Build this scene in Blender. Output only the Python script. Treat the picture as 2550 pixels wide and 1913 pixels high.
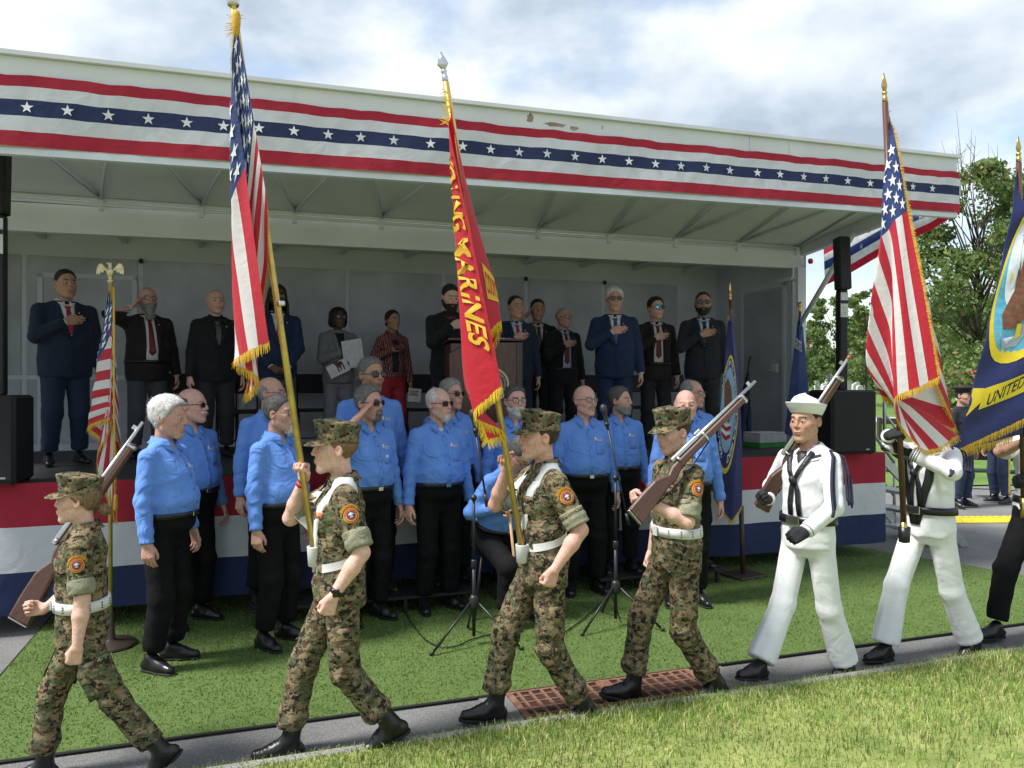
import bpy, bmesh, math, random
import numpy as np
from mathutils import Vector, Matrix

for _o in list(bpy.data.objects):
    bpy.data.objects.remove(_o, do_unlink=True)
SC = bpy.context.scene
COL = SC.collection
rnd = random.Random(7)
rad = math.radians

# ------------------------------------------------------------------ camera
CAM_H = 1.85
FPX = 1926.0                      # focal length in photograph pixels (2550 wide)
CX, CY = 1275.0, 956.5
cam = bpy.data.cameras.new('Camera')
cam.sensor_width = 36.0
cam.lens = 36.0 * FPX / 2550.0
cam.clip_start, cam.clip_end = 0.05, 4000
cam_ob = bpy.data.objects.new('Camera', cam)
COL.objects.link(cam_ob)
cam_ob.location = (0, 0, CAM_H)
cam_ob.rotation_euler = (rad(90), 0, 0)
SC.camera = cam_ob

# ------------------------------------------------------------------ sky with broken cloud
SUN_EL, SUN_AZ = 57.0, 112.0      # azimuth measured from +Y towards -X
w = bpy.data.worlds.new('World')
SC.world = w
w.use_nodes = True
nt = w.node_tree
nt.nodes.clear()
_out = nt.nodes.new('ShaderNodeOutputWorld')
_bg = nt.nodes.new('ShaderNodeBackground')
_bg.inputs['Strength'].default_value = 0.115
_sky = nt.nodes.new('ShaderNodeTexSky')
_sky.sky_type = 'NISHITA'
_sky.sun_disc = False
_sky.sun_elevation = rad(SUN_EL)
_sky.sun_rotation = rad(-SUN_AZ)
_sky.air_density = 1.3
_sky.dust_density = 0.6
_tc = nt.nodes.new('ShaderNodeTexCoord')
_mp = nt.nodes.new('ShaderNodeMapping')
_mp.inputs['Scale'].default_value = (1.0, 1.0, 1.8)
_mp.inputs['Location'].default_value = (3.3, 0.2, 1.4)
_n1 = nt.nodes.new('ShaderNodeTexNoise')
_n1.inputs['Scale'].default_value = 3.0
_n1.inputs['Detail'].default_value = 9
_n1.inputs['Roughness'].default_value = 0.52
_n1.inputs['Distortion'].default_value = 0.12
_n2 = nt.nodes.new('ShaderNodeTexNoise')
_n2.inputs['Scale'].default_value = 4.8
_n2.inputs['Detail'].default_value = 10
_n2.inputs['Distortion'].default_value = 0.1
_r1 = nt.nodes.new('ShaderNodeValToRGB')
_r1.color_ramp.elements[0].position = 0.31
_r1.color_ramp.elements[0].color = (0, 0, 0, 1)
_r1.color_ramp.elements[1].position = 0.45
_r1.color_ramp.elements[1].color = (1, 1, 1, 1)
_r2 = nt.nodes.new('ShaderNodeValToRGB')
for _e, (_p, _c) in zip(_r2.color_ramp.elements, ((0.38, (2.45, 2.95, 3.55, 1)), (0.66, (5.1, 5.3, 5.5, 1)))):
    _e.position, _e.color = _p, _c
_e = _r2.color_ramp.elements.new(0.48)
_e.color = (3.4, 3.9, 4.45, 1)
_mx = nt.nodes.new('ShaderNodeMixRGB')
_l = nt.links.new
_l(_tc.outputs['Generated'], _mp.inputs['Vector'])
_l(_mp.outputs[0], _n1.inputs['Vector'])
_l(_mp.outputs[0], _n2.inputs['Vector'])
_l(_n1.outputs['Fac'], _r1.inputs[0])
_l(_n2.outputs['Fac'], _r2.inputs[0])
_l(_r1.outputs[0], _mx.inputs[0])
_l(_sky.outputs[0], _mx.inputs[1])
_l(_r2.outputs[0], _mx.inputs[2])
_l(_mx.outputs[0], _bg.inputs['Color'])
_l(_bg.outputs[0], _out.inputs['Surface'])

sun = bpy.data.lights.new('Sun', 'SUN')
sun.energy = 3.4
sun.angle = rad(12.0)
sun.color = (1.0, 0.975, 0.94)
sun_ob = bpy.data.objects.new('Sun', sun)
COL.objects.link(sun_ob)
_sd = Vector((-math.sin(rad(SUN_AZ)) * math.cos(rad(SUN_EL)), math.cos(rad(SUN_AZ)) * math.cos(rad(SUN_EL)), math.sin(rad(SUN_EL))))
sun_ob.rotation_euler = _sd.to_track_quat('Z', 'Y').to_euler()
sun_ob.location = (-6, -3, 12)

SC.view_settings.view_transform = 'Standard'
SC.view_settings.look = 'None'
SC.view_settings.gamma = 1.0
SC.view_settings.use_curve_mapping = False
SC.view_settings.exposure = 0.86
SC.render.engine = 'CYCLES'
SC.cycles.max_bounces = 6
SC.cycles.diffuse_bounces = 3
SC.cycles.use_denoising = True


# ------------------------------------------------------------------ pixel helpers (photograph pixels -> metres)
def at(px, py, d):
    """point on the ray through a photograph pixel at camera depth d"""
    return np.array([(px - CX) / FPX * d, d, CAM_H - (py - CY) / FPX * d])


def ground_d(py, z=0.0):
    return (CAM_H - z) * FPX / (py - CY)


def ground(px, py, z=0.0):
    d = ground_d(py, z)
    return at(px, py, d)


# the stage, kerb, carpet and marching line all run along one direction
ANG = rad(18.7)
AX = np.array([math.cos(ANG), math.sin(ANG), 0.0])      # along the stage, to the right
NB = np.array([-math.sin(ANG), math.cos(ANG), 0.0])     # towards the back of the stage
STAGE_C = 6.56                                          # stage front edge: dot(p, NB)
STAGE_Z = 1.115


def stage_pt(s, t, z):
    """s metres along the front edge from the point nearest the camera axis normal, t metres behind it"""
    p = NB * (STAGE_C + t) + AX * s
    return np.array([p[0], p[1], z])


def stage_s_at(px, t):
    """s for the point of the plane t behind the edge seen at photo column px"""
    r = (px - CX) / FPX
    d = (STAGE_C + t) / (NB[0] * r + NB[1])
    p = np.array([r * d, d, 0.0])
    return float(p @ AX), d


# ------------------------------------------------------------------ object helpers
def link(o, parent=None):
    COL.objects.link(o)
    if parent is not None:
        o.parent = parent
    return o


def tag(o, label=None, cat=None, group=None, kind=None):
    if label:
        o['label'] = label
    if cat:
        o['category'] = cat
    if group:
        o['group'] = group
    if kind:
        o['kind'] = kind
    return o


def empty(name, loc=(0, 0, 0), rz=0.0):
    o = bpy.data.objects.new(name, None)
    o.empty_display_size = 0.1
    o.location = tuple(float(x) for x in loc)
    o.rotation_euler = (0, 0, rz)
    return link(o)


def np_mesh(name, V, F, smooth=True, mi=None):
    """V (n,3); F (m,4) or (m,3) integer array"""
    V = np.ascontiguousarray(V, dtype=np.float32)
    F = np.ascontiguousarray(F, dtype=np.int32)
    me = bpy.data.meshes.new(name)
    k = F.shape[1]
    me.vertices.add(len(V))
    me.vertices.foreach_set('co', V.ravel())
    me.loops.add(F.size)
    me.loops.foreach_set('vertex_index', F.ravel())
    me.polygons.add(len(F))
    me.polygons.foreach_set('loop_start', np.arange(0, F.size, k, dtype=np.int32))
    me.polygons.foreach_set('use_smooth', np.full(len(F), bool(smooth)))
    if mi is not None:
        me.polygons.foreach_set('material_index', np.ascontiguousarray(mi, dtype=np.int32))
    me.update(calc_edges=True)
    me.validate()
    return me


def obj(name, me, mat=None, parent=None, loc=None, rot=None):
    o = bpy.data.objects.new(name, me)
    if mat is not None and len(me.materials) == 0:
        for m in (mat if isinstance(mat, (list, tuple)) else [mat]):
            me.materials.append(m)
    if loc is not None:
        o.location = tuple(float(x) for x in loc)
    if rot is not None:
        o.rotation_euler = rot
    return link(o, parent)


class MB:
    """collects simple solids into one mesh"""

    def __init__(self):
        self.v, self.f, self.m, self.s = [], [], [], []
        self.mi = 0
        self.sm = False

    def add(self, V, F, smooth=None):
        n = len(self.v)
        self.v.extend([tuple(float(c) for c in p) for p in V])
        for f in F:
            self.f.append(tuple(int(i) + n for i in f))
            self.m.append(self.mi)
            self.s.append(self.sm if smooth is None else smooth)
        return self

    def box(self, c, size, R=None, taper=1.0, bev=0.0):
        hx, hy, hz = [x / 2 for x in size]
        R = np.eye(3) if R is None else R
        c = np.asarray(c, float)
        if bev > 0:
            b = min(bev, hx * .9, hy * .9, hz * .9)
            V, F = [], []
            for z, k in ((-hz, b), (-hz + b, 0), (hz - b, 0), (hz, b)):
                for x, y in ((-hx + k + b, -hy + k), (hx - k - b, -hy + k), (hx - k, -hy + k + b), (hx - k, hy - k - b),
                             (hx - k - b, hy - k), (-hx + k + b, hy - k), (-hx + k, hy - k - b), (-hx + k, -hy + k + b)):
                    V.append(c + R @ np.array([x, y, z]))
            for i in range(3):
                for j in range(8):
                    j2 = (j + 1) % 8
                    F.append((i * 8 + j, i * 8 + j2, i * 8 + 8 + j2, i * 8 + 8 + j))
            F.append(tuple(range(7, -1, -1)))
            F.append(tuple(range(24, 32)))
            return self.add(V, F)
        V = []
        for z, k in ((-hz, 1.0), (hz, taper)):
            for x, y in ((-hx, -hy), (hx, -hy), (hx, hy), (-hx, hy)):
                V.append(c + R @ np.array([x * k, y * k, z]))
        return self.add(V, [(3, 2, 1, 0), (4, 5, 6, 7), (0, 1, 5, 4), (1, 2, 6, 5), (2, 3, 7, 6), (3, 0, 4, 7)])

    def tube(self, pts, r, n=10, caps=True, smooth=True, flat=None):
        """round tube along a polyline; r one radius or one for each point; flat=(vector, factor) squashes it"""
        pts = [np.asarray(p, float) for p in pts]
        r = [r] * len(pts) if np.isscalar(r) else list(r)
        V, F = [], []
        prev = None
        for i, p in enumerate(pts):
            t = pts[min(i + 1, len(pts) - 1)] - pts[max(i - 1, 0)]
            t = t / (np.linalg.norm(t) + 1e-12)
            if prev is None:
                a = np.array([0, 0, 1.0]) if abs(t[2]) < .9 else np.array([1.0, 0, 0])
                u = np.cross(t, a)
            else:
                u = prev - t * (prev @ t)
            u = u / (np.linalg.norm(u) + 1e-12)
            prev = u
            v = np.cross(t, u)
            for j in range(n):
                a = 2 * math.pi * j / n
                q = (u * math.cos(a) + v * math.sin(a)) * r[i]
                if flat is not None:
                    fv = np.asarray(flat[0], float)
                    fv = fv / np.linalg.norm(fv)
                    q = q - fv * (q @ fv) * (1 - flat[1])
                V.append(p + q)
        for i in range(len(pts) - 1):
            for j in range(n):
                j2 = (j + 1) % n
                F.append((i * n + j, i * n + j2, (i + 1) * n + j2, (i + 1) * n + j))
        if caps:
            F.append(tuple(range(n - 1, -1, -1)))
            F.append(tuple((len(pts) - 1) * n + j for j in range(n)))
        return self.add(V, F, smooth)

    def lathe(self, prof, c=(0, 0, 0), R=None, n=16, smooth=True, ell=(1, 1)):
        """prof list of (r, z)"""
        R = np.eye(3) if R is None else R
        c = np.asarray(c, float)
        V, F = [], []
        for r_, z in prof:
            for j in range(n):
                a = 2 * math.pi * j / n
                V.append(c + R @ np.array([r_ * math.cos(a) * ell[0], r_ * math.sin(a) * ell[1], z]))
        for i in range(len(prof) - 1):
            for j in range(n):
                j2 = (j + 1) % n
                F.append((i * n + j, i * n + j2, (i + 1) * n + j2, (i + 1) * n + j))
        F.append(tuple(range(n - 1, -1, -1)))
        F.append(tuple((len(prof) - 1) * n + j for j in range(n)))
        return self.add(V, F, smooth)

    def prism(self, poly, thick, c=(0, 0, 0), R=None, bev=0.0):
        """2D polygon (x,z) extruded along y by thick, centred"""
        R = np.eye(3) if R is None else R
        c = np.asarray(c, float)
        n = len(poly)
        P = np.array(poly, float)
        if sum(P[i][0] * P[(i + 1) % n][1] - P[(i + 1) % n][0] * P[i][1] for i in range(n)) < 0:
            P = P[::-1]
        lay = [(-thick / 2, 0.0), (thick / 2, 0.0)] if bev <= 0 else \
            [(-thick / 2, bev), (-thick / 2 + bev, 0.0), (thick / 2 - bev, 0.0), (thick / 2, bev)]
        V, F = [], []
        for y, inset in lay:
            for i in range(n):
                p, a, b = P[i], P[i - 1], P[(i + 1) % n]
                if inset:
                    e1 = (p - a) / (np.linalg.norm(p - a) + 1e-9)
                    e2 = (b - p) / (np.linalg.norm(b - p) + 1e-9)
                    nrm = np.array([-(e1[1] + e2[1]), e1[0] + e2[0]])
                    nrm = nrm / (np.linalg.norm(nrm) + 1e-9)
                    p = p + nrm * inset
                V.append(c + R @ np.array([p[0], y, p[1]]))
        for k in range(len(lay) - 1):
            for i in range(n):
                i2 = (i + 1) % n
                F.append((k * n + i, k * n + i2, (k + 1) * n + i2, (k + 1) * n + i))
        F.append(tuple(range(n - 1, -1, -1)))
        F.append(tuple((len(lay) - 1) * n + i for i in range(n)))
        return self.add(V, F)

    def mesh(self, name):
        me = bpy.data.meshes.new(name)
        me.from_pydata(self.v, [], self.f)
        me.polygons.foreach_set('material_index', self.m)
        me.polygons.foreach_set('use_smooth', self.s)
        me.update()
        return me

    def build(self, name, mat, parent=None, loc=None, rot=None):
        return obj(name, self.mesh(name), mat, parent, loc, rot)


def rotz(a):
    c, s = math.cos(a), math.sin(a)
    return np.array([[c, -s, 0], [s, c, 0], [0, 0, 1.0]])


def rotx(a):
    c, s = math.cos(a), math.sin(a)
    return np.array([[1.0, 0, 0], [0, c, -s], [0, s, c]])


def roty(a):
    c, s = math.cos(a), math.sin(a)
    return np.array([[c, 0, s], [0, 1.0, 0], [-s, 0, c]])


def unit(v):
    v = np.asarray(v, float)
    return v / (np.linalg.norm(v) + 1e-12)


RST = np.column_stack([AX, NB, [0, 0, 1.0]])            # stage-aligned axes


# ------------------------------------------------------------------ materials
MATS = {}


def mat(name, col, rough=0.7, var=0.12, scale=18.0, bump=0.0, bscale=60.0, metal=0.0, spec=0.5, folds=0.0, fscale=9.0,
        sheen=0.0, coat=0.0, col2=None, sub=0.0, stretch=None, trans=0.0):
    """procedural material: base colour broken up by noise, fine relief, optional soft cloth folds"""
    if name in MATS:
        return MATS[name]
    m = bpy.data.materials.new(name)
    m.use_nodes = True
    t = m.node_tree
    b = t.nodes['Principled BSDF']
    L = t.links.new
    co = t.nodes.new('ShaderNodeTexCoord')
    vec = co.outputs['Object']
    if stretch:
        mp = t.nodes.new('ShaderNodeMapping')
        mp.inputs['Scale'].default_value = stretch
        L(vec, mp.inputs['Vector'])
        vec = mp.outputs[0]
    n = t.nodes.new('ShaderNodeTexNoise')
    n.inputs['Scale'].default_value = scale
    n.inputs['Detail'].default_value = 6
    L(vec, n.inputs['Vector'])
    r = t.nodes.new('ShaderNodeValToRGB')
    c = np.array(col[:3], float)
    c2 = np.array(col2[:3], float) if col2 is not None else c * (1 + var)
    c1 = c if col2 is not None else c * (1 - var)
    r.color_ramp.elements[0].position, r.color_ramp.elements[1].position = 0.32, 0.68
    r.color_ramp.elements[0].color = (*c1, 1)
    r.color_ramp.elements[1].color = (*c2, 1)
    L(n.outputs['Fac'], r.inputs[0])
    L(r.outputs[0], b.inputs['Base Color'])
    b.inputs['Roughness'].default_value = rough
    b.inputs['Metallic'].default_value = metal
    b.inputs['Specular IOR Level'].default_value = spec
    if sheen:
        b.inputs['Sheen Weight'].default_value = sheen
    if coat:
        b.inputs['Coat Weight'].default_value = coat
        b.inputs['Coat Roughness'].default_value = 0.12
    if sub:
        b.inputs['Subsurface Weight'].default_value = sub
        b.inputs['Subsurface Radius'].default_value = (0.012, 0.005, 0.003)
        b.inputs['Subsurface Scale'].default_value = 0.5
    nrm = None
    if folds:
        f = t.nodes.new('ShaderNodeTexNoise')
        f.inputs['Scale'].default_value = fscale
        f.inputs['Detail'].default_value = 2.5
        f.inputs['Distortion'].default_value = 1.6
        L(vec, f.inputs['Vector'])
        bb = t.nodes.new('ShaderNodeBump')
        bb.inputs['Strength'].default_value = folds
        bb.inputs['Distance'].default_value = 0.03
        L(f.outputs['Fac'], bb.inputs['Height'])
        nrm = bb.outputs[0]
    if bump:
        f = t.nodes.new('ShaderNodeTexNoise')
        f.inputs['Scale'].default_value = bscale
        f.inputs['Detail'].default_value = 4
        L(vec, f.inputs['Vector'])
        bb = t.nodes.new('ShaderNodeBump')
        bb.inputs['Strength'].default_value = bump
        bb.inputs['Distance'].default_value = 0.01
        L(f.outputs['Fac'], bb.inputs['Height'])
        if nrm is not None:
            L(nrm, bb.inputs['Normal'])
        nrm = bb.outputs[0]
    if nrm is not None:
        L(nrm, b.inputs['Normal'])
    if trans:
        tr = t.nodes.new('ShaderNodeBsdfTranslucent')
        L(r.outputs[0], tr.inputs['Color'])
        ms = t.nodes.new('ShaderNodeMixShader')
        ms.inputs[0].default_value = trans
        out = t.nodes['Material Output']
        L(b.outputs[0], ms.inputs[1])
        L(tr.outputs[0], ms.inputs[2])
        L(ms.outputs[0], out.inputs['Surface'])
    MATS[name] = m
    return m


def srgb(*c):
    """photograph 0-255 colour -> linear"""
    o = []
    for x in c:
        x = x / 255.0
        o.append(x / 12.92 if x <= 0.04045 else ((x + 0.055) / 1.055) ** 2.4)
    return tuple(o)


def text_mesh(s, size=1.0, extrude=0.0, bold=0.0, spacing=1.0):
    """flat triangulated lettering in the XY plane, centred; returns V (n,3), F (m,3)"""
    cu = bpy.data.curves.new('lettering', 'FONT')
    cu.body = s
    cu.size = size
    cu.offset = bold
    cu.space_character = spacing
    cu.resolution_u = 3
    cu.align_x = 'CENTER'
    cu.align_y = 'CENTER'
    o = bpy.data.objects.new('lettering_source', cu)
    COL.objects.link(o)
    dg = bpy.context.evaluated_depsgraph_get()
    ev = o.evaluated_get(dg)
    me = ev.to_mesh()
    me.calc_loop_triangles()
    V = np.array([v.co[:] for v in me.vertices], float).reshape(-1, 3)
    F = np.array([t.vertices[:] for t in me.loop_triangles], int).reshape(-1, 3)
    ev.to_mesh_clear()
    bpy.data.objects.remove(o, do_unlink=True)
    bpy.data.curves.remove(cu)
    return V, F


def star_poly(r, r2=0.40, rot=0.0):
    P = []
    for i in range(10):
        a = math.pi / 2 + rot + i * math.pi / 5
        q = r if i % 2 == 0 else r * r2
        P.append((q * math.cos(a), q * math.sin(a)))
    V = np.array([(0, 0)] + P, float)
    F = [(0, i + 1, (i + 1) % 10 + 1) for i in range(10)]
    return V, F
# ------------------------------------------------------------------ smooth solids: distance fields turned into meshes
F32 = np.float32


def nrm(v):
    return np.sqrt(np.einsum('ij,ij->i', v, v))


def cone(P, a, b, ra, rb):
    a = np.asarray(a, F32)
    ba = np.asarray(b, F32) - a
    pa = P - a
    t = np.clip(pa @ ba / max(float(ba @ ba), 1e-9), 0, 1)
    return nrm(pa - t[:, None] * ba) - (ra + (rb - ra) * t)


def ell(P, c, r):
    r = np.asarray(r, F32)
    q = (P - np.asarray(c, F32)) / r
    k = nrm(q)
    k2 = nrm(q / r) + 1e-6
    return k * (k - 1.0) / k2


def rbox(P, c, h, r, R=None):
    q = P - np.asarray(c, F32)
    if R is not None:
        q = q @ np.asarray(R, F32)
    q = np.abs(q) - (np.asarray(h, F32) - r)
    return nrm(np.maximum(q, 0)) + np.minimum(np.max(q, axis=1), 0) - r


def smin(a, b, k):
    if k <= 0:
        return np.minimum(a, b)
    h = np.clip(0.5 + 0.5 * (b - a) / k, 0, 1)
    return b + (a - b) * h - k * h * (1 - h)


def smax(a, b, k):
    return -smin(-a, -b, k)


def mesh_sdf(f, lo, hi, h):
    """surface nets on a grid of step h; f is only evaluated near its surface"""
    lo, hi = np.asarray(lo, float), np.asarray(hi, float)
    c = 4
    nc = np.ceil((hi - lo) / (h * c)).astype(int) + 1
    ax = [lo[i] + (np.arange(nc[i]) + 0.5) * h * c for i in range(3)]
    G = np.stack(np.meshgrid(*ax, indexing='ij'), -1).reshape(-1, 3).astype(F32)
    dc = f(G).reshape(nc)
    act = np.abs(dc) < h * c * 1.35
    n = nc * c + 1
    fine = np.repeat(np.repeat(np.repeat(np.where(dc < 0, -1.0, 1.0).astype(F32), c, 0), c, 1), c, 2)
    vals = np.ones(n, F32)
    vals[:-1, :-1, :-1] = fine
    mask = np.zeros(n, bool)
    am = np.repeat(np.repeat(np.repeat(act, c, 0), c, 1), c, 2)
    for dx in (0, 1):
        for dy in (0, 1):
            for dz in (0, 1):
                mask[dx:n[0] - 1 + dx, dy:n[1] - 1 + dy, dz:n[2] - 1 + dz] |= am
    idx = np.nonzero(mask)
    P = np.stack([lo[i] + idx[i] * h for i in range(3)], -1).astype(F32)
    if len(P) == 0:
        return np.zeros((0, 3)), np.zeros((0, 4), int)
    out = np.empty(len(P), F32)
    for i in range(0, len(P), 120000):
        out[i:i + 120000] = f(P[i:i + 120000])
    vals[idx] = out
    S = vals < 0
    cs = np.zeros(np.array(n) - 1, np.int8)
    for dx in (0, 1):
        for dy in (0, 1):
            for dz in (0, 1):
                cs += S[dx:n[0] - 1 + dx, dy:n[1] - 1 + dy, dz:n[2] - 1 + dz]
    cell = (cs > 0) & (cs < 8)
    ci = np.stack(np.nonzero(cell), -1)
    if len(ci) == 0:
        return np.zeros((0, 3)), np.zeros((0, 4), int)
    corner = np.array([(i, j, k) for i in (0, 1) for j in (0, 1) for k in (0, 1)])
    cv = np.stack([vals[ci[:, 0] + o[0], ci[:, 1] + o[1], ci[:, 2] + o[2]] for o in corner], -1)
    acc = np.zeros((len(ci), 3))
    cnt = np.zeros(len(ci))
    for a in range(8):
        for b in range(a + 1, 8):
            if np.abs(corner[a] - corner[b]).sum() != 1:
                continue
            va, vb = cv[:, a], cv[:, b]
            x = (va < 0) != (vb < 0)
            t = np.where(x, va / np.where(x, va - vb, 1), 0)
            acc += np.where(x[:, None], corner[a] + t[:, None] * (corner[b] - corner[a]), 0)
            cnt += x
    V = lo + (ci + acc / cnt[:, None]) * h
    vid = np.full(cell.shape, -1, np.int32)
    vid[ci[:, 0], ci[:, 1], ci[:, 2]] = np.arange(len(ci))
    Fs = []
    for axis in range(3):
        o = [0, 0, 0]
        o[axis] = 1
        A = S[:n[0] - o[0], :n[1] - o[1], :n[2] - o[2]]
        B = S[o[0]:, o[1]:, o[2]:]
        x = np.stack(np.nonzero(A != B), -1)
        u, v = [(1, 2), (2, 0), (0, 1)][axis]
        ok = (x[:, u] > 0) & (x[:, v] > 0) & (x[:, u] < vid.shape[u]) & (x[:, v] < vid.shape[v]) & (x[:, axis] < vid.shape[axis])
        x = x[ok]
        q = []
        for du, dv in ((0, 0), (-1, 0), (-1, -1), (0, -1)):
            y = x.copy()
            y[:, u] += du
            y[:, v] += dv
            q.append(vid[y[:, 0], y[:, 1], y[:, 2]])
        q = np.stack(q, -1)
        neg = A[x[:, 0], x[:, 1], x[:, 2]]
        q = np.where(neg[:, None], q, q[:, ::-1])
        Fs.append(q[(q >= 0).all(1)])
    return V, np.concatenate(Fs)


def spline_table(zs, vals, n=80):
    """smooth table through the stations"""
    zs, vals = np.asarray(zs, float), np.asarray(vals, float)
    z = np.linspace(zs[0], zs[-1], n)
    m = np.gradient(vals, zs)
    i = np.clip(np.searchsorted(zs, z) - 1, 0, len(zs) - 2)
    h = zs[i + 1] - zs[i]
    t = (z - zs[i]) / h
    v = (2 * t**3 - 3 * t**2 + 1) * vals[i] + (t**3 - 2 * t**2 + t) * h * m[i] + (-2 * t**3 + 3 * t**2) * vals[i + 1] + (t**3 - t**2) * h * m[i + 1]
    return z.astype(F32), v.astype(F32)


class Loft:
    """upright solid with elliptical sections given at stations (z, rx, ry, cy)"""

    def __init__(self, st):
        st = np.array(st, float)
        self.z0, self.z1 = st[0, 0], st[-1, 0]
        self.z, self.rx = spline_table(st[:, 0], st[:, 1])
        _, self.ry = spline_table(st[:, 0], st[:, 2])
        _, self.cy = spline_table(st[:, 0], st[:, 3])

    def __call__(self, P):
        z = P[:, 2]
        rx = np.interp(z, self.z, self.rx).astype(F32)
        ry = np.interp(z, self.z, self.ry).astype(F32)
        cy = np.interp(z, self.z, self.cy).astype(F32)
        x, y = P[:, 0] / rx, (P[:, 1] - cy) / ry
        k = np.sqrt(x * x + y * y)
        d = (k - 1) * np.minimum(rx, ry)
        dz = np.maximum(self.z0 - z, z - self.z1)
        return smax(d, dz, 0.02)


def wave(P, seed, fx, fy, fz):
    x, y, z = P[:, 0], P[:, 1], P[:, 2]
    return np.sin(fx * x + fy * y + fz * z + seed * 1.7 + 1.4 * np.sin(0.55 * fz * y - 0.5 * fx * z + 0.6 * fy * x + seed * 2.3))


def ik(a, c, l1, l2, pole):
    """two-bone limb: returns joint and (possibly shortened) end"""
    a, c = np.asarray(a, float), np.asarray(c, float)
    v = c - a
    D = np.linalg.norm(v)
    L = (l1 + l2) * 0.995
    if D > L:
        c = a + v / D * L
        D = L
    v = (c - a) / D
    x = (l1 * l1 - l2 * l2 + D * D) / (2 * D)
    h = math.sqrt(max(l1 * l1 - x * x, 0))
    p = np.asarray(pole, float)
    p = p - v * (p @ v)
    return a + v * x + unit(p) * h, c


# ------------------------------------------------------------------ heads
def head_skull(p):
    """smooth skull without features, for hair and caps"""
    d = ell(p, (0, -.012, .035), (.077, .098, .089))
    return smin(d, ell(p, (0, .020, -.028), (.062, .072, .088)), .03)


def head_field(p, hp):
    q = p.copy()
    q[:, 0] = np.abs(q[:, 0])
    jw, fat, nz = hp.get('jaw', 1.0), hp.get('fat', 0.0), hp.get('nose', 1.0)
    d = ell(p, (0, -.012, .035), (.076, .098, .088))
    d = smin(d, ell(p, (0, .022, -.026), (.061 * jw + fat * .5, .070, .086)), .03)
    d = smin(d, cone(q, (.046 * jw, .005, -.055), (.014, .070, -.098), .023 + fat, .019 + fat * .4), .025)
    d = smin(d, cone(q, (.040, .062, -.020), (.052, .030, -.010), .021 + fat * .5, .018), .022)
    d = smin(d, ell(p, (0, .069, -.054), (.037, .0315, .036)), .02)
    d = smin(d, ell(p, (0, .079, -.100), (.020 * jw, .017, .016)), .018)
    d = smax(d, -ell(q, (.031, .106, .009), (.019, .020, .0125)), .012)
    d = smin(d, cone(q, (.006, .0885, .030), (.042, .072, .033), .0095, .008), .012)
    d = smin(d, ell(q, (.031, .0775, .0075), (.0150, .0145, .0135)), .004)
    d = smax(d, -ell(q, (.031, .0930, .0065), (.0105, .008, .0038)), .002)
    d = smin(d, cone(p, (0, .0905, .030), (0, .1105 * (.5 + .5 * nz), -.016), .0085, .0105 * nz), .012)
    d = smin(d, ell(p, (0, .1085 * (.6 + .4 * nz), -.0195), (.0120 * nz, .0105 * nz, .0095)), .006)
    d = smin(d, ell(q, (.0125 * nz, .097, -.0235), (.0080, .0090, .0075)), .006)
    d = smin(d, ell(p, (0, .0985, -.0535), (.0215, .0090, .0056)), .006)
    d = smin(d, ell(p, (0, .0965, -.0655), (.0185, .0090, .0066)), .006)
    d = smax(d, -ell(p, (0, .1085, -.0595), (.022, .0075, .0014)), .003)
    d = smax(d, -ell(p, (0, .103, -.078), (.018, .006, .006)), .008)
    e = ell(q @ np.asarray(rotz(0.32), F32), (.074, -.032, -.002), (.0075, .020, .031))
    e = smax(e, -ell(q @ np.asarray(rotz(0.32), F32), (.083, -.030, .001), (.0075, .0115, .019)), .004)
    d = smin(d, e, .006)
    return d


def head_tint(q, hp):
    """skin colour multipliers: lips, cheeks, brows, stubble, plus painted shade at the eyes"""
    n = len(q)
    t = np.ones((n, 3))
    ax = np.abs(q[:, 0])
    y, z = q[:, 1], q[:, 2]

    def blob(c, s, col, amt=1.0):
        g = np.exp(-(((ax - c[0]) / s[0]) ** 2 + ((y - c[1]) / s[1]) ** 2 + ((z - c[2]) / s[2]) ** 2)) * amt
        nonlocal t
        t = t * (1 - g[:, None] * (1 - np.array(col)))

    blob((.042, .070, -.018), (.020, .03, .018), (1.0, .80, .77))
    blob((0, .108, -.018), (.014, .018, .012), (1.0, .80, .77))
    blob((.079, -.008, 0), (.010, .03, .03), (1.0, .78, .74))
    blob((0, .097, -.0595), (.022, .018, .0095), (.86, .46, .46), 1.0)
    blob((.031, .088, .006), (.015, .02, .0060), (.34, .27, .25), .85)  # lid line, with eye-socket shade painted into the skin colour
    bc = hp.get('brow', (.30, .24, .20))
    m = (ax > .011) & (ax < .049) & (y > .05) & (np.abs(z - (.0325 - .10 * np.maximum(ax - .03, 0))) < .0048)
    t[m] *= np.array(bc)
    st = hp.get('stubble', 0)
    if st:
        g = np.clip((-.030 - z) / .02, 0, 1) * np.clip((y + .005) / .03, 0, 1) * st * (z > -.13)
        t *= (1 - g[:, None] * (1 - np.array((.50, .48, .50))))
    return t


HAIRLINE_Y = [-.11, -.06, -.022, -.004, .030, .058, .080, .100]


def hair_line(y, lift=0.0, nape=-.075, side=-.012):
    return np.interp(y, HAIRLINE_Y, [nape, nape + .012, side - .010, side - .004, .030, .078 + lift, .094 + lift, .100 + lift])


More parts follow.
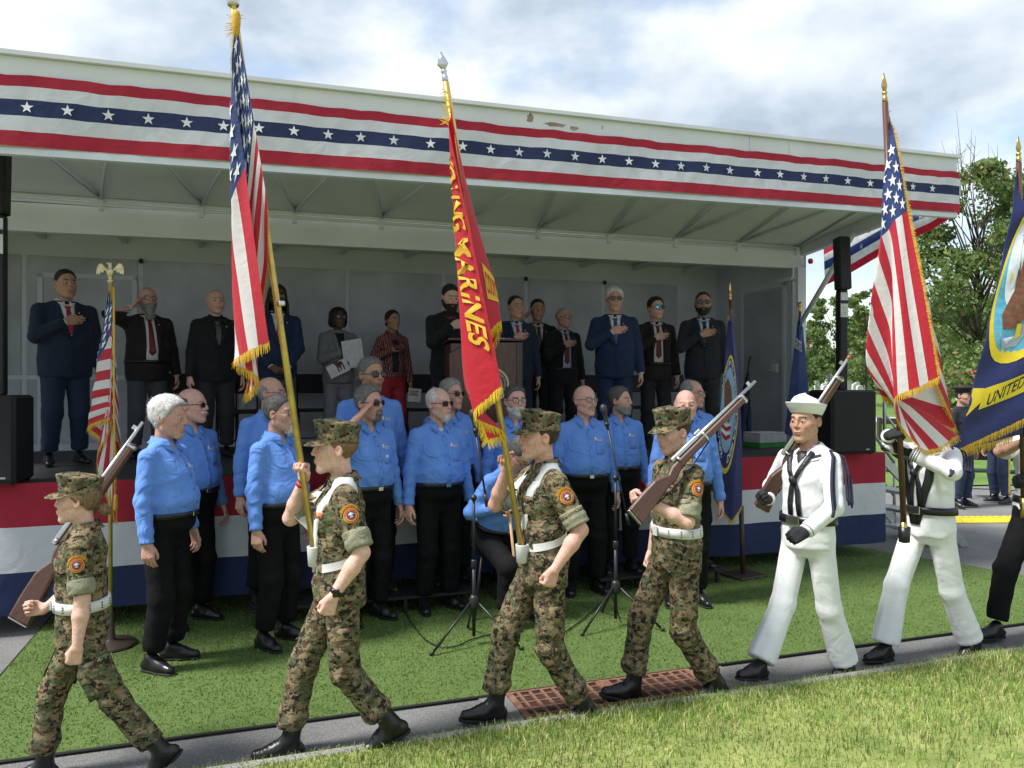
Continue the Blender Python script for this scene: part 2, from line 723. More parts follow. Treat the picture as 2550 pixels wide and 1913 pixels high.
def hair_field(style, p, hp):
    th = hp.get('hair_t', .012)
    x, y, z = p[:, 0], p[:, 1], p[:, 2]
    nz = .0016 * np.sin(210 * x + 3 * np.sin(80 * y)) * np.sin(150 * z + 90 * y)
    base = head_skull(p)
    if style == 'short':
        top = np.clip((z - .04) / .07, 0, 1)
        rag = .0045 * np.sin(230 * x) * np.sin(120 * y + 1)
        d = base - (th * (.28 + .85 * top)) + nz * 1.4
        return smax(d, (hair_line(y, hp.get('lift', 0)) - z + rag) * .55, .010)
    if style == 'buzz':
        return smax(base - .0040 + nz * .5, (hair_line(y, hp.get('lift', 0)) - z) * .75, .004)
    if style == 'fringe':                                   # bald on top
        rag = .005 * np.sin(190 * x + 60 * y) * np.sin(140 * y + 30)
        d = base - th * .45 + nz
        d = smax(d, (hair_line(y) - z) * .75, .005)
        return smax(smax(d, (z - hp.get('bald_z', .052) + y * .35 + rag) * .5, .012), (y - .012 + rag) * .5, .012)
    if style == 'recede':
        top = np.clip((z - .04) / .07, 0, 1)
        d = base - (th * (.45 + .4 * top)) + nz
        d = smax(d, (hair_line(y, hp.get('lift', 0)) - z) * .75, .006)
        return smax(d, (y + np.maximum(z - .07, 0) * 1.4 - .045) * .8, .006)
    if style == 'full':                                     # thick swept hair
        d = base - th * (.9 + .75 * np.clip((z - .03) / .06, 0, 1)) + nz * .9 + .0022 * np.sin(95 * x + 40 * y)
        return smax(d, (hair_line(y, hp.get('lift', 0) + .004, nape=-.082, side=-.018) - z) * .75, .007)
    if style == 'bob':
        d = ell(p, (0, -.022, .030), (.104, .112, .100))
        d = smin(d, ell(p, (0, -.035, -.055), (.108, .085, .075)), .05) + nz * 2.5
        face = ell(p, (0, .085, -.020), (.058, .085, .082))
        return smax(smax(d, -face, .012), -(z + .115), .02)
    if style == 'pulled':                                   # drawn back, knot at nape
        d = base - .009 + nz
        d = smax(d, (hair_line(y, 0, nape=-.07, side=.004) - z) * .75, .006)
        return smin(d, ell(p, (0, -.118, -.030), (.030, .030, .028)) + nz * 2, .012)
    if style == 'bun':
        d = base - .010 + nz
        d = smax(d, (hair_line(y, 0, nape=-.07, side=.000) - z) * .75, .006)
        d = smin(d, ell(p, (0, -.128, -.052), (.036, .028, .032)) + nz * 3, .012)
        return smin(d, cone(p, (0, -.118, -.050), (.008, -.150, -.066), .024, .014) + nz * 4, .012)
    if style == 'dreads':
        d = base - .014 + nz * 2
        d = smax(d, (hair_line(y, 0) - z) * .75, .006)
        for i in range(15):
            a = rad(-115 + 230 * i / 14) + math.pi
            cx_, cy_ = .086 * math.sin(a), -.010 + .098 * math.cos(a)
            d = smin(d, cone(p, (cx_ * .8, cy_ * .8 - .01, .07), (cx_ * 1.15, cy_ * 1.08 - .01, -.06), .014, .014) + nz * 2, .006)
            d = smin(d, cone(p, (cx_ * 1.15, cy_ * 1.08 - .01, -.06), (cx_ * 1.2, cy_ * 1.02, -.25 - .02 * (i % 3)), .014, .009) + nz * 2, .004)
        return d
    raise ValueError(style)


def beard_field(style, p, hp):
    x, y, z = np.abs(p[:, 0]), p[:, 1], p[:, 2]
    nz = .0020 * np.sin(230 * p[:, 0] + 3 * np.sin(90 * y)) * np.sin(190 * z + 60 * y)
    t = hp.get('beard_t', .007)
    base = head_field(p, dict(hp, nose=1.0)) - t + nz
    if style == 'mustache':
        return smin(ell(p, (0, .098, -.044), (.026, .010, .0075)), ell(np.stack([x, y, z], -1).astype(F32), (.024, .090, -.050), (.012, .009, .008)), .008) + nz
    if style == 'goatee':
        d = smax(base, (z + .068), .006)
        d = smax(d, x - .026, .006)
        d = smax(d, -(y - .045), .006)
        return smin(d, ell(p, (0, .082, -.106), (.021, .018, .020)) + nz, .008)
    if style == 'circle':
        d = smax(base, x - .030, .006)
        d = smax(d, -(y - .055), .006)
        d = smax(d, (z + .036), .005)
        return smax(d, -ell(p, (0, .105, -.060), (.020, .022, .0105)), .004)
    line = np.interp(y, [-.03, .0, .02, .05, .08, .12], [.006, .000, -.032, -.052, -.042, -.036])
    d = smax(base, (z - line) * .8, .006)
    d = smax(d, -(y - .002), .008)
    d = smax(d, -(z + .135), .01)
    d = smax(d, -ell(p, (0, .110, -.0605), (.019, .022, .0075)), .004)
    ln = hp.get('beard_len', 0)
    if ln:
        d = smin(d, ell(p, (0, .066, -.105 - ln * .5), (.046, .034, .03 + ln * .6)) + nz * 1.5, .02)
    return d


# ------------------------------------------------------------------ hands
FINGERS = [(.031, (.040, .025, .020), .0092), (.0105, (.044, .029, .021), .0095), (-.0105, (.041, .027, .020), .0090), (-.030, (.032, .020, .017), .0080)]
CURLS = {'relaxed': ((22, 30, 18), (26, 34, 20), (30, 38, 22), (34, 40, 24)),
         'loose': ((50, 62, 35), (56, 66, 38), (60, 68, 40), (62, 70, 40)),
         'fist': ((78, 92, 60), (80, 94, 62), (82, 94, 62), (84, 92, 60)),
         'grip': ((66, 72, 48), (68, 76, 50), (70, 78, 50), (72, 78, 50)),
         'flat': ((4, 6, 3), (3, 5, 3), (4, 6, 3), (6, 8, 4))}


def hand_cones(w_, d, n, right, pose, sc):
    d = unit(d)
    n = unit(np.asarray(n, float) - d * (np.asarray(n, float) @ d))
    s = np.cross(d, n) * (1 if right else -1)

    def pt(x, y, z):
        return w_ + (d * x + s * y + n * z) * sc

    out = []
    for (off, seg, r), cu in zip(FINGERS, CURLS[pose]):
        k = pt(.088 - abs(off - .008) * .22, off, -.002)
        out.append((pt(.010, off * .62, 0), k, .0150 * sc, .0118 * sc, .012))
        a = 0.0
        p = k
        for j in range(3):
            a += rad(cu[j])
            q = p + (d * math.cos(a) + n * math.sin(a)) * seg[j] * sc
            out.append((p, q, r * (1 - .08 * j) * sc, r * (.94 - .08 * j) * sc, .0035))
            p = q
    b0, b1 = pt(.012, .018, .006), pt(.044, .040, .014)
    out.append((b0, b1, .0170 * sc, .0130 * sc, .012))
    if pose in ('fist', 'grip', 'loose'):
        m = pt(.072, .036, .036)
        e = pt(.082, .010, .048 if pose == 'fist' else .052)
    elif pose == 'flat':
        m, e = pt(.074, .050, .010), pt(.100, .050, .004)
    else:
        m, e = pt(.072, .048, .024), pt(.098, .044, .032)
    out.append((b1, m, .0118 * sc, .0108 * sc, .005))
    out.append((m, e, .0108 * sc, .0085 * sc, .004))
    return out
# ------------------------------------------------------------------ people
def skin_mat(tone):
    name = 'skin_' + tone
    if name in MATS:
        return MATS[name]
    base = {'fair': (.68, .42, .335), 'pink': (.65, .37, .295), 'ruddy': (.56, .315, .240), 'tan': (.48, .275, .19), 'olive': (.42, .24, .155),
            'brown': (.20, .10, .062), 'dark': (.125, .066, .044)}[tone]
    m = mat(name, base, rough=.56, var=.13, scale=55, bump=.28, bscale=75, sub=.06, spec=.30)
    t = m.node_tree
    b = t.nodes['Principled BSDF']
    src = b.inputs['Base Color'].links[0].from_socket
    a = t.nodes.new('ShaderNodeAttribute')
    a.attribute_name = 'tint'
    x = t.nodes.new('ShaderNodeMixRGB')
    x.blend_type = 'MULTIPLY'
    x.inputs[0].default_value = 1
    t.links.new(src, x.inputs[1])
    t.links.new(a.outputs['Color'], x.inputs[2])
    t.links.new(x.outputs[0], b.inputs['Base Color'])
    return m


def hair_mat(name, col):
    return mat('hair_' + name, col, rough=.55, var=.40, scale=26, bump=.3, bscale=120, stretch=(6, 2.2, 1.6), spec=.35)


HAIR = {'white': (.62, .60, .57), 'grey': (.26, .25, .24), 'darkgrey': (.085, .080, .076), 'brown': (.060, .036, .022), 'black': (.020, .017, .015),
        'blond': (.36, .24, .115), 'sandy': (.20, .125, .066), 'saltpepper': (.15, .145, .14)}
BROWS = {'white': (.80, .78, .76), 'grey': (.55, .5, .48), 'darkgrey': (.38, .33, .3), 'brown': (.30, .23, .19), 'black': (.2, .17, .16),
         'blond': (.72, .60, .48), 'sandy': (.55, .44, .36), 'saltpepper': (.45, .4, .38)}


def camo_mat():
    """woodland digital camouflage, printed on the cloth"""
    if 'camo' in MATS:
        return MATS['camo']
    m = mat('camo', (.2, .2, .2), rough=.85, folds=.5, fscale=11, bump=.12, bscale=260, spec=.2)
    t = m.node_tree
    L = t.links.new
    b = t.nodes['Principled BSDF']
    co = t.nodes.new('ShaderNodeTexCoord')
    sn = t.nodes.new('ShaderNodeVectorMath')
    sn.operation = 'SNAP'
    sn.inputs[1].default_value = (.0045, .0045, .0045)
    L(co.outputs['Object'], sn.inputs[0])

    def layer(scale, seed, pos, stretch=(1, 1, 1.55)):
        mp = t.nodes.new('ShaderNodeMapping')
        mp.inputs['Location'].default_value = (seed, seed * 1.7, seed * .6)
        mp.inputs['Scale'].default_value = stretch
        L(sn.outputs[0], mp.inputs['Vector'])
        n = t.nodes.new('ShaderNodeTexNoise')
        n.inputs['Scale'].default_value = scale
        n.inputs['Detail'].default_value = 3.0
        n.inputs['Roughness'].default_value = .62
        L(mp.outputs[0], n.inputs['Vector'])
        c = t.nodes.new('ShaderNodeMath')
        c.operation = 'GREATER_THAN'
        c.inputs[1].default_value = pos
        L(n.outputs['Fac'], c.inputs[0])
        return c.outputs[0]

    cols = [(.235, .175, .100), (.096, .114, .060), (.088, .060, .034), (.018, .017, .015)]
    prev = None
    for fac, c in ((None, cols[0]), (layer(19, 3.1, .505), cols[1]), (layer(25, 9.7, .545), cols[2]), (layer(27, 21.3, .565), cols[3])):
        if fac is None:
            r = t.nodes.new('ShaderNodeRGB')
            r.outputs[0].default_value = (*c, 1)
            prev = r.outputs[0]
            continue
        x = t.nodes.new('ShaderNodeMixRGB')
        L(fac, x.inputs[0])
        L(prev, x.inputs[1])
        x.inputs[2].default_value = (*c, 1)
        prev = x.outputs[0]
    L(prev, b.inputs['Base Color'])
    return m


def strip(f, rows, origin, R, m=5, off=.003, start=.30, sweep=30, close=True):
    """patch given by rows (y, x_left, x_right) laid on the surface of field f, looking along -R[:,2]"""
    R = np.asarray(R, float)
    G = []
    rows = list(rows)
    for (y, xl, xr) in rows:
        for j in range(m):
            G.append((xl + (xr - xl) * j / (m - 1), y))
    G = np.array(G)
    V = lay(f, G, origin, R, off, start, sweep)
    nr = len(rows)
    F = [(i * m + j, i * m + j + 1, (i + 1) * m + j + 1, (i + 1) * m + j) for i in range(nr - 1) for j in range(m - 1)]
    if close:                                               # turned-in edge gives the patch a thickness
        ring = [j for j in range(m)] + [i * m + m - 1 for i in range(1, nr)] + [(nr - 1) * m + j for j in range(m - 2, -1, -1)] + [i * m for i in range(nr - 2, 0, -1)]
        n0 = len(V)
        V = np.concatenate([V, V[ring] - R[:, 2] * (off + .004)])
        k = len(ring)
        F += [(ring[i], n0 + i, n0 + (i + 1) % k, ring[(i + 1) % k]) for i in range(k)]
    return V, np.array(F)


def lay(f, G, origin, R, off, start=.30, sweep=30):
    R = np.asarray(R, float)
    P = (np.asarray(origin, float) + G[:, :1] * R[:, 0] + G[:, 1:2] * R[:, 1] + R[:, 2] * start).astype(F32)
    o = R[:, 2].astype(F32)
    go = np.ones(len(P), bool)
    moved = np.zeros(len(P), F32)
    for _ in range(sweep):
        d = f(P)
        st = np.clip(d * .85, -.02, .05)
        P = P - o * st[:, None]
        moved += st
    bad = moved > start + .16
    if bad.any() and (~bad).any():
        P[bad] = P[bad] + o * (moved[bad] - np.median(moved[~bad]))[:, None]
    return P.astype(float) + R[:, 2] * off


def quads_to(V, F):
    return np.asarray(V, float), np.asarray(F, int)


class Person:
    """one person: an Empty on the ground, a skin body, clothing and accessories as parts. Local axes: x right, y forward, z up."""

    def __init__(s, name, label, loc, face, H=1.78, tier=1, wide=1.0, belly=0.0, skin='fair', hair=None, hair_col='brown', hp=None,
                 yaw=0.0, pitch=0.0, lean=0.0, cat='person', group=None, hip_drop=0.0, sway=(0, 0), roll=0.0, seed=None, tlean=0.0):
        s.H, s.k, s.tier = H, H / 1.78, tier
        s.wide, s.belly = wide, belly
        s.rz = math.atan2(-face[0], face[1])
        s.root = empty(name, loc, s.rz)
        tag(s.root, label, cat, group)
        s.M = rotz(s.rz)
        s.loc = np.asarray(loc, float)
        s.skin, s.hair, s.hair_col = skin, hair, hair_col
        s.hp = dict(hp or {})
        s.hp.setdefault('brow', BROWS[hair_col])
        s.T = rotx(-lean) @ roty(tlean)
        s.pel = np.array([sway[0], sway[1], (.93 - hip_drop) * s.k])
        s.dz = -hip_drop * s.k
        s.Rh = rotz(yaw) @ rotx(pitch) @ roty(roll)
        s.hs = s.k * 1.075 * s.hp.get('size', 1.0)
        s.seed = (seed if seed is not None else len(bpy.data.objects) % 97) * .37
        s.res_skin = (.0054, .0070, .0086)[tier]
        s.res_cloth = (.0100, .0125, .0150)[tier]
        s.hands, s.ll = {}, 1.0
        k = s.k
        sw = (.172 + .012 * (wide - 1) * 4) * k * (.5 + .5 * wide)
        s.sh = {'R': s.tor((sw, -.008 * k, 1.402 * k)), 'L': s.tor((-sw, -.008 * k, 1.402 * k))}
        s.hc = s.tor((0, .022 * k, 1.648 * k))
        s.hip = {'R': s.pel + np.array([.088 * k * (.6 + .4 * wide), 0, -.03 * k]), 'L': s.pel + np.array([-.088 * k * (.6 + .4 * wide), 0, -.03 * k])}
        s.el, s.wr, s.kn, s.an, s.foot = {}, {}, {}, {}, {}
        s.RH = s.T @ s.Rh

    # --- frames
    def tor(s, p):
        """upper-body point given for the upright figure"""
        p0 = np.array([0, 0, .93 * s.k])
        return s.pel + s.T @ (np.asarray(p, float) - p0)

    def itor(s, P):
        p0 = np.array([0, 0, .93 * s.k], F32)
        return ((P - s.pel.astype(F32)) @ s.T.astype(F32)) + p0

    def to_local(s, Wp):
        return s.M.T @ (np.asarray(Wp, float) - s.loc)

    def to_world(s, p):
        return s.loc + s.M @ np.asarray(p, float)

    def px(s, px, py, lat):
        """local point that projects to photo pixel (px,py) lying in the plane x = lat"""
        d = np.array([(px - CX) / FPX, 1.0, -(py - CY) / FPX])
        o = np.array([0, 0, CAM_H])
        lo, ld = s.to_local(o), s.M.T @ d
        return lo + ld * ((lat - lo[0]) / ld[0])

    def head_w(s, q):
        return s.hc + s.RH @ (np.asarray(q, float) * s.hs)

    # --- limbs
    def arm(s, side, wrist=None, pole=None, hand='relaxed', hd=None, hn=None):
        k = s.k
        sg = 1 if side == 'R' else -1
        if wrist is None:
            wrist = s.sh[side] + np.array([sg * (.075 + .05 * max(s.wide - 1, 0) + s.belly * .25), .05, -.545]) * k
        if pole is None:
            pole = (sg * .35, -1, 0)
        e, w_ = ik(s.sh[side], wrist, .292 * k, .262 * k, pole)
        s.el[side], s.wr[side] = e, w_
        hd = (w_ - e) if hd is None else np.asarray(hd, float)
        if hn is None:
            hn = (-sg, -.25, 0)
        s.hands[side] = (hand, unit(hd), np.asarray(hn, float))
        return s

    def leg(s, side, ankle=None, pole=(0, 1, 0), toe=0.0, pitch=0.0, fdir=None):
        k = s.k
        sg = 1 if side == 'R' else -1
        if ankle is None:
            ankle = np.array([s.pel[0] * .3 + sg * .115 * k * (.6 + .4 * s.wide), -.02 * k, .088 * k])
        kn, an = ik(s.hip[side], ankle, .422 * k * s.ll, .396 * k * s.ll, pole)
        s.kn[side], s.an[side] = kn, an
        f = np.array([math.sin(toe) * sg, math.cos(toe), 0]) if fdir is None else unit(fdir)
        s.foot[side] = (f, pitch)
        return s

    # --- fields
    def torso_st(s, grow=0.0, hem=.90, drape=0.0, chest=0.0):
        k, w_, b = s.k, s.wide, s.belly
        st = [(.84, .158 * w_, .112 + b * .25, b * .20), (.93, .168 * w_, .118 + b * .45, b * .35), (1.02, .158 * w_ + b * .25, .112 + b * .75, b * .55),
              (1.12, .152 * w_ + b * .35, .112 + b * .95, b * .75 + .004), (1.22, .156 * w_ + b * .2, .116 + b * .6, b * .5 + .004),
              (1.31, .166 * w_ + b * .05, .121 + b * .2 + chest, b * .2 + .004 + chest * .8), (1.375, .160 * w_, .110, -.004), (1.422, .128 * w_, .086, -.013),
              (1.458, .090 * (.5 + .5 * w_), .068, -.018), (1.505, .067, .060, -.016)]
        st = [(z, x + grow + (drape if z < 1.15 else drape * .4), y + grow + (drape if z < 1.15 else drape * .3), c) for z, x, y, c in st if z >= hem - .065]
        st[0] = (hem,) + st[0][1:]
        return np.array(st) * k

    def shirt_field(s, grow=.010, hem=.95, drape=0.0, sleeve=1.0, loose=.0, cuffr=None, chest=0.0, crease=1.0, arms='RL', vneck=0.0):
        k = s.k
        L_ = Loft(s.torso_st(grow, hem, drape, chest))
        seed = s.seed
        sl = {}
        for sd in arms:
            a, e, w_ = s.sh[sd], s.el[sd], s.wr[sd]
            sl[sd] = (a, e, e + (w_ - e) * (max(sleeve - .5, 0) * 2 if sleeve < 1 else 1.0) * .99)
        bw = .5 + .5 * s.wide
        tin = {sd: s.tor((np.sign(1 if sd == 'R' else -1) * .055 * k, -.012 * k, 1.452 * k)) for sd in 'RL'}

        def f(P):
            d = L_(s.itor(P))
            q = s.itor(P)
            # pulls and soft folds across the body
            am = crease * k
            fold = .0042 - .0070 * (1 - np.abs(wave(P, seed, 9, 7, 19))) ** 2 - .0050 * (1 - np.abs(wave(P, seed + 3, 21, 11, -17))) ** 2
            d = d + fold * am * np.clip((1.42 * k - q[:, 2]) / (.15 * k), .15, 1)
            for sd in 'RL':
                d = smin(d, cone(P, tin[sd], s.sh[sd], .040 * k + grow, .046 * bw * k + grow * .6), .045 * k)
            for sd in arms:
                a, e, c = sl[sd]
                ax_ = unit(e - a).astype(F32)
                r0, r1 = (.056 * bw + loose) * k + grow * .4, (.049 * bw + loose) * k + grow * .4
                u = cone(P, a, a + (e - a) * (min(sleeve / .5, 1.0)), r0, r1)
                t = (P - a.astype(F32)) @ ax_
                ring = np.sin(t * 62 / k + 2.2 * wave(P, seed + (1 if sd == 'R' else 2), 9, 7, 5))
                near = np.exp(-((t - .27 * k) / (.10 * k)) ** 2)
                u = u + ring * (.0010 + .0030 * near) * am
                if sleeve > .5:
                    ax2 = unit(c - e).astype(F32)
                    r2 = (cuffr if cuffr else .040 * bw + loose * .8) * k + grow * .3
                    v = cone(P, e, c, r1 * .98, r2)
                    t2 = (P - e.astype(F32)) @ ax2
                    ring2 = np.sin(t2 * 70 / k + 2.0 * wave(P, seed + 5, 8, 6, 7))
                    v = v + ring2 * (.0012 + .003 * np.exp(-(t2 / (.09 * k)) ** 2) + .003 * np.exp(-((t2 - .21 * k) / (.05 * k)) ** 2)) * am
                    L2 = float(np.linalg.norm(c - e))
                    v = smax(v, t2 - L2, .006)
                    u = smin(u, v, .02 * k)
                else:
                    u = smax(u, t - float(np.linalg.norm(e - a)) * sleeve / .5, .006)
                d = smin(d, u, .014 * k)
            # open the neck
            nb = q[:, 2] - 1.50 * k
            d = smax(d, nb, .006)
            if vneck:
                v = (1.50 - vneck) * k + np.abs(q[:, 0]) * 1.7 - q[:, 2]
                d = smax(d, -smax(v * .5, -(q[:, 1] - .02 * k), .004), .004)
            return d
        return f

    def bounds(s, pts, m):
        pts = np.array(pts)
        return pts.min(0) - m, pts.max(0) + m

    def cloth(s, name, f, material, lo, hi, res=None, parent=None):
        V, F = mesh_sdf(f, lo, hi, res or s.res_cloth)
        return obj(name, np_mesh(name, V, F), material, parent or s.root)

    def shirt(s, name, material, **kw):
        f = s.shirt_field(**kw)
        s.top = f
        arms = kw.get('arms', 'RL')
        pts = [s.tor((x * .26 * max(s.wide, 1), y, z * s.k)) for x in (-1, 1) for y in (-.2 - s.belly * .2, .22 + s.belly * 1.9) for z in (kw.get('hem', .95), 1.52)]
        lo, hi = s.bounds(pts + [p for sd in arms for p in (s.sh[sd], s.el[sd], s.wr[sd])], .085)
        s.top_ob = s.cloth(name, f, material, lo, hi)
        return s.top_ob

    def trouser_field(s, grow=.008, top=1.03, ank=.062, knee=.070, thigh=.088, bloom=0.0, crease=1.0, cut=.05, press=0.0):
        k, seed = s.k, s.seed + 11
        w_ = s.wide
        b = s.belly
        tz, tx = spline_table(*np.array(s.torso_st(0, .84))[:, :2].T)
        ty = spline_table(*np.array(s.torso_st(0, .84))[:, [0, 2]].T)[1]
        tc = spline_table(*np.array(s.torso_st(0, .84))[:, [0, 3]].T)[1]
        at_z = lambda z: (z * k, np.interp(z * k, tz, tx) + .016, np.interp(z * k, tz, ty) + .016, np.interp(z * k, tz, tc))
        L_ = Loft([(.79 * k, .140 * w_ * k, .100 * k, -.006 * k), (.86 * k, .168 * w_ * k, .118 * k, -.006 * k), at_z(.93), at_z((.93 + top) / 2), at_z(top)])
        bw = .5 + .5 * w_

        def f(P):
            d = L_(s.itor(P) if s.dz == 0 else (P - s.pel.astype(F32) + np.array([0, 0, .93 * k], F32)))
            d = d + .002 * wave(P, seed, 25, 13, 19) * crease
            for sd in 'RL':
                h, kn, an = s.hip[sd], s.kn[sd], s.an[sd]
                a = cone(P, h, kn, thigh * bw * k + grow, knee * bw * k + grow)
                ax_ = unit(kn - h).astype(F32)
                t = (P - kn.astype(F32)) @ ax_
                near = np.exp(-(t / (.11 * k)) ** 2)
                a = a + np.sin(t * 58 / k + 2.4 * wave(P, seed + 2, 10, 8, 5)) * (.0008 + .0026 * near) * crease
                e = an + unit(kn - an) * cut * k
                c = cone(P, kn, e, knee * bw * k + grow, ank * k + grow)
                ax2 = unit(e - kn).astype(F32)
                t2 = (P - kn.astype(F32)) @ ax2
                L2 = float(np.linalg.norm(e - kn))
                c = c + np.sin(t2 * 52 / k + 2.6 * wave(P, seed + 4, 9, 11, 6)) * (.0010 + .0024 * np.exp(-(t2 / (.10 * k)) ** 2) + .0036 * np.exp(-((t2 - L2) / (.10 * k)) ** 2)) * crease
                if press:                                   # pressed crease down the front and back of the leg
                    for seg, p0, p1, tt in ((0, h, kn, (P - h.astype(F32)) @ ax_ / np.linalg.norm(kn - h)), (1, kn, e, t2 / L2)):
                        tt = np.clip(tt, 0, 1)
                        g = press * np.exp(-((P[:, 0] - (p0[0] + (p1[0] - p0[0]) * tt)) / .016) ** 2) * (np.clip((tt - .3) * 4, 0, 1) if seg == 0 else 1)
                        if seg == 0:
                            a = a - g
                        else:
                            c = c - g
                if bloom:
                    c = c - bloom * k * np.exp(-((t2 - L2 + .055 * k) / (.045 * k)) ** 2)
                c = smax(c, t2 - L2, .008)
                d = smin(d, smin(a, c, .03 * k), .025 * k)
            return d
        return f

    def trousers(s, material, name='trousers', **kw):
        f = s.trouser_field(**kw)
        s.bottom = f
        top = kw.get('top', 1.03)
        pts = [s.pel + np.array([x * .24 * max(s.wide, 1), y, z]) for x in (-1, 1) for y in (-.18, .18 + s.belly * 1.7) for z in (-.12, (top - .93) * s.k)]
        lo, hi = s.bounds(pts + [s.kn[a] for a in 'RL'] + [s.an[a] for a in 'RL'], .10)
        hi[2] = s.pel[2] + (top - .93) * s.k + .01
        return s.cloth(name, f, material, lo, hi, res=s.res_cloth * 1.3)

    def shoes(s, material, boot=False, name='shoe', scale=1.0):
        k = s.k * scale
        res = (.0070, .0100, .0130)[s.tier]
        for sd in 'RL':
            an = s.an[sd]
            fd, pitch = s.foot[sd]
            up = np.array([0, 0, 1.0])
            rt = unit(np.cross(fd, up))
            R = np.column_stack([rt, fd, np.cross(rt, fd)]) @ rotx(pitch)

            shin = R.T @ unit(s.kn[sd] - an)

            def base(q):
                d = cone(q, (0, -.052, -.046), (0, .06, -.050), .036, .039)
                d = smin(d, cone(q, (0, .06, -.050), (.006 if sd == 'R' else -.006, .150, -.060), .041, .031), .02)
                d = smin(d, cone(q, (0, -.012, .0), (0, .075, -.040), .043, .034), .025)
                if boot:
                    d = smin(d, cone(q, (0, -.012, .0), np.array([0, -.012, 0]) + shin * .135, .046, .050), .02)
                    t = np.clip((q[:, 1] - .01) / .06, 0, 1) * np.clip((.05 - np.abs(q[:, 0])) / .02, 0, 1)
                    d = d + .0022 * np.sin(q[:, 1] * 260) * t * (np.abs(q[:, 0]) < .017)
                return d

            fu = lambda P: smax(base(P / F32(k)), -(P[:, 2] / F32(k) + .0735), .004) * F32(k)
            so = lambda P: smax(smax(base(P * np.array([1, 1, .25], F32) / F32(k) + np.array([0, 0, -.048], F32)) - .006,
                                     -(P[:, 2] / F32(k) + .0885 - (.008 if boot else .004) * ((P[:, 1] / k > -.005) & (P[:, 1] / k < .035))), .002), P[:, 2] / F32(k) + .0715, .002) * F32(k)
            lo = np.array([-.075, -.115, -.10]) * k
            hi = np.array([.075, .215, .19 if boot else .065]) * k
            if boot:
                lo, hi = lo - np.array([.02, .08, 0]) * k, hi + np.array([.02, .02, 0])
            V, F = mesh_sdf(fu, lo, hi, res)
            o = obj('boot' if boot else name, np_mesh('shoe', V @ R.T + an, F), material, s.root)
            V, F = mesh_sdf(so, lo, hi, res) if s.tier < 2 else ((), ())
            if len(V):
                obj('sole', np_mesh('sole', V @ R.T + an, F), mat('sole_rubber', (.012, .012, .012), rough=.8), o)

    # --- skin
    def body(s, bare=()):
        """bare: sides whose forearm shows"""
        k = s.k
        hs = s.hs
        RH = s.RH.astype(F32)
        hc = s.hc.astype(F32)
        neck_r = s.hp.get('neck', 1.0) * (.9 + .1 * s.wide)
        n0, n1 = s.head_w((0, -.022, -.055)), s.tor((0, -.020 * k, 1.45 * k))
        hcones = {}
        for sd, (pose, hd, hn) in s.hands.items():
            hcones[sd] = hand_cones(s.wr[sd], hd, hn, sd == 'R', pose, k * s.hp.get('hand', 1.0))
        core = [(s.tor((0, 0, 1.40 * k)), s.tor((0, 0, 1.32 * k)), .045 * k, .040 * k), (s.tor((0, .004 * k, 1.47 * k)), s.tor((0, .030 * k, 1.36 * k)), .050 * k, .062 * k)]
        for sd in s.wr:
            core.append((s.tor((0, 0, 1.40 * k)), s.sh[sd], .030 * k, .030 * k))
            if sd in bare:
                core.append((s.sh[sd], s.el[sd], .043 * k, .041 * k))
                core.append((s.el[sd], s.el[sd] + (s.wr[sd] - s.el[sd]) * .35, .041 * k, .042 * k))
                core.append((s.el[sd] + (s.wr[sd] - s.el[sd]) * .35, s.wr[sd], .042 * k, .0255 * k))
            else:
                core.append((s.sh[sd], s.el[sd], .017 * k, .015 * k))
                core.append((s.el[sd], s.wr[sd], .015 * k, .0265 * k))

        def f(P):
            d = np.full(len(P), 9.0, F32)
            for a, b, ra, rb in core:
                d = smin(d, cone(P, a, b, ra, rb), .015)
            d = smin(d, cone(P, n0, n1, .052 * k * neck_r, .056 * k * neck_r), .02)
            m = nrm(P - hc) < .22 * hs
            if m.any():
                q = ((P[m] - hc) @ RH) / F32(hs)
                d[m] = smin(d[m], head_field(q, s.hp) * F32(hs), .022)
            for sd, hcs in hcones.items():
                c = (s.wr[sd] + s.hands[sd][1] * .08 * k).astype(F32)
                m = nrm(P - c) < .19 * k
                if m.any():
                    e = np.full(int(m.sum()), 9.0, F32)
                    for a, b, ra, rb, kk in hcs:
                        e = smin(e, cone(P[m], a, b, ra, rb), kk)
                    d[m] = smin(d[m], e, .012)
            return d

        pts = [s.hc + np.array([x, y, z]) * hs for x in (-.11, .11) for y in (-.13, .13) for z in (-.14, .14)]
        pts += [s.tor((0, 0, 1.26 * k))] + [s.sh[a] for a in s.wr] + [s.el[a] for a in s.wr]
        pts += [s.wr[a] + s.hands[a][1] * .11 * k for a in s.wr]
        lo, hi = s.bounds(pts, .08)
        V, F = mesh_sdf(f, lo, hi, s.res_skin)
        me = np_mesh('body', V, F)
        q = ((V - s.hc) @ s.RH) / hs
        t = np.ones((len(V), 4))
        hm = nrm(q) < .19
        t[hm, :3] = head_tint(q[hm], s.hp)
        for sd, hcs in hcones.items():                      # knuckles a little redder
            for a, b, ra, rb, kk in hcs:
                g = np.exp(-(nrm(V - a) / .013) ** 2) * .35
                t[:, :3] *= 1 - g[:, None] * (1 - np.array((1, .80, .78)))
        at_ = me.color_attributes.new('tint', 'FLOAT_COLOR', 'POINT')
        at_.data.foreach_set('color', t.astype(F32).ravel())
        s.body_ob = obj('body', me, skin_mat(s.skin), s.root)
        s.eyes()
        if s.hair:
            s.hair_ob = s.head_cloth('hair', lambda p: hair_field(s.hair, p, s.hp), hair_mat(s.hair_col, HAIR[s.hair_col]), long=s.hair == 'dreads')
        bs = s.hp.get('beard')
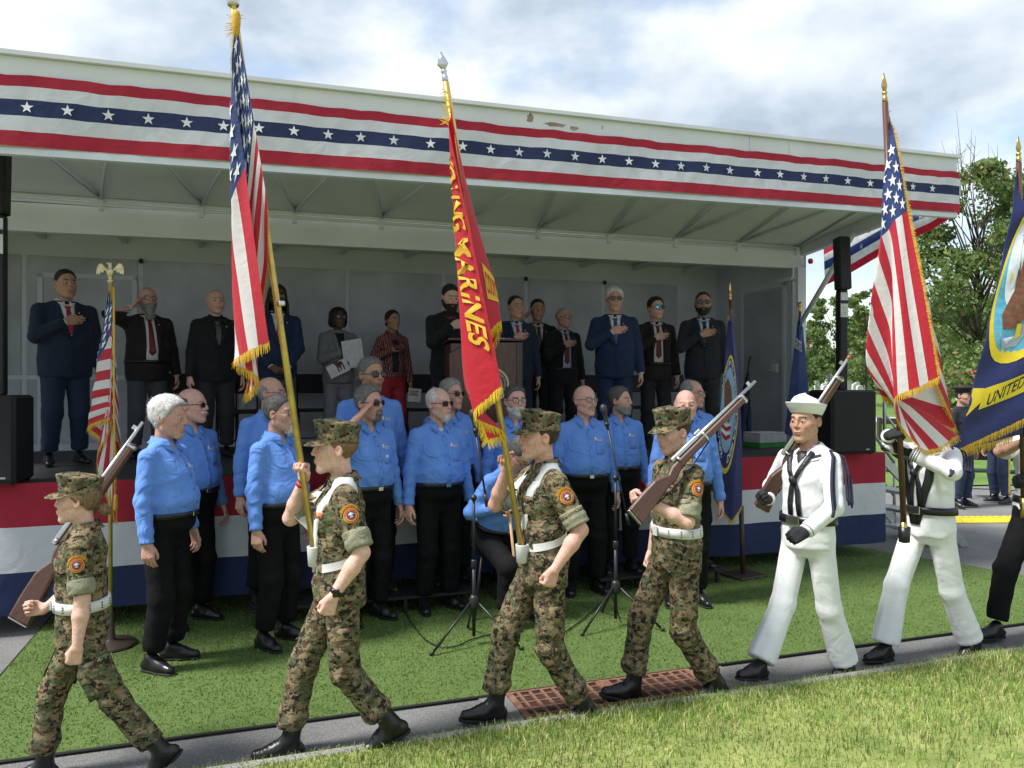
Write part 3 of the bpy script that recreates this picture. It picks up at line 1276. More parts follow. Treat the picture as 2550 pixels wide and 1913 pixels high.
        if bs:
            bc = s.hp.get('beard_col', s.hair_col)
            for b1 in (bs if isinstance(bs, tuple) else (bs,)):
                s.head_cloth('mustache' if b1 == 'mustache' else 'beard', lambda p: beard_field(b1, p, s.hp), hair_mat(bc, HAIR[bc]), low=True)
        return s

    def head_cloth(s, name, f, material, long=False, low=False):
        lo, hi = (-.125, -.21, -.125), (.125, .125, .16)
        if long:
            lo = (-.14, -.15, -.32)
        if low:
            lo, hi = (-.09, -.02, -.20), (.09, .135, .03)
        V, F = mesh_sdf(f, lo, hi, (.0064, .0076, .0090)[s.tier])
        if len(V):                                          # loose strands over the mass of hair
            r = np.random.default_rng(int(s.seed * 100) + len(V))
            n = min(len(F), (1500, 1100, 600)[s.tier])
            q = V[F[r.choice(len(F), n, replace=False)]]
            c = q.mean(1)
            nn = np.cross(q[:, 1] - q[:, 0], q[:, 2] - q[:, 0])
            nn = nn / (nrm(nn)[:, None] + 1e-12)
            fl = np.stack([c[:, 0] * 3, np.where(c[:, 2] > .06, -1.0, -.35), np.where(c[:, 2] > .06, -.2, -1.0)], -1) if not low else np.stack([c[:, 0] * 2, np.full(n, .25), np.full(n, -1.0)], -1)
            t = fl - nn * np.einsum('ij,ij->i', fl, nn)[:, None] + r.normal(0, .18, (n, 3))
            t = t / (nrm(t)[:, None] + 1e-9)
            w_ = np.cross(t, nn) * .0011
            L_ = r.uniform(.008, .019, n)[:, None] * (1.0 if s.hair != 'buzz' else .4)
            up = nn * r.uniform(.12, .5, n)[:, None]
            S = np.stack([c - w_, c + w_, c + (t + up) * L_ + w_ * .4, c + (t + up) * L_ - w_ * .4], 1).reshape(-1, 3)
            F = np.concatenate([F, np.arange(4 * n).reshape(-1, 4) + len(V)])
            V = np.concatenate([V, S])
        return obj(name, np_mesh(name, (V * s.hs) @ s.RH.T + s.hc, F), material, s.root)

    def mat4(s):
        M = np.eye(4)
        M[:3, :3] = s.RH * s.hs
        M[:3, 3] = s.hc
        return Matrix(M.tolist())

    def eyes(s):
        global EYE_ME
        if 'EYE_ME' not in globals():
            b = MB()
            b.sm = True
            n = 10
            rings = [(0.0, .0128, 2), (.0028, .01249, 2), (.003, .01244, 1), (.0063, .01114, 1), (.0066, .01096, 0), (.0105, .0073, 0), (.0128, 0.0, 0), (.0105, -.0073, 0)]
            for i in range(len(rings) - 1):
                (r0, y0, m0), (r1, y1, m1) = rings[i], rings[i + 1]
                b.mi = m0
                V = [(r0 * math.cos(2 * math.pi * j / n), y0, r0 * math.sin(2 * math.pi * j / n)) for j in range(n)] + \
                    [(r1 * math.cos(2 * math.pi * j / n), y1, r1 * math.sin(2 * math.pi * j / n)) for j in range(n)]
                b.add(V, [(j, n + j, n + (j + 1) % n, (j + 1) % n) for j in range(n)], True)
            EYE_ME = b.mesh('eye')
            for m in (mat('eye_white', (.55, .52, .50), rough=.2, var=.03), mat('eye_iris', (.07, .05, .035), rough=.15, var=.3, scale=300),
                      mat('eye_pupil', (.003, .003, .003), rough=.1, var=0)):
                EYE_ME.materials.append(m)
        for sg in (-1, 1):
            o = bpy.data.objects.new('eye', EYE_ME)
            link(o, s.body_ob)
            o.matrix_local = s.mat4() @ Matrix.Translation((sg * .031, .0785, .0068))

    # --- dress details
    def collar(s, material, r=.076, h=.034, drop=.040, open_=24, point=.034, name='collar', parent=None, z=1.494, stand=.010):
        """turned-down collar with points, open at the throat"""
        k = s.k
        n = 26
        V = []
        a0, a1 = rad(open_), rad(360 - open_)
        for i in range(n):
            a = a0 + (a1 - a0) * i / (n - 1)
            fr = (1 + math.cos(a)) / 2
            lead = max(0, 1 - min(i, n - 1 - i) / 4.0)
            dx, dy = math.sin(a), math.cos(a)
            zc = z - .020 * fr * fr - .018 * fr ** 6
            for rr, zz in ((r * .94, zc + h), (r * .99, zc + h + .004), (r * 1.10 + lead * .004, zc + h - drop * .55 - point * .35 * lead),
                           (r * 1.33 + lead * .016, zc + h - drop - point * lead), (r * 1.30 + lead * .014, zc + h - drop - point * lead - .002), (r * .92, zc - .01)):
                V.append(s.tor(np.array([dx * rr * 1.0, -.014 + dy * rr * 1.02 + .006 * fr, zz + stand * 0]) * k))
        F = [(i * 6 + j, (i + 1) * 6 + j, (i + 1) * 6 + (j + 1) % 6, i * 6 + (j + 1) % 6) for i in range(n - 1) for j in range(6)]
        F += [tuple(range(5, -1, -1)), tuple((n - 1) * 6 + j for j in range(6))]
        me = bpy.data.meshes.new(name)
        me.from_pydata([tuple(v) for v in V], [], F)
        me.polygons.foreach_set('use_smooth', [True] * len(F))
        bmfix(me)
        return obj(name, me, material, parent or s.root)

    def front(s):
        return np.column_stack([[1.0, 0, 0], s.T @ np.array([0, 0, 1.0]), s.T @ np.array([0, 1.0, 0])])

    def patch(s, name, rows, material, off=.003, f=None, m=5, R=None, origin=None, parent=None):
        """rows are (z, x_left, x_right) on the chest for the 1.78 m figure"""
        k = s.k
        R = s.front() if R is None else R
        o = s.tor((0, 0, 0)) if origin is None else origin
        V, F = strip(f or s.top, [(z * k, a * k, b * k) for z, a, b in rows], o, R, m=m, off=off)
        return obj(name, np_mesh(name, V, F), material, parent or s.root)

    def flat(s, name, G, F, material, origin, R, off=.004, f=None, parent=None):
        V = lay(f or s.top, np.asarray(G, float)[:, :2], origin, R, off)
        return obj(name, np_mesh(name, V, np.asarray(F), smooth=False), material, parent or s.root)

    def belt(s, material, z=1.035, h=.038, grow=.020, buckle=None, name='belt', f=None):
        """band round the waist, laid on the loft of the torso"""
        k = s.k
        n = 40
        z *= k
        h *= k
        V = []
        an = np.linspace(0, 2 * math.pi, n, endpoint=False)
        st = np.array(s.torso_st(0, .84))
        lof = Loft(st)
        for zz, e in ((z - h / 2, grow - .012), (z - h / 2, grow), (z + h / 2, grow), (z + h / 2, grow - .012)):
            rx, ry, cy = [float(np.interp(zz, lof.z, a)) for a in (lof.rx, lof.ry, lof.cy)]
            V.append(np.array([s.tor((math.sin(a) * (rx + e), cy + math.cos(a) * (ry + e), zz)) for a in an]))
        V = np.concatenate(V)
        F = [(i * n + j, i * n + (j + 1) % n, (i + 1) * n + (j + 1) % n, (i + 1) * n + j) for i in range(3) for j in range(n)]
        o = obj(name, np_mesh(name, V, np.array(F)[:, ::-1]), material, s.root)
        s.belt_pts = (V, n)
        if buckle is not None:
            bm_, bw, bh = buckle
            c = (V[n] + V[2 * n]) / 2
            b = MB().box(c + s.T @ np.array([0, .004, 0]), (bw, .008, bh), s.T, bev=.003)
            b.build('buckle', bm_, o)
        return o

    def glasses(s, kind='sun', frame=(.006, .006, .007), lens=None, r=.0228, hgt=.0172):
        mt = mat('frame_%02d_%02d' % (int(frame[0] * 99), int(frame[1] * 99)), frame, rough=.3, var=.05)
        if lens is None:
            lens = mat('dark_lens', (.004, .004, .005), rough=.08, var=0, spec=.7) if kind == 'sun' else glass_mat()
        fr = MB()
        e = 0.0022 if kind != 'sun' else .0028
        for sg in (-1, 1):
            ring = []
            for j in range(14):
                a = 2 * math.pi * j / 14
                ca, sa = math.cos(a), math.sin(a)
                x = r * np.sign(ca) * abs(ca) ** .6
                z = hgt * np.sign(sa) * abs(sa) ** .6
                ring.append((sg * (.0325) + x, .1045 - abs(sg * .0325 + x) ** 2 * 3.6, .0085 + z))
            fr.tube(ring + [ring[0], ring[1]], e, n=5, caps=False)
            fr.tube([(sg * .0535, .0935, .013), (sg * .074, .055, .012), (sg * .083, -.004, .010), (sg * .083, -.022, -.004)], e * .9, n=5)
            lm = MB()
            lm.sm = True
            cen = (sg * .0325, .1045 - .0325 ** 2 * 3.6 + .001, .0085)
            lm.add([cen] + ring, [(0, 1 + (j + 1) % 14, 1 + j) for j in range(14)], True)
            s._ln = getattr(s, '_ln', []) + [lm]
        fr.tube([(-.0125, .1035, .012), (0, .1075, .014), (.0125, .1035, .012)], e, n=5)
        o = fr.build('sunglasses' if kind == 'sun' else 'glasses', mt, s.root)
        o.matrix_local = s.mat4()
        for lm in s._ln:
            lm.build('lens', lens, o)
        return o

    def copy_none(s):
        return s


def bmfix(me):
    b = bmesh.new()
    b.from_mesh(me)
    bmesh.ops.recalc_face_normals(b, faces=b.faces)
    b.to_mesh(me)
    b.free()


def glass_mat():
    if 'clear_lens' in MATS:
        return MATS['clear_lens']
    m = bpy.data.materials.new('clear_lens')
    m.use_nodes = True
    t = m.node_tree
    b = t.nodes['Principled BSDF']
    b.inputs['Base Color'].default_value = (.9, .92, .94, 1)
    b.inputs['Roughness'].default_value = .05
    b.inputs['Alpha'].default_value = .16
    MATS['clear_lens'] = m
    return m
# ------------------------------------------------------------------ setting: ground, carpet, lawn, kerb
def sheet(name, pts, z, material, kind='structure', sub=None):
    V = [(p[0], p[1], z) for p in pts]
    me = bpy.data.meshes.new(name)
    me.from_pydata(V, [], [tuple(range(len(V)))])
    me.update()
    o = obj(name, me, material)
    if kind:
        o['kind'] = kind
    return o


def speckle_mat(name, c1, c2, c3, big=1.2, fine=220.0, rough=.9, bump=.35):
    m = mat(name, c1, rough=rough, col2=c2, scale=big, bump=bump, bscale=fine * .6)
    t = m.node_tree
    b = t.nodes['Principled BSDF']
    src = b.inputs['Base Color'].links[0].from_socket
    co = t.nodes.new('ShaderNodeTexCoord')
    v = t.nodes.new('ShaderNodeTexVoronoi')
    v.inputs['Scale'].default_value = fine
    t.links.new(co.outputs['Object'], v.inputs['Vector'])
    bw = t.nodes.new('ShaderNodeRGBToBW')
    t.links.new(v.outputs['Color'], bw.inputs[0])
    r = t.nodes.new('ShaderNodeValToRGB')
    r.color_ramp.elements[0].position, r.color_ramp.elements[1].position = .5, .85
    r.color_ramp.elements[0].color, r.color_ramp.elements[1].color = (0, 0, 0, 1), (.75, .75, .75, 1)
    t.links.new(bw.outputs[0], r.inputs[0])
    x = t.nodes.new('ShaderNodeMixRGB')
    t.links.new(r.outputs[0], x.inputs[0])
    t.links.new(src, x.inputs[1])
    x.inputs[2].default_value = (*c3, 1)
    t.links.new(x.outputs[0], b.inputs['Base Color'])
    return m


asphalt = speckle_mat('asphalt', (.10, .098, .096), (.165, .162, .157), (.27, .265, .255))
lawn_soil = mat('lawn_soil', (.15, .20, .045), rough=.95, col2=(.28, .31, .09), scale=5, bump=.6, bscale=60)
field_grass = mat('field_grass', (.075, .145, .020), rough=.95, col2=(.125, .215, .038), scale=1.6, bump=.8, bscale=25)
sheet('ground', [(-400, -200), (400, -200), (400, 1500), (-400, 1500)], -.004, asphalt)

# lawn edge and carpet front run along the marching line
def lp(s, q):
    """s along the line, q metres behind the lawn edge"""
    base = ground(690, 1913)
    p = base + AX * s + NB * q
    return np.array([p[0], p[1], 0.0])


lawn_z = .055
o_lawn = sheet('lawn', [lp(-14, -.07), lp(16, -.07), lp(16, -12), lp(-14, -12)], lawn_z, lawn_soil)
kerb_m = speckle_mat('kerb_concrete', (.26, .25, .235), (.36, .35, .33), (.20, .19, .18), fine=150, rough=.9)
for i in range(10):
    k0 = -14 + i * 3.0
    kb = MB()
    kb.box(lp(k0 + 1.5, -.035) + np.array([0, 0, lawn_z / 2 - .02]), (2.988, .07, lawn_z + .05), RST, bev=.012)
    ko = kb.build('kerb', kerb_m)
    ko['kind'] = 'structure'

# far lawn of the cemetery beyond the stage
def rise(x, y):
    """height of the cemetery slope"""
    d = np.asarray(y, float) - .12 * np.asarray(x, float)
    return np.interp(d, [12.5, 16, 22, 30, 45, 90, 300, 1500], [.010, .10, .48, 1.10, 1.50, 1.62, 1.70, 1.80])


gx = np.concatenate([np.linspace(-400, -20, 12), np.linspace(-10, 60, 30), np.linspace(80, 600, 14)])
gy = np.concatenate([[13.0], np.linspace(14, 60, 34), np.linspace(75, 300, 12), [600, 1490]])
XX, YY = np.meshgrid(gx, gy, indexing='ij')
YY = YY + .12 * np.clip(XX, -40, 60) * (YY < 60)
V = np.stack([XX, YY, rise(XX, YY)], -1).reshape(-1, 3)
ni, nj = len(gx), len(gy)
F = np.array([(i * nj + j, (i + 1) * nj + j, (i + 1) * nj + j + 1, i * nj + j + 1) for i in range(ni - 1) for j in range(nj - 1)])
fl = obj('cemetery_lawn', np_mesh('cemetery_lawn', V, F), field_grass)
fl['kind'] = 'structure'
path_m = speckle_mat('path_concrete', (.42, .40, .37), (.5, .48, .45), (.34, .33, .31), fine=90)
pv = []
for x in np.linspace(4, 40, 20):
    for q in (23.6, 24.9):
        y = q + .12 * x
        pv.append((x, y, float(rise(x, y)) + .02))
o = obj('path', np_mesh('path', np.array(pv), np.array([(i * 2, i * 2 + 2, i * 2 + 3, i * 2 + 1) for i in range(19)])), path_m)
o['kind'] = 'structure'

# ------------------------------------------------------------------ blades of grass
def blades(name, pts, hmin, hmax, wid, mats, seed, lean=.5, parent=None, z=0.0, hvar=None, seg=2):
    r = np.random.default_rng(seed)
    n = len(pts)
    az = r.uniform(0, 2 * math.pi, n)
    h = r.uniform(hmin, hmax, n) * (1 if hvar is None else hvar)
    la = r.uniform(0, 2 * math.pi, n)
    ln = r.uniform(.1, 1.0, n) * lean * h
    wv = np.stack([np.cos(az), np.sin(az), np.zeros(n)], -1) * (wid * r.uniform(.7, 1.3, n))[:, None] / 2
    lv = np.stack([np.cos(la), np.sin(la), np.zeros(n)], -1) * ln[:, None]
    base = np.column_stack([pts, np.full(n, z)])
    up = np.array([0, 0, 1.0])
    V = [base - wv, base + wv, base + lv * .3 + up * (h * .55)[:, None] + wv * .8, base + lv * .3 + up * (h * .55)[:, None] - wv * .8, base + lv + up * (h * (1 - .25 * lean))[:, None]]
    V = np.stack(V, 1).reshape(-1, 3)
    i = np.arange(n) * 5
    T = np.concatenate([np.stack([i, i + 1, i + 2], -1), np.stack([i, i + 2, i + 3], -1), np.stack([i + 3, i + 2, i + 4], -1)])
    mi = np.tile(r.choice(len(mats), n, p=[.34, .26, .2, .2][:len(mats)] if len(mats) == 4 else None), 3)
    me = np_mesh(name, V, T, smooth=False, mi=mi)
    for m in mats:
        me.materials.append(m)
    return obj(name, me, None, parent)


gm = [mat('blade_green', (.175, .275, .050), rough=.6, var=.3, scale=3, trans=.3), mat('blade_bright', (.30, .40, .085), rough=.6, var=.25, scale=3, trans=.3),
      mat('blade_straw', (.58, .52, .25), rough=.7, var=.25, scale=3, trans=.3), mat('blade_dark', (.095, .165, .034), rough=.6, var=.3, scale=3, trans=.3)]
r_ = np.random.default_rng(3)
N = 62000
S_ = r_.uniform(-3.2, 6.2, N)
Q_ = -np.abs(r_.gamma(1.1, .55, N)) + .015
base0 = ground(690, 1913)
PT = base0[None, :2] + S_[:, None] * AX[None, :2] + Q_[:, None] * NB[None, :2]
keep = Q_ > -3.0
patch_ = .75 + .5 * (np.sin(PT[:, 0] * 3.1 + 2 * np.sin(PT[:, 1] * 2.3)) * .5 + .5)
edge = np.clip((-Q_) / .10, .55, 1)
g_o = blades('grass', PT[keep], .024, .070, .0042, gm, 5, lean=.75, z=lawn_z - .004, hvar=(patch_ * edge)[keep])
tag(g_o, 'uneven green and straw coloured lawn grass along the kerb', 'grass', kind='stuff')

# ------------------------------------------------------------------ artificial turf carpet
cA, cB = ground(0, 1902), ground(2550, 1556)
cdir = unit(cB - cA)
cL = ground(99, 1555) + np.array([-.12, .5, 0])
cFL = cA - cdir * .34
cFR = cA + cdir * 8.6
cR = ground(2180, 1382)
turf_m = mat('turf_backing', (.075, .125, .025), rough=.95, col2=(.095, .150, .034), scale=7, bump=.9, bscale=90)
back_r = NB * (STAGE_C + .45) + AX * (cR @ AX)
tc = [cFL, cFR, cR + unit(cR - ground(2550, 1479)) * .6, cL + NB * .9]
carpet_root = empty('turf_carpet', (0, 0, 0))
tag(carpet_root, 'green artificial turf carpet laid before the draped stage', 'carpet')
cm = MB()
n_ = len(tc)
cm.add([(p[0], p[1], .014) for p in tc] + [(p[0], p[1], .001) for p in tc],
       [tuple(range(n_))] + [(i, i + n_, (i + 1) % n_ + n_, (i + 1) % n_) for i in range(n_)])
cm.build('backing', turf_m, carpet_root)
em = MB()
for a, b in ((cFL, cFR), (cFL, tc[3])):
    em.tube([np.array([*a[:2], .009]), np.array([*b[:2], .009])], .009, n=6)
em.build('edge_binding', mat('turf_edge', (.008, .009, .008), rough=.9), carpet_root)
poly = np.array([p[:2] for p in tc])


def in_poly(P, poly):
    inside = np.zeros(len(P), bool)
    j = len(poly) - 1
    for i in range(len(poly)):
        c = ((poly[i, 1] > P[:, 1]) != (poly[j, 1] > P[:, 1])) & (P[:, 0] < (poly[j, 0] - poly[i, 0]) * (P[:, 1] - poly[i, 1]) / (poly[j, 1] - poly[i, 1] + 1e-12) + poly[i, 0])
        inside ^= c
        j = i
    return inside


NT = 200000
PT = np.column_stack([r_.uniform(-4.6, 6.2, NT), r_.uniform(3.5, 9.6, NT)])
PT = PT[in_poly(PT, poly)]
dens = np.clip(1.25 - (PT[:, 1] - 3.9) * .16, .35, 1)
PT = PT[r_.uniform(0, 1, len(PT)) < dens]
tm = [mat('pile_green', (.170, .270, .060), rough=.55, var=.2, scale=2, trans=.35), mat('pile_light', (.225, .340, .088), rough=.5, var=.2, scale=2, trans=.35),
      mat('pile_dark', (.135, .220, .046), rough=.6, var=.2, scale=2, trans=.35), mat('pile_olive', (.180, .250, .065), rough=.6, var=.2, scale=2, trans=.35)]
pile = blades('pile', PT, .011, .022, .0062, tm, 8, lean=.9, z=.013, parent=carpet_root)
tag(pile, kind='stuff')

# ------------------------------------------------------------------ rusty storm drain grate
rust = mat('rusted_iron', (.14, .066, .040), rough=.8, col2=(.30, .16, .10), scale=22, bump=.4, bscale=70)
pit_shade_m = mat('pit_shade', (.030, .012, .008), rough=.9, col2=(.06, .026, .016), scale=12, bump=.3)  # near-black brown: shade of the drain hollow put into the colour
g0 = ground(1268, 1742)
gs = float((g0 - base0) @ AX)
gL, gW = 1.24, .50
gq0 = -.005
gr = empty('storm_drain_grate', lp(gs + gL / 2, gq0 + gW / 2))
tag(gr, 'rusty brown cast iron storm drain grate set at the kerb', 'drain grate')
RZ = ANG
fr = MB()
for (x, y, sx, sy) in ((0, -gW / 2 + .018, gL, .036), (0, gW / 2 - .018, gL, .036), (-gL / 2 + .018, 0, .036, gW - .072), (gL / 2 - .018, 0, .036, gW - .072), (0, 0, .05, gW - .072)):
    fr.box((x, y, .004), (sx, sy, .022), bev=.003)
fr_o = fr.build('frame', rust, gr)
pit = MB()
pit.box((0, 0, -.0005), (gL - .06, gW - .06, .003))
pit.build('pit', pit_shade_m, gr)  # shallow plate below the bars, painted dark to stand for the shaded hollow
nb = 16
bar_me = None
for i in range(nb):
    x = -gL / 2 + .036 + (gL - .072) * (i + .5) / nb
    if abs(x) < .03:
        continue
    if bar_me is None:
        b_ = MB()
        b_.box((0, 0, 0), (.016, gW - .074, .018), rotz(-.0), bev=.002)
        bar_me = b_.mesh('bar')
    obj('bar', bar_me, rust, gr, (x, 0, .006))
cr_me = None
for j in range(5):
    for sg in (-1, 1):
        if cr_me is None:
            b_ = MB()
            b_.box((0, 0, 0), (gL / 2 - .062, .012, .010), bev=.002)
            cr_me = b_.mesh('cross_bar')
        obj('cross_bar', cr_me, rust, gr, (sg * (gL / 4 - .004), -gW / 2 + .036 + (gW - .072) * (j + .5) / 5, .0035))
gr.rotation_euler = (0, 0, RZ)
apron = speckle_mat('drain_concrete', (.17, .165, .155), (.24, .235, .22), (.12, .115, .11), fine=160)
for i, (a, b) in enumerate(((gs - .17, gs - .004), (gs + gL + .004, gs + gL + .24))):
    p = MB()
    p.box(lp((a + b) / 2, gq0 + gW / 2) + np.array([0, 0, .0]), (b - a, gW, .008), RST)
    po = p.build('drain_apron', apron)
    po['kind'] = 'structure'

# ------------------------------------------------------------------ mobile stage
paint = mat('stage_white_paint', (.70, .72, .765), rough=.45, var=.05, scale=2.2, bump=.04, bscale=30)
# rust streaks and grime with a shape of their own on the fascia
grey_in = mat('stage_grey_paint', (.66, .69, .755), rough=.5, var=.07, scale=1.5, bump=.03, bscale=40)
grey_dk = mat('stage_panel_paint', (.50, .52, .56), rough=.55, var=.17, scale=2.2, bump=.03, bscale=25)
floor_m = mat('stage_floor_black', (.035, .036, .038), rough=.6, var=.25, scale=4, bump=.25, bscale=80)
seam_m = mat('seam_shadow', (.05, .05, .052), rough=.7)

S_R = stage_s_at(2200, 0)[0]                            # right end of the stage floor
S_L = S_R - 9.75
T_B = 1.40                                              # opening (beam) plane
T_W = 3.10                                              # back wall
T_C = -.90                                              # canopy front
st = empty('mobile_stage', stage_pt((S_L + S_R) / 2, 1.5, 0), ANG)
tag(st, 'white mobile trailer stage with raised canopy and grey interior', 'stage')
st_c = (S_L + S_R) / 2


def sp(s, t, z):
    """stage-local coordinates"""
    return np.array([s - st_c, t - 1.5, z])


b = MB()
b.box(sp(st_c, T_W / 2 + .004, STAGE_Z - .045), (S_R - S_L, T_W - .008, .09))
b.build('deck', floor_m, st)
leg_me = MB().box((0, 0, 0), (.07, .07, STAGE_Z - .092)).mesh('deck_support')
for i in range(6):
    for t in (.45, 1.6, 2.8):
        s_ = S_L + .4 + (S_R - S_L - .8) * i / 5
        obj('deck_support', leg_me, grey_dk, st, sp(s_, t, (STAGE_Z - .09) / 2))
b = MB()
b.box(sp(st_c, 1.3, .55), (S_R - S_L - .3, .04, .95))
b.build('chassis_side', mat('chassis_black', (.015, .015, .016), rough=.7), st)
# back wall with panels
b = MB()
b.box(sp(st_c, T_W + .04, 2.32), (S_R - S_L, .08, 2.42))
back = b.build('back_wall', grey_in, st)
pan = [stage_s_at(x, T_W)[0] for x in (-140, 60, 350, 600, 865, 1105, 1310, 1502, 1690)]
for a, c in zip(pan[:-1], pan[1:]):
    b = MB()
    b.box(sp((a + c) / 2, T_W - .006, 2.60), (c - a - .05, .012, 1.30), bev=.004)
    b.build('panel', grey_dk, back)
    b = MB()
    b.box(sp((a + c) / 2, T_W - .006, 1.55), (c - a - .05, .012, .70), bev=.004)
    b.build('panel', grey_dk, back)
b = MB()
dl, dr = stage_s_at(95, T_W)[0], stage_s_at(342, T_W)[0]
for (s0, s1, z0, z1) in ((dl, dl + .05, 1.12, 3.06), (dr - .05, dr, 1.12, 3.06), (dl, dr, 3.02, 3.07)):
    b.box(sp((s0 + s1) / 2, T_W - .022, (z0 + z1) / 2), (s1 - s0, .02, z1 - z0))
b.build('door_frame', grey_in, back)
for x in (352, 1308, 1504):
    s_, d_ = stage_s_at(x, T_W)
    b = MB().box(sp(s_, T_W - .03, 3.24), (.04, .03, .05))
    b.build('panel_latch', mat('black_metal', (.012, .012, .013), rough=.45), back)
# right end wall with door and post
SE = S_R - .02
b = MB()
b.box(sp(SE + .04, (T_B + T_W) / 2 + .02, 2.32), (.08, T_W - T_B + .04, 2.42))
end = b.build('end_wall', grey_in, st)
b = MB()
b.box(sp(SE - .006, T_B + .62, 2.10), (.014, .80, 1.92), bev=.004)
dr_o = b.build('door', grey_dk, end)
b = MB()
b.box(sp(SE - .03, T_B + .34, 2.05), (.035, .10, .12), bev=.006)
b.box(sp(SE - .055, T_B + .37, 2.03), (.02, .14, .02), bev=.004)
b.build('door_handle', paint, dr_o)
b = MB()
for (t0, t1, z0, z1) in ((T_B + .16, T_B + .21, 1.12, 3.14), (T_B + 1.04, T_B + 1.09, 1.12, 3.14), (T_B + .16, T_B + 1.09, 3.08, 3.14)):
    b.box(sp(SE - .012, (t0 + t1) / 2, (z0 + z1) / 2), (.03, t1 - t0, z1 - z0))
b.build('door_frame', paint, end)
b = MB()
b.box(sp(SE - .03, T_B + .1, 3.16), (.06, .35, .05), bev=.006)
b.tube([sp(SE - .02, T_B + .05, 3.0), sp(SE - .04, T_B + .05, 3.14)], .012)
b.build('door_closer', paint, end)
# post, outer corner skin
b = MB()
b.box(sp(SE + .02, T_B - .05, 2.20), (.12, .12, 2.17))
b.build('corner_post', grey_in, st)
b = MB()
b.add([sp(SE + .09, T_B - .10, 1.0), sp(SE + .24, T_B + .02, 1.0), sp(SE + .24, T_W, 1.0), sp(SE + .09, T_W, 1.0),
       sp(SE + .09, T_B - .10, 3.45), sp(SE + .10, T_B + .02, 3.45), sp(SE + .10, T_W, 3.45), sp(SE + .09, T_W, 3.45)],
      [(3, 2, 1, 0), (4, 5, 6, 7), (0, 1, 5, 4), (1, 2, 6, 5), (2, 3, 7, 6), (3, 0, 4, 7)])
b.build('outer_skin', paint, st)
b = MB()
b.lathe([(.001, 0), (.035, .004), (.035, .02), (.02, .03)], sp(SE + .13, T_B - .12, 3.36), rotx(rad(90)))
b.build('marker_lamp', mat('red_lamp', (.45, .02, .02), rough=.2), st)
# left end wall (out of frame)
b = MB()
b.box(sp(S_L - .04, (T_B + T_W) / 2 + .02, 2.32), (.08, T_W - T_B + .04, 2.42))
b.build('end_wall', grey_in, st)
# main beam across the opening, rails, roof
tilt = .078 / (S_R - S_L)


def zz(s, z):
    return z + (s - st_c) * tilt


bL, bR = S_L, SE + .08
b = MB()
V = [sp(bL, T_B - .02, zz(bL, 3.245)), sp(bR, T_B - .02, zz(bR, 3.245)), sp(bR, T_B + .07, zz(bR, 3.245)), sp(bL, T_B + .07, zz(bL, 3.245)),
     sp(bL, T_B - .02, zz(bL, 3.50)), sp(bR, T_B - .02, zz(bR, 3.50)), sp(bR, T_B + .07, zz(bR, 3.50)), sp(bL, T_B + .07, zz(bL, 3.50))]
b.add(V, [(3, 2, 1, 0), (4, 5, 6, 7), (0, 1, 5, 4), (1, 2, 6, 5), (2, 3, 7, 6), (3, 0, 4, 7)])
b.build('header_beam', paint, st)
b = MB()
b.box(sp(st_c, (T_B + T_W) / 2 + .08, 3.53), (S_R - S_L + .1, T_W - T_B + .10, .05))
b.build('roof', paint, st)
b = MB()
for i in range(12):
    s_ = S_L + .4 + i * .8
    b.box(sp(s_, (T_B + T_W) / 2 + .07, 3.46), (.05, T_W - T_B - .1, .06))
b.build('roof_rib', grey_in, st)
# canopy
z_h = 3.545
cz0, cz1 = 3.70, 3.80                                   # underside at the fascia, left and right
b = MB()
V = [sp(bL, T_B - .03, z_h), sp(bR, T_B - .03, z_h), sp(bR + .02, T_C + .04, cz1), sp(bL, T_C + .04, cz0),
     sp(bL, T_B - .03, z_h + .05), sp(bR, T_B - .03, z_h + .05), sp(bR + .02, T_C + .04, cz1 + .06), sp(bL, T_C + .04, cz0 + .06)]
b.add(V, [(0, 1, 2, 3), (7, 6, 5, 4), (1, 0, 4, 5), (2, 1, 5, 6), (3, 2, 6, 7), (0, 3, 7, 4)])
can = b.build('canopy', grey_in, st)


def under(s, u):
    """point on the canopy underside, u=0 hinge .. 1 front"""
    a = sp(s, T_B - .03 + (T_C + .07 - T_B) * u, z_h + ((cz0 + (cz1 - cz0) * (s - bL) / (bR - bL)) - z_h) * u)
    return a


px_ribs = (120, 480, 800, 1090, 1230, 1450)
b = MB()
b.tube([under(bL, .02) - [0, 0, .02], under(bR, .02) - [0, 0, .02]], .022, n=6)
b.tube([under(bL, .0) - [0, .06, .06], under(bR, .0) - [0, .06, .06]], .018, n=6)
b.build('hinge_rail', paint, can)
rs = np.linspace(S_L + .35, S_R - .05, 12)
for i, s_ in enumerate(rs):
    b = MB()
    b.box(under(s_, 0.01) + np.array([0, -.03, -.07]), (.05, .05, .10), bev=.004)
    b.build('hinge', paint, can)
k_ = 0
for i in range(len(rs) - 1):
    a0, a1 = under(rs[i], .04) - [0, 0, .016], under((rs[i] + rs[i + 1]) / 2, .97) - [0, 0, .016]
    a2 = under(rs[i + 1], .04) - [0, 0, .016]
    for p, q in ((a0, a1), (a1, a2)):
        b = MB()
        b.tube([p, q], .014, n=6)
        b.build('brace', grey_in, can)
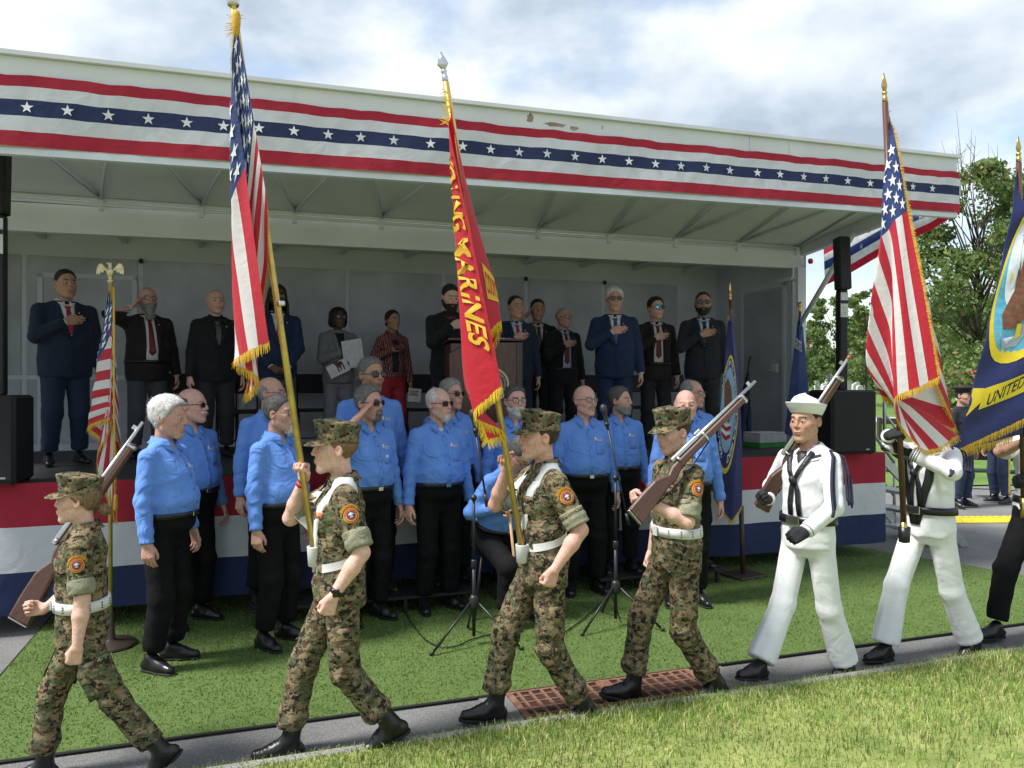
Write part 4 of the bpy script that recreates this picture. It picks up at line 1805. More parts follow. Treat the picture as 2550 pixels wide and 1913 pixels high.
# end beam of the canopy with strut
b = MB()
p0, p1 = under(bR - .02, .02), under(bR, 1.0)
b.add([p0 + [-.04, 0, -.12], p0 + [.04, 0, -.12], p1 + [.04, 0, -.14], p1 + [-.04, 0, -.14], p0 + [-.04, 0, .0], p0 + [.04, 0, .0], p1 + [.04, 0, .02], p1 + [-.04, 0, .02]],
      [(3, 2, 1, 0), (4, 5, 6, 7), (0, 1, 5, 4), (1, 2, 6, 5), (2, 3, 7, 6), (3, 0, 4, 7)])
b.build('end_beam', grey_in, can)
q0, q1 = sp(SE - .01, T_B - .13, 2.60), under(bR - .05, .42) - np.array([0, 0, .10])
cs_ = MB().tube([q0, q1], .030, n=8).build('canopy_strut', paint, st)
MB().tube([q0 + [0, .02, -.06], q0 + [0, 0, .05]], .035, n=8).build('strut_foot', paint, cs_)
for u in (.25, .40, .55, .72):
    h0 = under(bR - .10, u) - [0, 0, .13]
    MB().tube([h0, h0 - [0, 0, .05], h0 - [.03, 0, .06]], .008, n=6).build('hook', paint, st)
# fascia: white board with drip edge, rust streaks
fas = mat('fascia_paint', (.70, .705, .71), rough=.4, var=.05, scale=2.5)
fz = lambda s: (3.958 + (4.04 - 3.958) * (s - stage_s_at(0, T_C)[0]) / (S_R - stage_s_at(0, T_C)[0]))
fzb = lambda s: (3.350 + (3.490 - 3.350) * (s - stage_s_at(0, T_C)[0]) / (S_R - stage_s_at(0, T_C)[0]))
b = MB()


def bar4(b, s0, s1, t0, t1, z0a, z0b, z1a, z1b):
    b.add([sp(s0, t0, z0a), sp(s1, t0, z0b), sp(s1, t1, z0b), sp(s0, t1, z0a), sp(s0, t0, z1a), sp(s1, t0, z1b), sp(s1, t1, z1b), sp(s0, t1, z1a)],
          [(3, 2, 1, 0), (4, 5, 6, 7), (0, 1, 5, 4), (1, 2, 6, 5), (2, 3, 7, 6), (3, 0, 4, 7)])


bar4(b, bL, bR - .05, T_C, T_C + .035, fzb(bL), fzb(bR), fz(bL) - .03, fz(bR) - .03)
b.build('fascia', fas, can)
b = MB()
bar4(b, bL, bR - .02, T_C - .035, T_C + .06, fz(bL) - .028, fz(bR) - .028, fz(bL), fz(bR))
b.build('drip_edge', fas, can)
b = MB()
bar4(b, bL, bR - .05, T_C - .004, T_C + .05, fzb(bL) - .045, fzb(bR) - .045, fzb(bL) - .002, fzb(bR) - .002)
b.build('fascia_lip', grey_in, can)
for px in (735, 1868, 1966):
    s_ = stage_s_at(px, T_C)[0]
    b = MB().box(sp(s_, T_C - .003, fz(s_) - .13), (.012, .004, .20))
    b.build('joint_cover', fas, can)
rust_paint = mat('rust_stain', (.19, .075, .025), rough=.8, col2=(.50, .44, .36), scale=9)
for px, w_, h_, dz in ((1320, .035, .05, .045), (1385, .11, .022, .075), (1430, .05, .018, .09), (1560, .16, .008, .135), (1500, .010, .020, .06)):
    s_ = stage_s_at(px, T_C)[0]
    b = MB()
    n_ = 14
    pts = [(math.cos(2 * math.pi * j / n_) * w_ * rnd.uniform(.55, 1.15), math.sin(2 * math.pi * j / n_) * h_ * rnd.uniform(.5, 1.15)) for j in range(n_)]
    b.add([sp(s_ + x, T_C - .002, fz(s_) - .03 - dz + z) for x, z in pts], [tuple(range(n_))])
    b.build('rust_stain', rust_paint, can)

# ------------------------------------------------------------------ bunting on the fascia and round the stage
red_c = mat('bunting_red', (.40, .018, .040), rough=.85, var=.08, scale=6, folds=.25, fscale=5, trans=.10)
wht_c = mat('bunting_white', (.66, .66, .70), rough=.85, var=.04, scale=6, folds=.32, fscale=4, trans=.10)
blu_c = mat('bunting_blue', (.018, .030, .095), rough=.85, var=.08, scale=6, folds=.25, fscale=5, trans=.06)
star_w = mat('star_white', (.72, .72, .74), rough=.8, var=.03)


def banner(name, label, P, us, bands, mats, stars=None, group=None, nv=3):
    """cloth strip: P(u, v) point, v=0 top .. 1 bottom; bands list of (v0, v1, material index)"""
    root = empty(name, P(us[0], .5))
    o0 = np.array(root.location)
    tag(root, label, 'bunting', group)
    for v0, v1, mi in bands:
        V = []
        for u in us:
            for j in range(nv):
                V.append(P(u, v0 + (v1 - v0) * j / (nv - 1)) - o0)
        F = [(i * nv + j, i * nv + j + 1, (i + 1) * nv + j + 1, (i + 1) * nv + j) for i in range(len(us) - 1) for j in range(nv - 1)]
        obj('cloth_band', np_mesh('cloth_band', np.array(V), np.array(F)), mats[mi], root)
    if stars:
        for u, v, r_ in stars:
            p = P(u, v)
            du, dv = unit(P(u + .01, v) - p), unit(P(u, v - .02) - p)
            nn = np.cross(du, dv)
            if nn @ (np.array([0, 0, CAM_H]) - p) < 0:
                nn = -nn
            V2, F2 = star_poly(r_)
            obj('star', np_mesh('star', p - o0 + V2[:, :1] * du + V2[:, 1:] * dv + nn * .006, np.array(F2), smooth=False), star_w, root)
    return root


def w_of(p):
    """stage-local to world"""
    return np.array(st.location) + rotz(ANG) @ p


sB0, sB1 = S_L + .05, bR - .04
fasc_h = lambda s: (fz(s) - .145 - .02 * (s - S_L) / 9, fzb(s) + .005)


def P_top(u, v):
    a, c = fasc_h(u)
    sag = .004 * math.sin(u * 9.1) + .003 * math.sin(u * 23 + v * 4)
    y = T_C - .018 - .006 * math.sin(u * 5.3 + 3 * v) - .008 * v * math.sin(u * 2.1) - .004 * math.sin(u * 31 + 9 * v)
    return w_of(sp(u, y, a + (c - a) * v + sag * (1 - v)))


star_px = [68, 169, 270, 369, 465, 557, 645, 732, 817, 898, 980, 1072, 1152, 1222, 1293, 1362, 1432, 1500, 1567, 1632, 1694, 1757, 1817, 1886, 1942, 2000, 2056, 2112, 2168, 2272, 2321]
stars = [(stage_s_at(x, T_C - .02)[0], .46, .040) for x in star_px]
stars += [(stars[0][0] - .26 * i, .47, .038) for i in range(1, 5)]
banner('bunting', 'long red white and blue star bunting across the front of the canopy', P_top, np.linspace(sB0, sB1, 150),
       [(0, .16, 0), (.16, .345, 1), (.345, .575, 2), (.575, .79, 1), (.79, 1, 0)], [red_c, wht_c, blu_c], stars)


def P_end(u, v):
    """the end of the bunting turned round the canopy corner"""
    x = under(bR + .0, 1 - u)
    y = T_C + .0 + (T_B - .25 - T_C) * u
    z = fasc_h(bR)[0] - .22 * u - .16 * u * u
    zb = fasc_h(bR)[1] - .30 * u - .14 * u * u
    return w_of(sp(bR - .03 + .17 * min(u * 4, 1) + .012 * math.sin(u * 9) + .02 * v, y, z + (zb - z) * v + .02 * math.sin(u * 6) * v))


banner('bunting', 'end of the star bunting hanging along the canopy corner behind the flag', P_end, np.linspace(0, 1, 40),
       [(0, .16, 0), (.16, .345, 1), (.345, .575, 2), (.575, .79, 1), (.79, 1, 0)], [mat('end_red_backlit', (.50, .020, .040), rough=.85, trans=.5), mat('end_white_backlit', (.72, .72, .75), rough=.85, trans=.5), mat('end_blue_backlit', (.03, .06, .22), rough=.85, trans=.4)], [(.30, .5, .036), (.5, .5, .036), (.7, .5, .036), (.9, .5, .036)])  # same cloth in lighter, more translucent copies: backlight put into the colour


def P_sk(u, v):
    fold = .016 * math.sin(u * 4.1 + 1.5 * math.sin(u * 1.7)) + .011 * math.sin(u * 11 + 2 * v)
    y = -.012 - fold * (.25 + v) - .015 * v
    zb = .17 + .02 * math.sin(u * .9)
    return w_of(sp(u, y, STAGE_Z + .004 + (zb - STAGE_Z) * v))


banner('stage_skirt', 'red white and blue cloth skirt hung along the front of the stage', P_sk, np.linspace(S_L + .05, S_R + .01, 170),
       [(0, .335, 0), (.335, .68, 1), (.68, 1, 2)], [red_c, wht_c, blu_c], nv=5)


def P_sk2(u, v):
    y = u * 1.3
    fold = .012 * math.sin(u * 9)
    return w_of(sp(S_R + .012 + fold * (.3 + v) + .02 * v, y, STAGE_Z + .004 + (.17 - STAGE_Z) * v))


banner('stage_skirt', 'short red white and blue skirt on the end of the stage', P_sk2, np.linspace(0, 1, 24),
       [(0, .335, 0), (.335, .68, 1), (.68, 1, 2)], [red_c, wht_c, blu_c], nv=5)
# dark backing so that the underside reads as shadow
# ------------------------------------------------------------------ clothes for each kind of person
shirt_blue = mat('shirt_blue', (.130, .285, .720), rough=.75, var=.05, scale=12, folds=.9, fscale=6, bump=.05, bscale=300, sheen=.1, spec=.25)
shirt_blue_d = mat('button_blue', (.03, .10, .45), rough=.4)
black_tr = mat('black_trousers', (.0085, .0085, .0095), rough=.85, var=.2, scale=8, folds=.35, fscale=6, bump=.04, bscale=300, spec=.15)
black_leather = mat('black_leather', (.011, .011, .012), rough=.32, var=.15, scale=30, bump=.06, bscale=120, spec=.5)
boot_leather = mat('boot_leather', (.010, .0098, .0098), rough=.34, var=.2, scale=30, bump=.10, bscale=90, spec=.55)
silver = mat('chrome', (.62, .62, .60), rough=.22, var=.05, metal=1.0)
brass = mat('brass', (.62, .43, .14), rough=.28, var=.12, scale=14, metal=1.0)
white_web = mat('white_webbing', (.66, .66, .66), rough=.7, var=.03, bump=.12, bscale=260)
white_cot = mat('white_cotton', (.76, .765, .78), rough=.8, var=.02, folds=.30, fscale=5, bump=.04, bscale=300, sheen=.1, spec=.25)
white_shirt = mat('white_shirt', (.60, .60, .61), rough=.8, var=.02, folds=.2)
pale_camo = mat('camo_reverse', (.19, .185, .125), rough=.9, col2=(.29, .29, .20), scale=30, folds=.4, fscale=16, bump=.15, bscale=200, spec=.2)
glove_m = mat('black_glove', (.012, .012, .014), rough=.8, var=.15, folds=.4, fscale=30)
navy_silk = mat('black_silk', (.014, .015, .022), rough=.5, var=.1, folds=.3, fscale=20)
camo = camo_mat()


def dress_blue(p, buckle=True, tee=False, phone=False, pin=None, pouch=None):
    p.body()
    p.shirt('shirt', shirt_blue, vneck=.070, drape=.010, hem=1.012, crease=1.0)
    p.trousers(black_tr, top=1.034)
    p.shoes(black_leather)
    p.collar(shirt_blue)
    p.belt(black_leather, z=1.020, h=.036, grow=.028, buckle=(silver, .040, .032) if buckle else None)
    p.patch('placket', [(z, -.017, .017) for z in np.linspace(1.05, 1.41, 9)], shirt_blue, off=.0035, m=3)
    k = p.k
    bt = MB()
    pts = lay(p.top, np.array([(0, z * k) for z in (1.10, 1.18, 1.26, 1.335, 1.40)]), p.tor((0, 0, 0)), p.front(), .006)
    for q in pts:
        bt.lathe([(.001, -.004), (.0055, -.004), (.0055, .001), (.001, .0012)], q, p.T @ rotx(rad(-90)), n=8)
    bo = bt.build('button_row', shirt_blue_d, p.root)
    bo['kind'] = 'stuff'
    R, o = p.front(), p.tor((0, 0, 0))
    # pocket with stitched logo above it
    p.patch('pocket', [(z, -.125, -.045) for z in (1.20, 1.235, 1.27, 1.305)], shirt_blue, off=.003, m=4)
    lg = p.patch('logo', [(1.322, -.120, -.062), (1.330, -.120, -.062)], mat('logo_thread', (.62, .40, .25), rough=.8, col2=(.55, .55, .6), scale=160), off=.0045, m=5)
    p.patch('logo_mark', [(1.318, -.062, -.044), (1.330, -.060, -.043), (1.346, -.062, -.050)], mat('logo_white', (.70, .70, .72), rough=.8), off=.0045, m=3, parent=lg)
    p.patch('logo_line', [(1.313, -.116, -.066), (1.317, -.116, -.066)], MATS['logo_white'], off=.0045, m=4, parent=lg)
    if tee:
        p.patch('undershirt', [(1.425, -.004, .004), (1.445, -.020, .020), (1.462, -.034, .034)], white_shirt, off=.004, f=lambda P: cone(P, p.tor((0, .004 * k, 1.47 * k)), p.tor((0, .030 * k, 1.36 * k)), .050 * k, .062 * k))
    if pin:
        c = lay(p.top, np.array([[-.075 * k, 1.255 * k]]), o, R, .006)[0]
        MB().lathe([(.001, -.004), (.013, -.004), (.013, .002), (.001, .003)], c, p.T @ rotx(rad(-90)), n=12).build('round_pin', mat('logo_white', (.7, .7, .72)), p.root)
    if pouch:
        c = p.tor((pouch * (.172 * p.wide) * k, .045 * k, .985 * k))
        MB().box(c, (.05 * k, .022, .10 * k), rotz(-pouch * 1.1), bev=.008).build('phone_pouch', black_leather, p.root)
    return p


def suit_mat(name, c, stripe=None):
    return mat('suit_' + name, c, rough=.75, var=.10, scale=9, folds=.30, fscale=6, bump=.05, bscale=320, sheen=.08, spec=.25)


def dress_suit(p, jac, trs, tie=None, shirt=None, open_=False, vest=False, bow=False, dark_shirt=False, pin=True):
    shirt = shirt or white_shirt
    p.body()
    p.shirt('jacket', jac, hem=.800, drape=.012, grow=.013, loose=.004, cuffr=.045, crease=.55)
    p.trousers(trs, top=1.0)
    p.shoes(black_leather)
    lo = 1.17 if not open_ else 1.0
    if open_:
        rows = [(z, -.052 - .014 * (1.47 - z), .052 + .014 * (1.47 - z)) for z in np.linspace(1.0, 1.46, 9)]
    else:
        rows = [(lo + (1.465 - lo) * i / 8, -.004 - .060 * (i / 8) ** .8, .004 + .060 * (i / 8) ** .8) for i in range(9)]
    p.patch('shirt_front', rows, shirt, off=.004, m=7)
    p.collar(shirt, open_=14, point=.014, drop=.020, r=.068, z=1.488, name='shirt_collar')
    if tie is not None:
        tz = 1.06 if open_ else lo + .01
        t = p.patch('necktie', [(tz, -.004, .004), (tz + .035, -.036, .036)] + [(z, -.034 + .016 * (z - tz - .035) / (1.405 - tz - .035), .034 - .016 * (z - tz - .035) / (1.405 - tz - .035)) for z in np.linspace(tz + .06, 1.405, 6)], tie, off=.008, m=5)
        p.patch('tie_knot', [(1.405, -.013, .013), (1.425, -.021, .021), (1.446, -.024, .024)], tie, off=.014, m=5, parent=t)
    if bow:
        p.patch('bow_tie', [(1.420, -.062, .062), (1.436, -.040, .040), (1.455, -.062, .062)], tie if tie is not None else mat('bow_red', (.12, .02, .03)), off=.018, m=9)
    for sg in (-1, 1):
        if open_:
            rr = [(1.02, .058, .064), (1.15, .056, .085), (1.28, .052, .105), (1.35, .050, .108), (1.40, .050, .092), (1.46, .048, .080)]
        else:
            rr = [(lo - .03, .0, .012), (lo + .06, .016, .070), (1.31, .040, .100), (1.355, .048, .106), (1.362, .050, .086), (1.42, .056, .092), (1.462, .062, .086)]
        p.patch('lapel', [(z, (a if sg > 0 else -b), (b if sg > 0 else -a)) for z, a, b in rr], jac, off=.012, m=4)
    if not open_:
        fe = p.patch('front_edge', [(z, -.004 - (.0 if z > .98 else (.98 - z) * .25), .006 - (.0 if z > .98 else (.98 - z) * .25)) for z in np.linspace(.815, lo - .02, 7)], jac, off=.006, m=3)
        bt = lay(p.top, np.array([[-.004, (lo - .03) * p.k]]), p.tor((0, 0, 0)), p.front(), .008)[0]
        MB().lathe([(.001, -.004), (.009, -.004), (.009, .002), (.001, .002)], bt, p.T @ rotx(rad(-90)), n=8).build('jacket_button', black_leather, p.root)
    else:
        p.belt(black_leather, z=1.0, h=.032, grow=.030)
    # breast pocket edge and lapel pin
    p.patch('breast_pocket', [(1.292, -.125, -.075), (1.306, -.125, -.075)], jac, off=.012, m=3)
    if pin:
        c = lay(p.top, np.array([[-.085 * p.k, 1.385 * p.k]]), p.tor((0, 0, 0)), p.front(), .016)[0]
        MB().lathe([(.001, -.003), (.006, -.003), (.006, .002), (.001, .002)], c, p.T @ rotx(rad(-90)), n=8).build('lapel_pin', silver, p.root)
    # shirt cuffs
    for sd in p.wr:
        d = unit(p.wr[sd] - p.el[sd])
        MB().tube([p.wr[sd] - d * .020, p.wr[sd] + d * .006], .0335 * p.k, n=12).build('shirt_cuff', shirt, p.root)
    return p


def front_y(p, x, z):
    """how far the torso reaches forward at a height (1.78 m figure), metres"""
    L_ = Loft(p.torso_st(.012, .84))
    zz_ = z * p.k
    rx, ry, cy = [float(np.interp(zz_, L_.z, a)) for a in (L_.rx, L_.ry, L_.cy)]
    return cy + ry * math.sqrt(max(0, 1 - (x * p.k / rx) ** 2))


def heart(p, x=.045, z=1.295, up=.22):
    """right hand laid flat on the left breast"""
    y = front_y(p, x, z) + .030
    fy = front_y(p, -.09, z) - front_y(p, x, z)
    p.arm('R', p.tor((x * p.k, y, z * p.k)), pole=(1, -.1, -.75), hand='flat', hd=p.T @ np.array([-1, fy / .135 * .8 - .05, up]), hn=p.T @ np.array([0, -1, 0]))


def salute(p, down=.6):
    k = p.k
    tip = p.head_w((.060, .086, .030))
    d = unit(p.RH @ np.array([-.62, .25, .70]))
    p.arm('R', tip - d * .178 * k, pole=(.9, .25, -.6), hand='flat', hd=d, hn=p.RH @ np.array([-.55, .25, -.65]))


# ------------------------------------------------------------------ caps and hats, built on the head
def cover_mesh():
    """eight-pointed utility cap"""
    if 'COVER' in MESH:
        return MESH['COVER']
    b = MB()
    b.sm = False
    n = 32
    ringspec = [(.0855, .1060, .052, .030, 0), (.0875, .1080, .053, .031, 0), (.0875, .1080, .082, .064, 0), (.0860, .1065, .085, .067, .15),
                (.0930, .1130, .128, .106, 1), (.0960, .1170, .148, .122, 1), (.0930, .1135, .153, .127, 1), (.060, .078, .160, .138, .6), (.001, .001, .161, .142, 0)]
    V = []
    for rx, ry, zf, zb, oc in ringspec:
        for j in range(n):
            a = 2 * math.pi * j / n
            o = 1 + oc * .030 * math.cos(8 * a)
            x, y = math.sin(a) * rx * o, math.cos(a) * ry * o
            V.append((x, y - .010, zb + (zf - zb) * (.5 + .5 * math.cos(a))))
    F = []
    for i in range(len(ringspec) - 1):
        for j in range(n):
            F.append((i * n + j, i * n + (j + 1) % n, (i + 1) * n + (j + 1) % n, (i + 1) * n + j))
    b.add(V, [f[::-1] for f in F], True)
    # visor
    m = 15
    V = []
    for i in range(m):
        a = rad(-72 + 144 * i / (m - 1))
        w_ = math.cos(a * 1.25) if abs(a * 1.25) < math.pi / 2 else 0
        for (e, dz) in ((0, .004), (.52, -.006), (1, -.020), (1, -.024), (.52, -.010), (0, -.001)):
            ext = .066 * max(w_, 0) ** .6 * e
            V.append((math.sin(a) * (.087 + ext * .30), math.cos(a) * .106 - .010 + ext, .052 - .011 * (1 - math.cos(a)) + dz * max(w_, 0) ** .4 - abs(math.sin(a)) * .020 * e * max(w_, 0)))
    F = [(i * 6 + j, i * 6 + (j + 1) % 6, (i + 1) * 6 + (j + 1) % 6, (i + 1) * 6 + j) for i in range(m - 1) for j in range(6)]
    b.add(V, F, True)
    me = b.mesh('cap')
    bmfix(me)
    MESH['COVER'] = me
    return me


def dixie_mesh():
    """white sailor hat: dome with turned-up brim"""
    if 'DIXIE' in MESH:
        return MESH['DIXIE']
    b = MB()
    prof = [(.082, .036), (.088, .040), (.104, .070), (.116, .098), (.1175, .1015), (.1155, .1025), (.1025, .078), (.0925, .064), (.0900, .080), (.0830, .112), (.0660, .133), (.038, .143), (.001, .146)]
    n = 36
    V = []
    for r_, z in prof:
        for j in range(n):
            a = 2 * math.pi * j / n
            V.append((math.sin(a) * r_ * .94, math.cos(a) * r_ * 1.16 - .010, z + .020 * math.cos(a) + .004))
    F = [(i * n + j, i * n + (j + 1) % n, (i + 1) * n + (j + 1) % n, (i + 1) * n + j) for i in range(len(prof) - 1) for j in range(n)]
    b.add(V, F, True)
    me = b.mesh('hat')
    bmfix(me)
    MESH['DIXIE'] = me
    return me


MESH = {}


def wear(p, me, name, material):
    if len(me.materials) == 0:
        me.materials.append(material)
    o = bpy.data.objects.new(name, me)
    link(o, p.root)
    o.matrix_local = p.mat4()
    return o


# ------------------------------------------------------------------ marchers in camouflage
def arm_cuff(p, sd, t0=.58, t1=.92, r=.005):
    a, e = p.sh[sd], p.el[sd]
    k = p.k
    A, B = a + (e - a) * t0, a + (e - a) * t1
    sd_ = p.seed

    def f(P):
        d = cone(P, A, B, (.066 + r) * k, (.067 + r) * k)
        ax_ = unit(B - A).astype(F32)
        t = (P - A.astype(F32)) @ ax_
        L_ = float(np.linalg.norm(B - A))
        d = d + .0022 * np.sin(t * 90 + 2 * wave(P, sd_, 22, 20, 10))
        d = smax(smax(d, -t, .012), t - L_, .012)
        return d

    lo, hi = p.bounds([A, B], .10)
    return p.cloth('sleeve_cuff', f, pale_camo, lo, hi, res=.0075)


def ring_arc(r0, r1, a0, a1, n, m=3):
    V = [(r * math.sin(a), r * math.cos(a)) for a in np.linspace(a0, a1, n) for r in np.linspace(r0, r1, m)]
    F = [(i * m + j, i * m + j + 1, (i + 1) * m + j + 1, (i + 1) * m + j) for i in range(n - 1) for j in range(m - 1)]
    return np.array(V), F


def shoulder_patch(p):
    """round unit badge under a curved tab, on the left sleeve"""
    k = p.k
    a, e = p.sh['L'], p.el['L']
    down = unit(e - a)
    out = np.array([-1.0, 0, 0])
    out = unit(out - down * (out @ down))
    R = np.column_stack([np.cross(-down, out), -down, out])
    o = a + (e - a) * .36
    yel = mat('patch_yellow', (.60, .32, .015), rough=.8, var=.06, bump=.1, bscale=400)
    red = mat('patch_red', (.33, .022, .018), rough=.8, var=.08, bump=.1, bscale=400)
    blu = mat('patch_blue', (.035, .045, .20), rough=.8, var=.1)
    wht = mat('patch_white', (.6, .6, .58), rough=.8)
    s = k * .95
    root = None
    for name, r0, r1, a0, a1, m_, off in (('badge', .001, .041, 0, 2 * math.pi, yel, .0035), ('badge_ring', .001, .0365, 0, 2 * math.pi, red, .0050),
                                          ('badge_band', .024, .0325, 0, 2 * math.pi, mat('patch_orange', (.62, .20, .02), rough=.8), .0058), ('badge_field', .001, .0225, 0, 2 * math.pi, blu, .0066)):
        G, F = ring_arc(r0, r1, a0, a1, 25)
        ob = p.flat(name, G * s, F, m_, o, R, off=off, parent=root)
        root = root or ob
    for nm, pts, m_ in (('badge_globe', [(-.009, -.012), (.009, -.012), (.006, .004), (-.006, .004)], yel), ('badge_eagle', [(-.017, .006), (0, .002), (.017, .006), (.008, .013), (0, .018), (-.008, .013)], wht)):
        p.flat(nm, np.array(pts) * s, [tuple(range(len(pts)))[i:i + 4] for i in (0,)] if len(pts) == 4 else [(0, 1, 4, 5), (1, 2, 3, 4)], m_, o, R, off=.0075, parent=root)
    V, F = text_mesh('YOUNG  MARINES', size=.0095 * s, bold=.0002)
    ang = V[:, 0] / (.0282 * s)
    G = np.stack([(.0282 * s + V[:, 1]) * np.sin(ang), (.0282 * s + V[:, 1]) * np.cos(ang)], -1)
    p.flat('badge_lettering', G, F, red, o, R, off=.0075, parent=root)
    G, F = ring_arc(.043, .062, rad(-52), rad(52), 19)
    t = p.flat('tab', G * s, F, yel, o, R, off=.0035)
    G, F = ring_arc(.0462, .0588, rad(-49), rad(49), 19)
    p.flat('tab_field', G * s, F, red, o, R, off=.005, parent=t)
    V, F = text_mesh('WASHINGTON COUNTY', size=.0125 * s, bold=.0002)
    ang = V[:, 0] / (.0522 * s)
    G = np.stack([(.0522 * s + V[:, 1]) * np.sin(ang), (.0522 * s + V[:, 1]) * np.cos(ang)], -1)
    p.flat('tab_lettering', G, F, yel, o, R, off=.0065, parent=t)


def white_belt(p):
    o = p.belt(white_web, z=1.050, h=.058, grow=.032, name='web_belt')
    V, n = p.belt_pts
    b = MB()
    for j in range(0, n, 3):
        for h in (.25, .5, .75):
            c = V[n + j] * (1 - h) + V[2 * n + j] * h
            ctr = (V[n:2 * n].mean(0) + V[2 * n:].mean(0)) / 2
            d = unit((c - ctr) * np.array([1, 1, 0]))
            b.tube([c - d * .002, c + d * .003], .0040, n=6)
    e = b.build('eyelet', mat('eyelet_dark', (.10, .10, .10), rough=.4, metal=.6), o)
    e['kind'] = 'stuff'
    MB().box((V[n] + V[2 * n]) / 2 + p.T @ np.array([0, .004, 0]), (.05 * p.k, .01, .062 * p.k), p.T, bev=.003).build('buckle', white_web, o)


def dress_camo(p, cap_tilt=0.0, cuffs='RL', sleeve=.46):
    p.body(bare='RL')
    p.shirt('blouse', camo, hem=.800, drape=.014, grow=.012, sleeve=sleeve, loose=.012, vneck=.05, crease=1.2)
    p.trousers(camo, top=1.0, thigh=.087, knee=.071, ank=.063, bloom=.010, cut=.075, crease=1.4)
    p.shoes(boot_leather, boot=True, scale=1.06)
    p.collar(camo, r=.078, point=.034, open_=30)
    for sd in cuffs:
        arm_cuff(p, sd)
    p.patch('undershirt', [(1.425, -.006, .006), (1.445, -.022, .022), (1.465, -.036, .036)], mat('red_tee', (.45, .02, .02), rough=.8), off=.004,
            f=lambda P: cone(P, p.tor((0, .004 * p.k, 1.47 * p.k)), p.tor((0, .030 * p.k, 1.36 * p.k)), .050 * p.k, .062 * p.k))
    # chest pockets
    for sg in (-1, 1):
        p.patch('pocket', [(z, min(sg * .045, sg * .125), max(sg * .045, sg * .125)) for z in (1.20, 1.25, 1.30, 1.325)], camo, off=.006, m=4)
    # cargo pockets on the thighs
    for sd in 'RL':
        h, kn = p.hip[sd], p.kn[sd]
        dn = unit(kn - h)
        out = np.array([1.0 if sd == 'R' else -1.0, 0, 0])
        out = unit(out - dn * (out @ dn))
        R = np.column_stack([np.cross(-dn, out), -dn, out])
        V, F = strip(p.bottom, [(z, -.075, .075) for z in np.linspace(-.085, .085, 6)], h + (kn - h) * .62, R, m=6, off=.009, start=.2)
        obj('cargo_pocket', np_mesh('cargo_pocket', V, F), camo, p.root)
    wear(p, cover_mesh(), 'cap', camo)
    shoulder_patch(p)
    return p


def harness(p, cup):
    """white carrying harness over both shoulders with a cup at the belt"""
    k = p.k
    f = p.top
    hs = None
    for sg in (-1, 1):
        pts = []
        for z, x in ((1.00, .012), (1.08, .022), (1.18, .050), (1.28, .080), (1.36, .098), (1.41, .105)):
            pts.append((z, x))
        rows = [(z, sg * x - .024, sg * x + .024) for z, x in pts]
        V, F = strip(f, [(z * k, a * k, b * k) for z, a, b in rows], p.tor((0, 0, 0)), p.front(), m=4, off=.007)
        o = obj('strap', np_mesh('strap', V, F), white_web, p.root)
        # over the shoulder, seen from above, and down the back
        Rt = np.column_stack([[1.0, 0, 0], p.T @ np.array([0, -1.0, 0]), p.T @ np.array([0, 0, 1.0])])
        V, F = strip(f, [(y, (sg * .106 - .024) * k, (sg * .106 + .024) * k) for y in np.linspace(-.075, .075, 8)], p.tor((0, 0, 1.40 * k)), Rt, m=4, off=.007, start=.2)
        obj('strap', np_mesh('strap', V, F), white_web, p.root)
        # to the side, round the waist
        Rs = np.column_stack([[0, -sg * 1.0 * -1, 0], [0, 0, 1.0], [sg * 1.0, 0, 0]])
        Rs = np.column_stack([np.cross([0, 0, 1.0], [sg, 0, 0]), [0, 0, 1.0], [sg, 0, 0]])
        ys = np.linspace(-.10, .12, 9)
        rows = []
        body_only = p.shirt_field(grow=.012, hem=.80, drape=.014, arms='')
        G = np.array([(y * (Rs[1, 0]), (1.03 + .55 * (.12 - y) * .55 + dz) * k) for y in ys for dz in (-.022, 0, .022)])
        V = lay(body_only, G, np.zeros(3), Rs, .007, start=.25)
        F = [(i * 3 + j, i * 3 + j + 1, (i + 1) * 3 + j + 1, (i + 1) * 3 + j) for i in range(8) for j in range(2)]
        obj('strap', np_mesh('strap', V, np.array(F)), white_web, p.root)
    c = MB()
    c.lathe([(.020, -.075), (.030, -.07), (.036, .02), (.036, .025), (.030, .025), (.028, -.02)], cup, n=16)
    c.build('flag_cup', white_web, p.root)


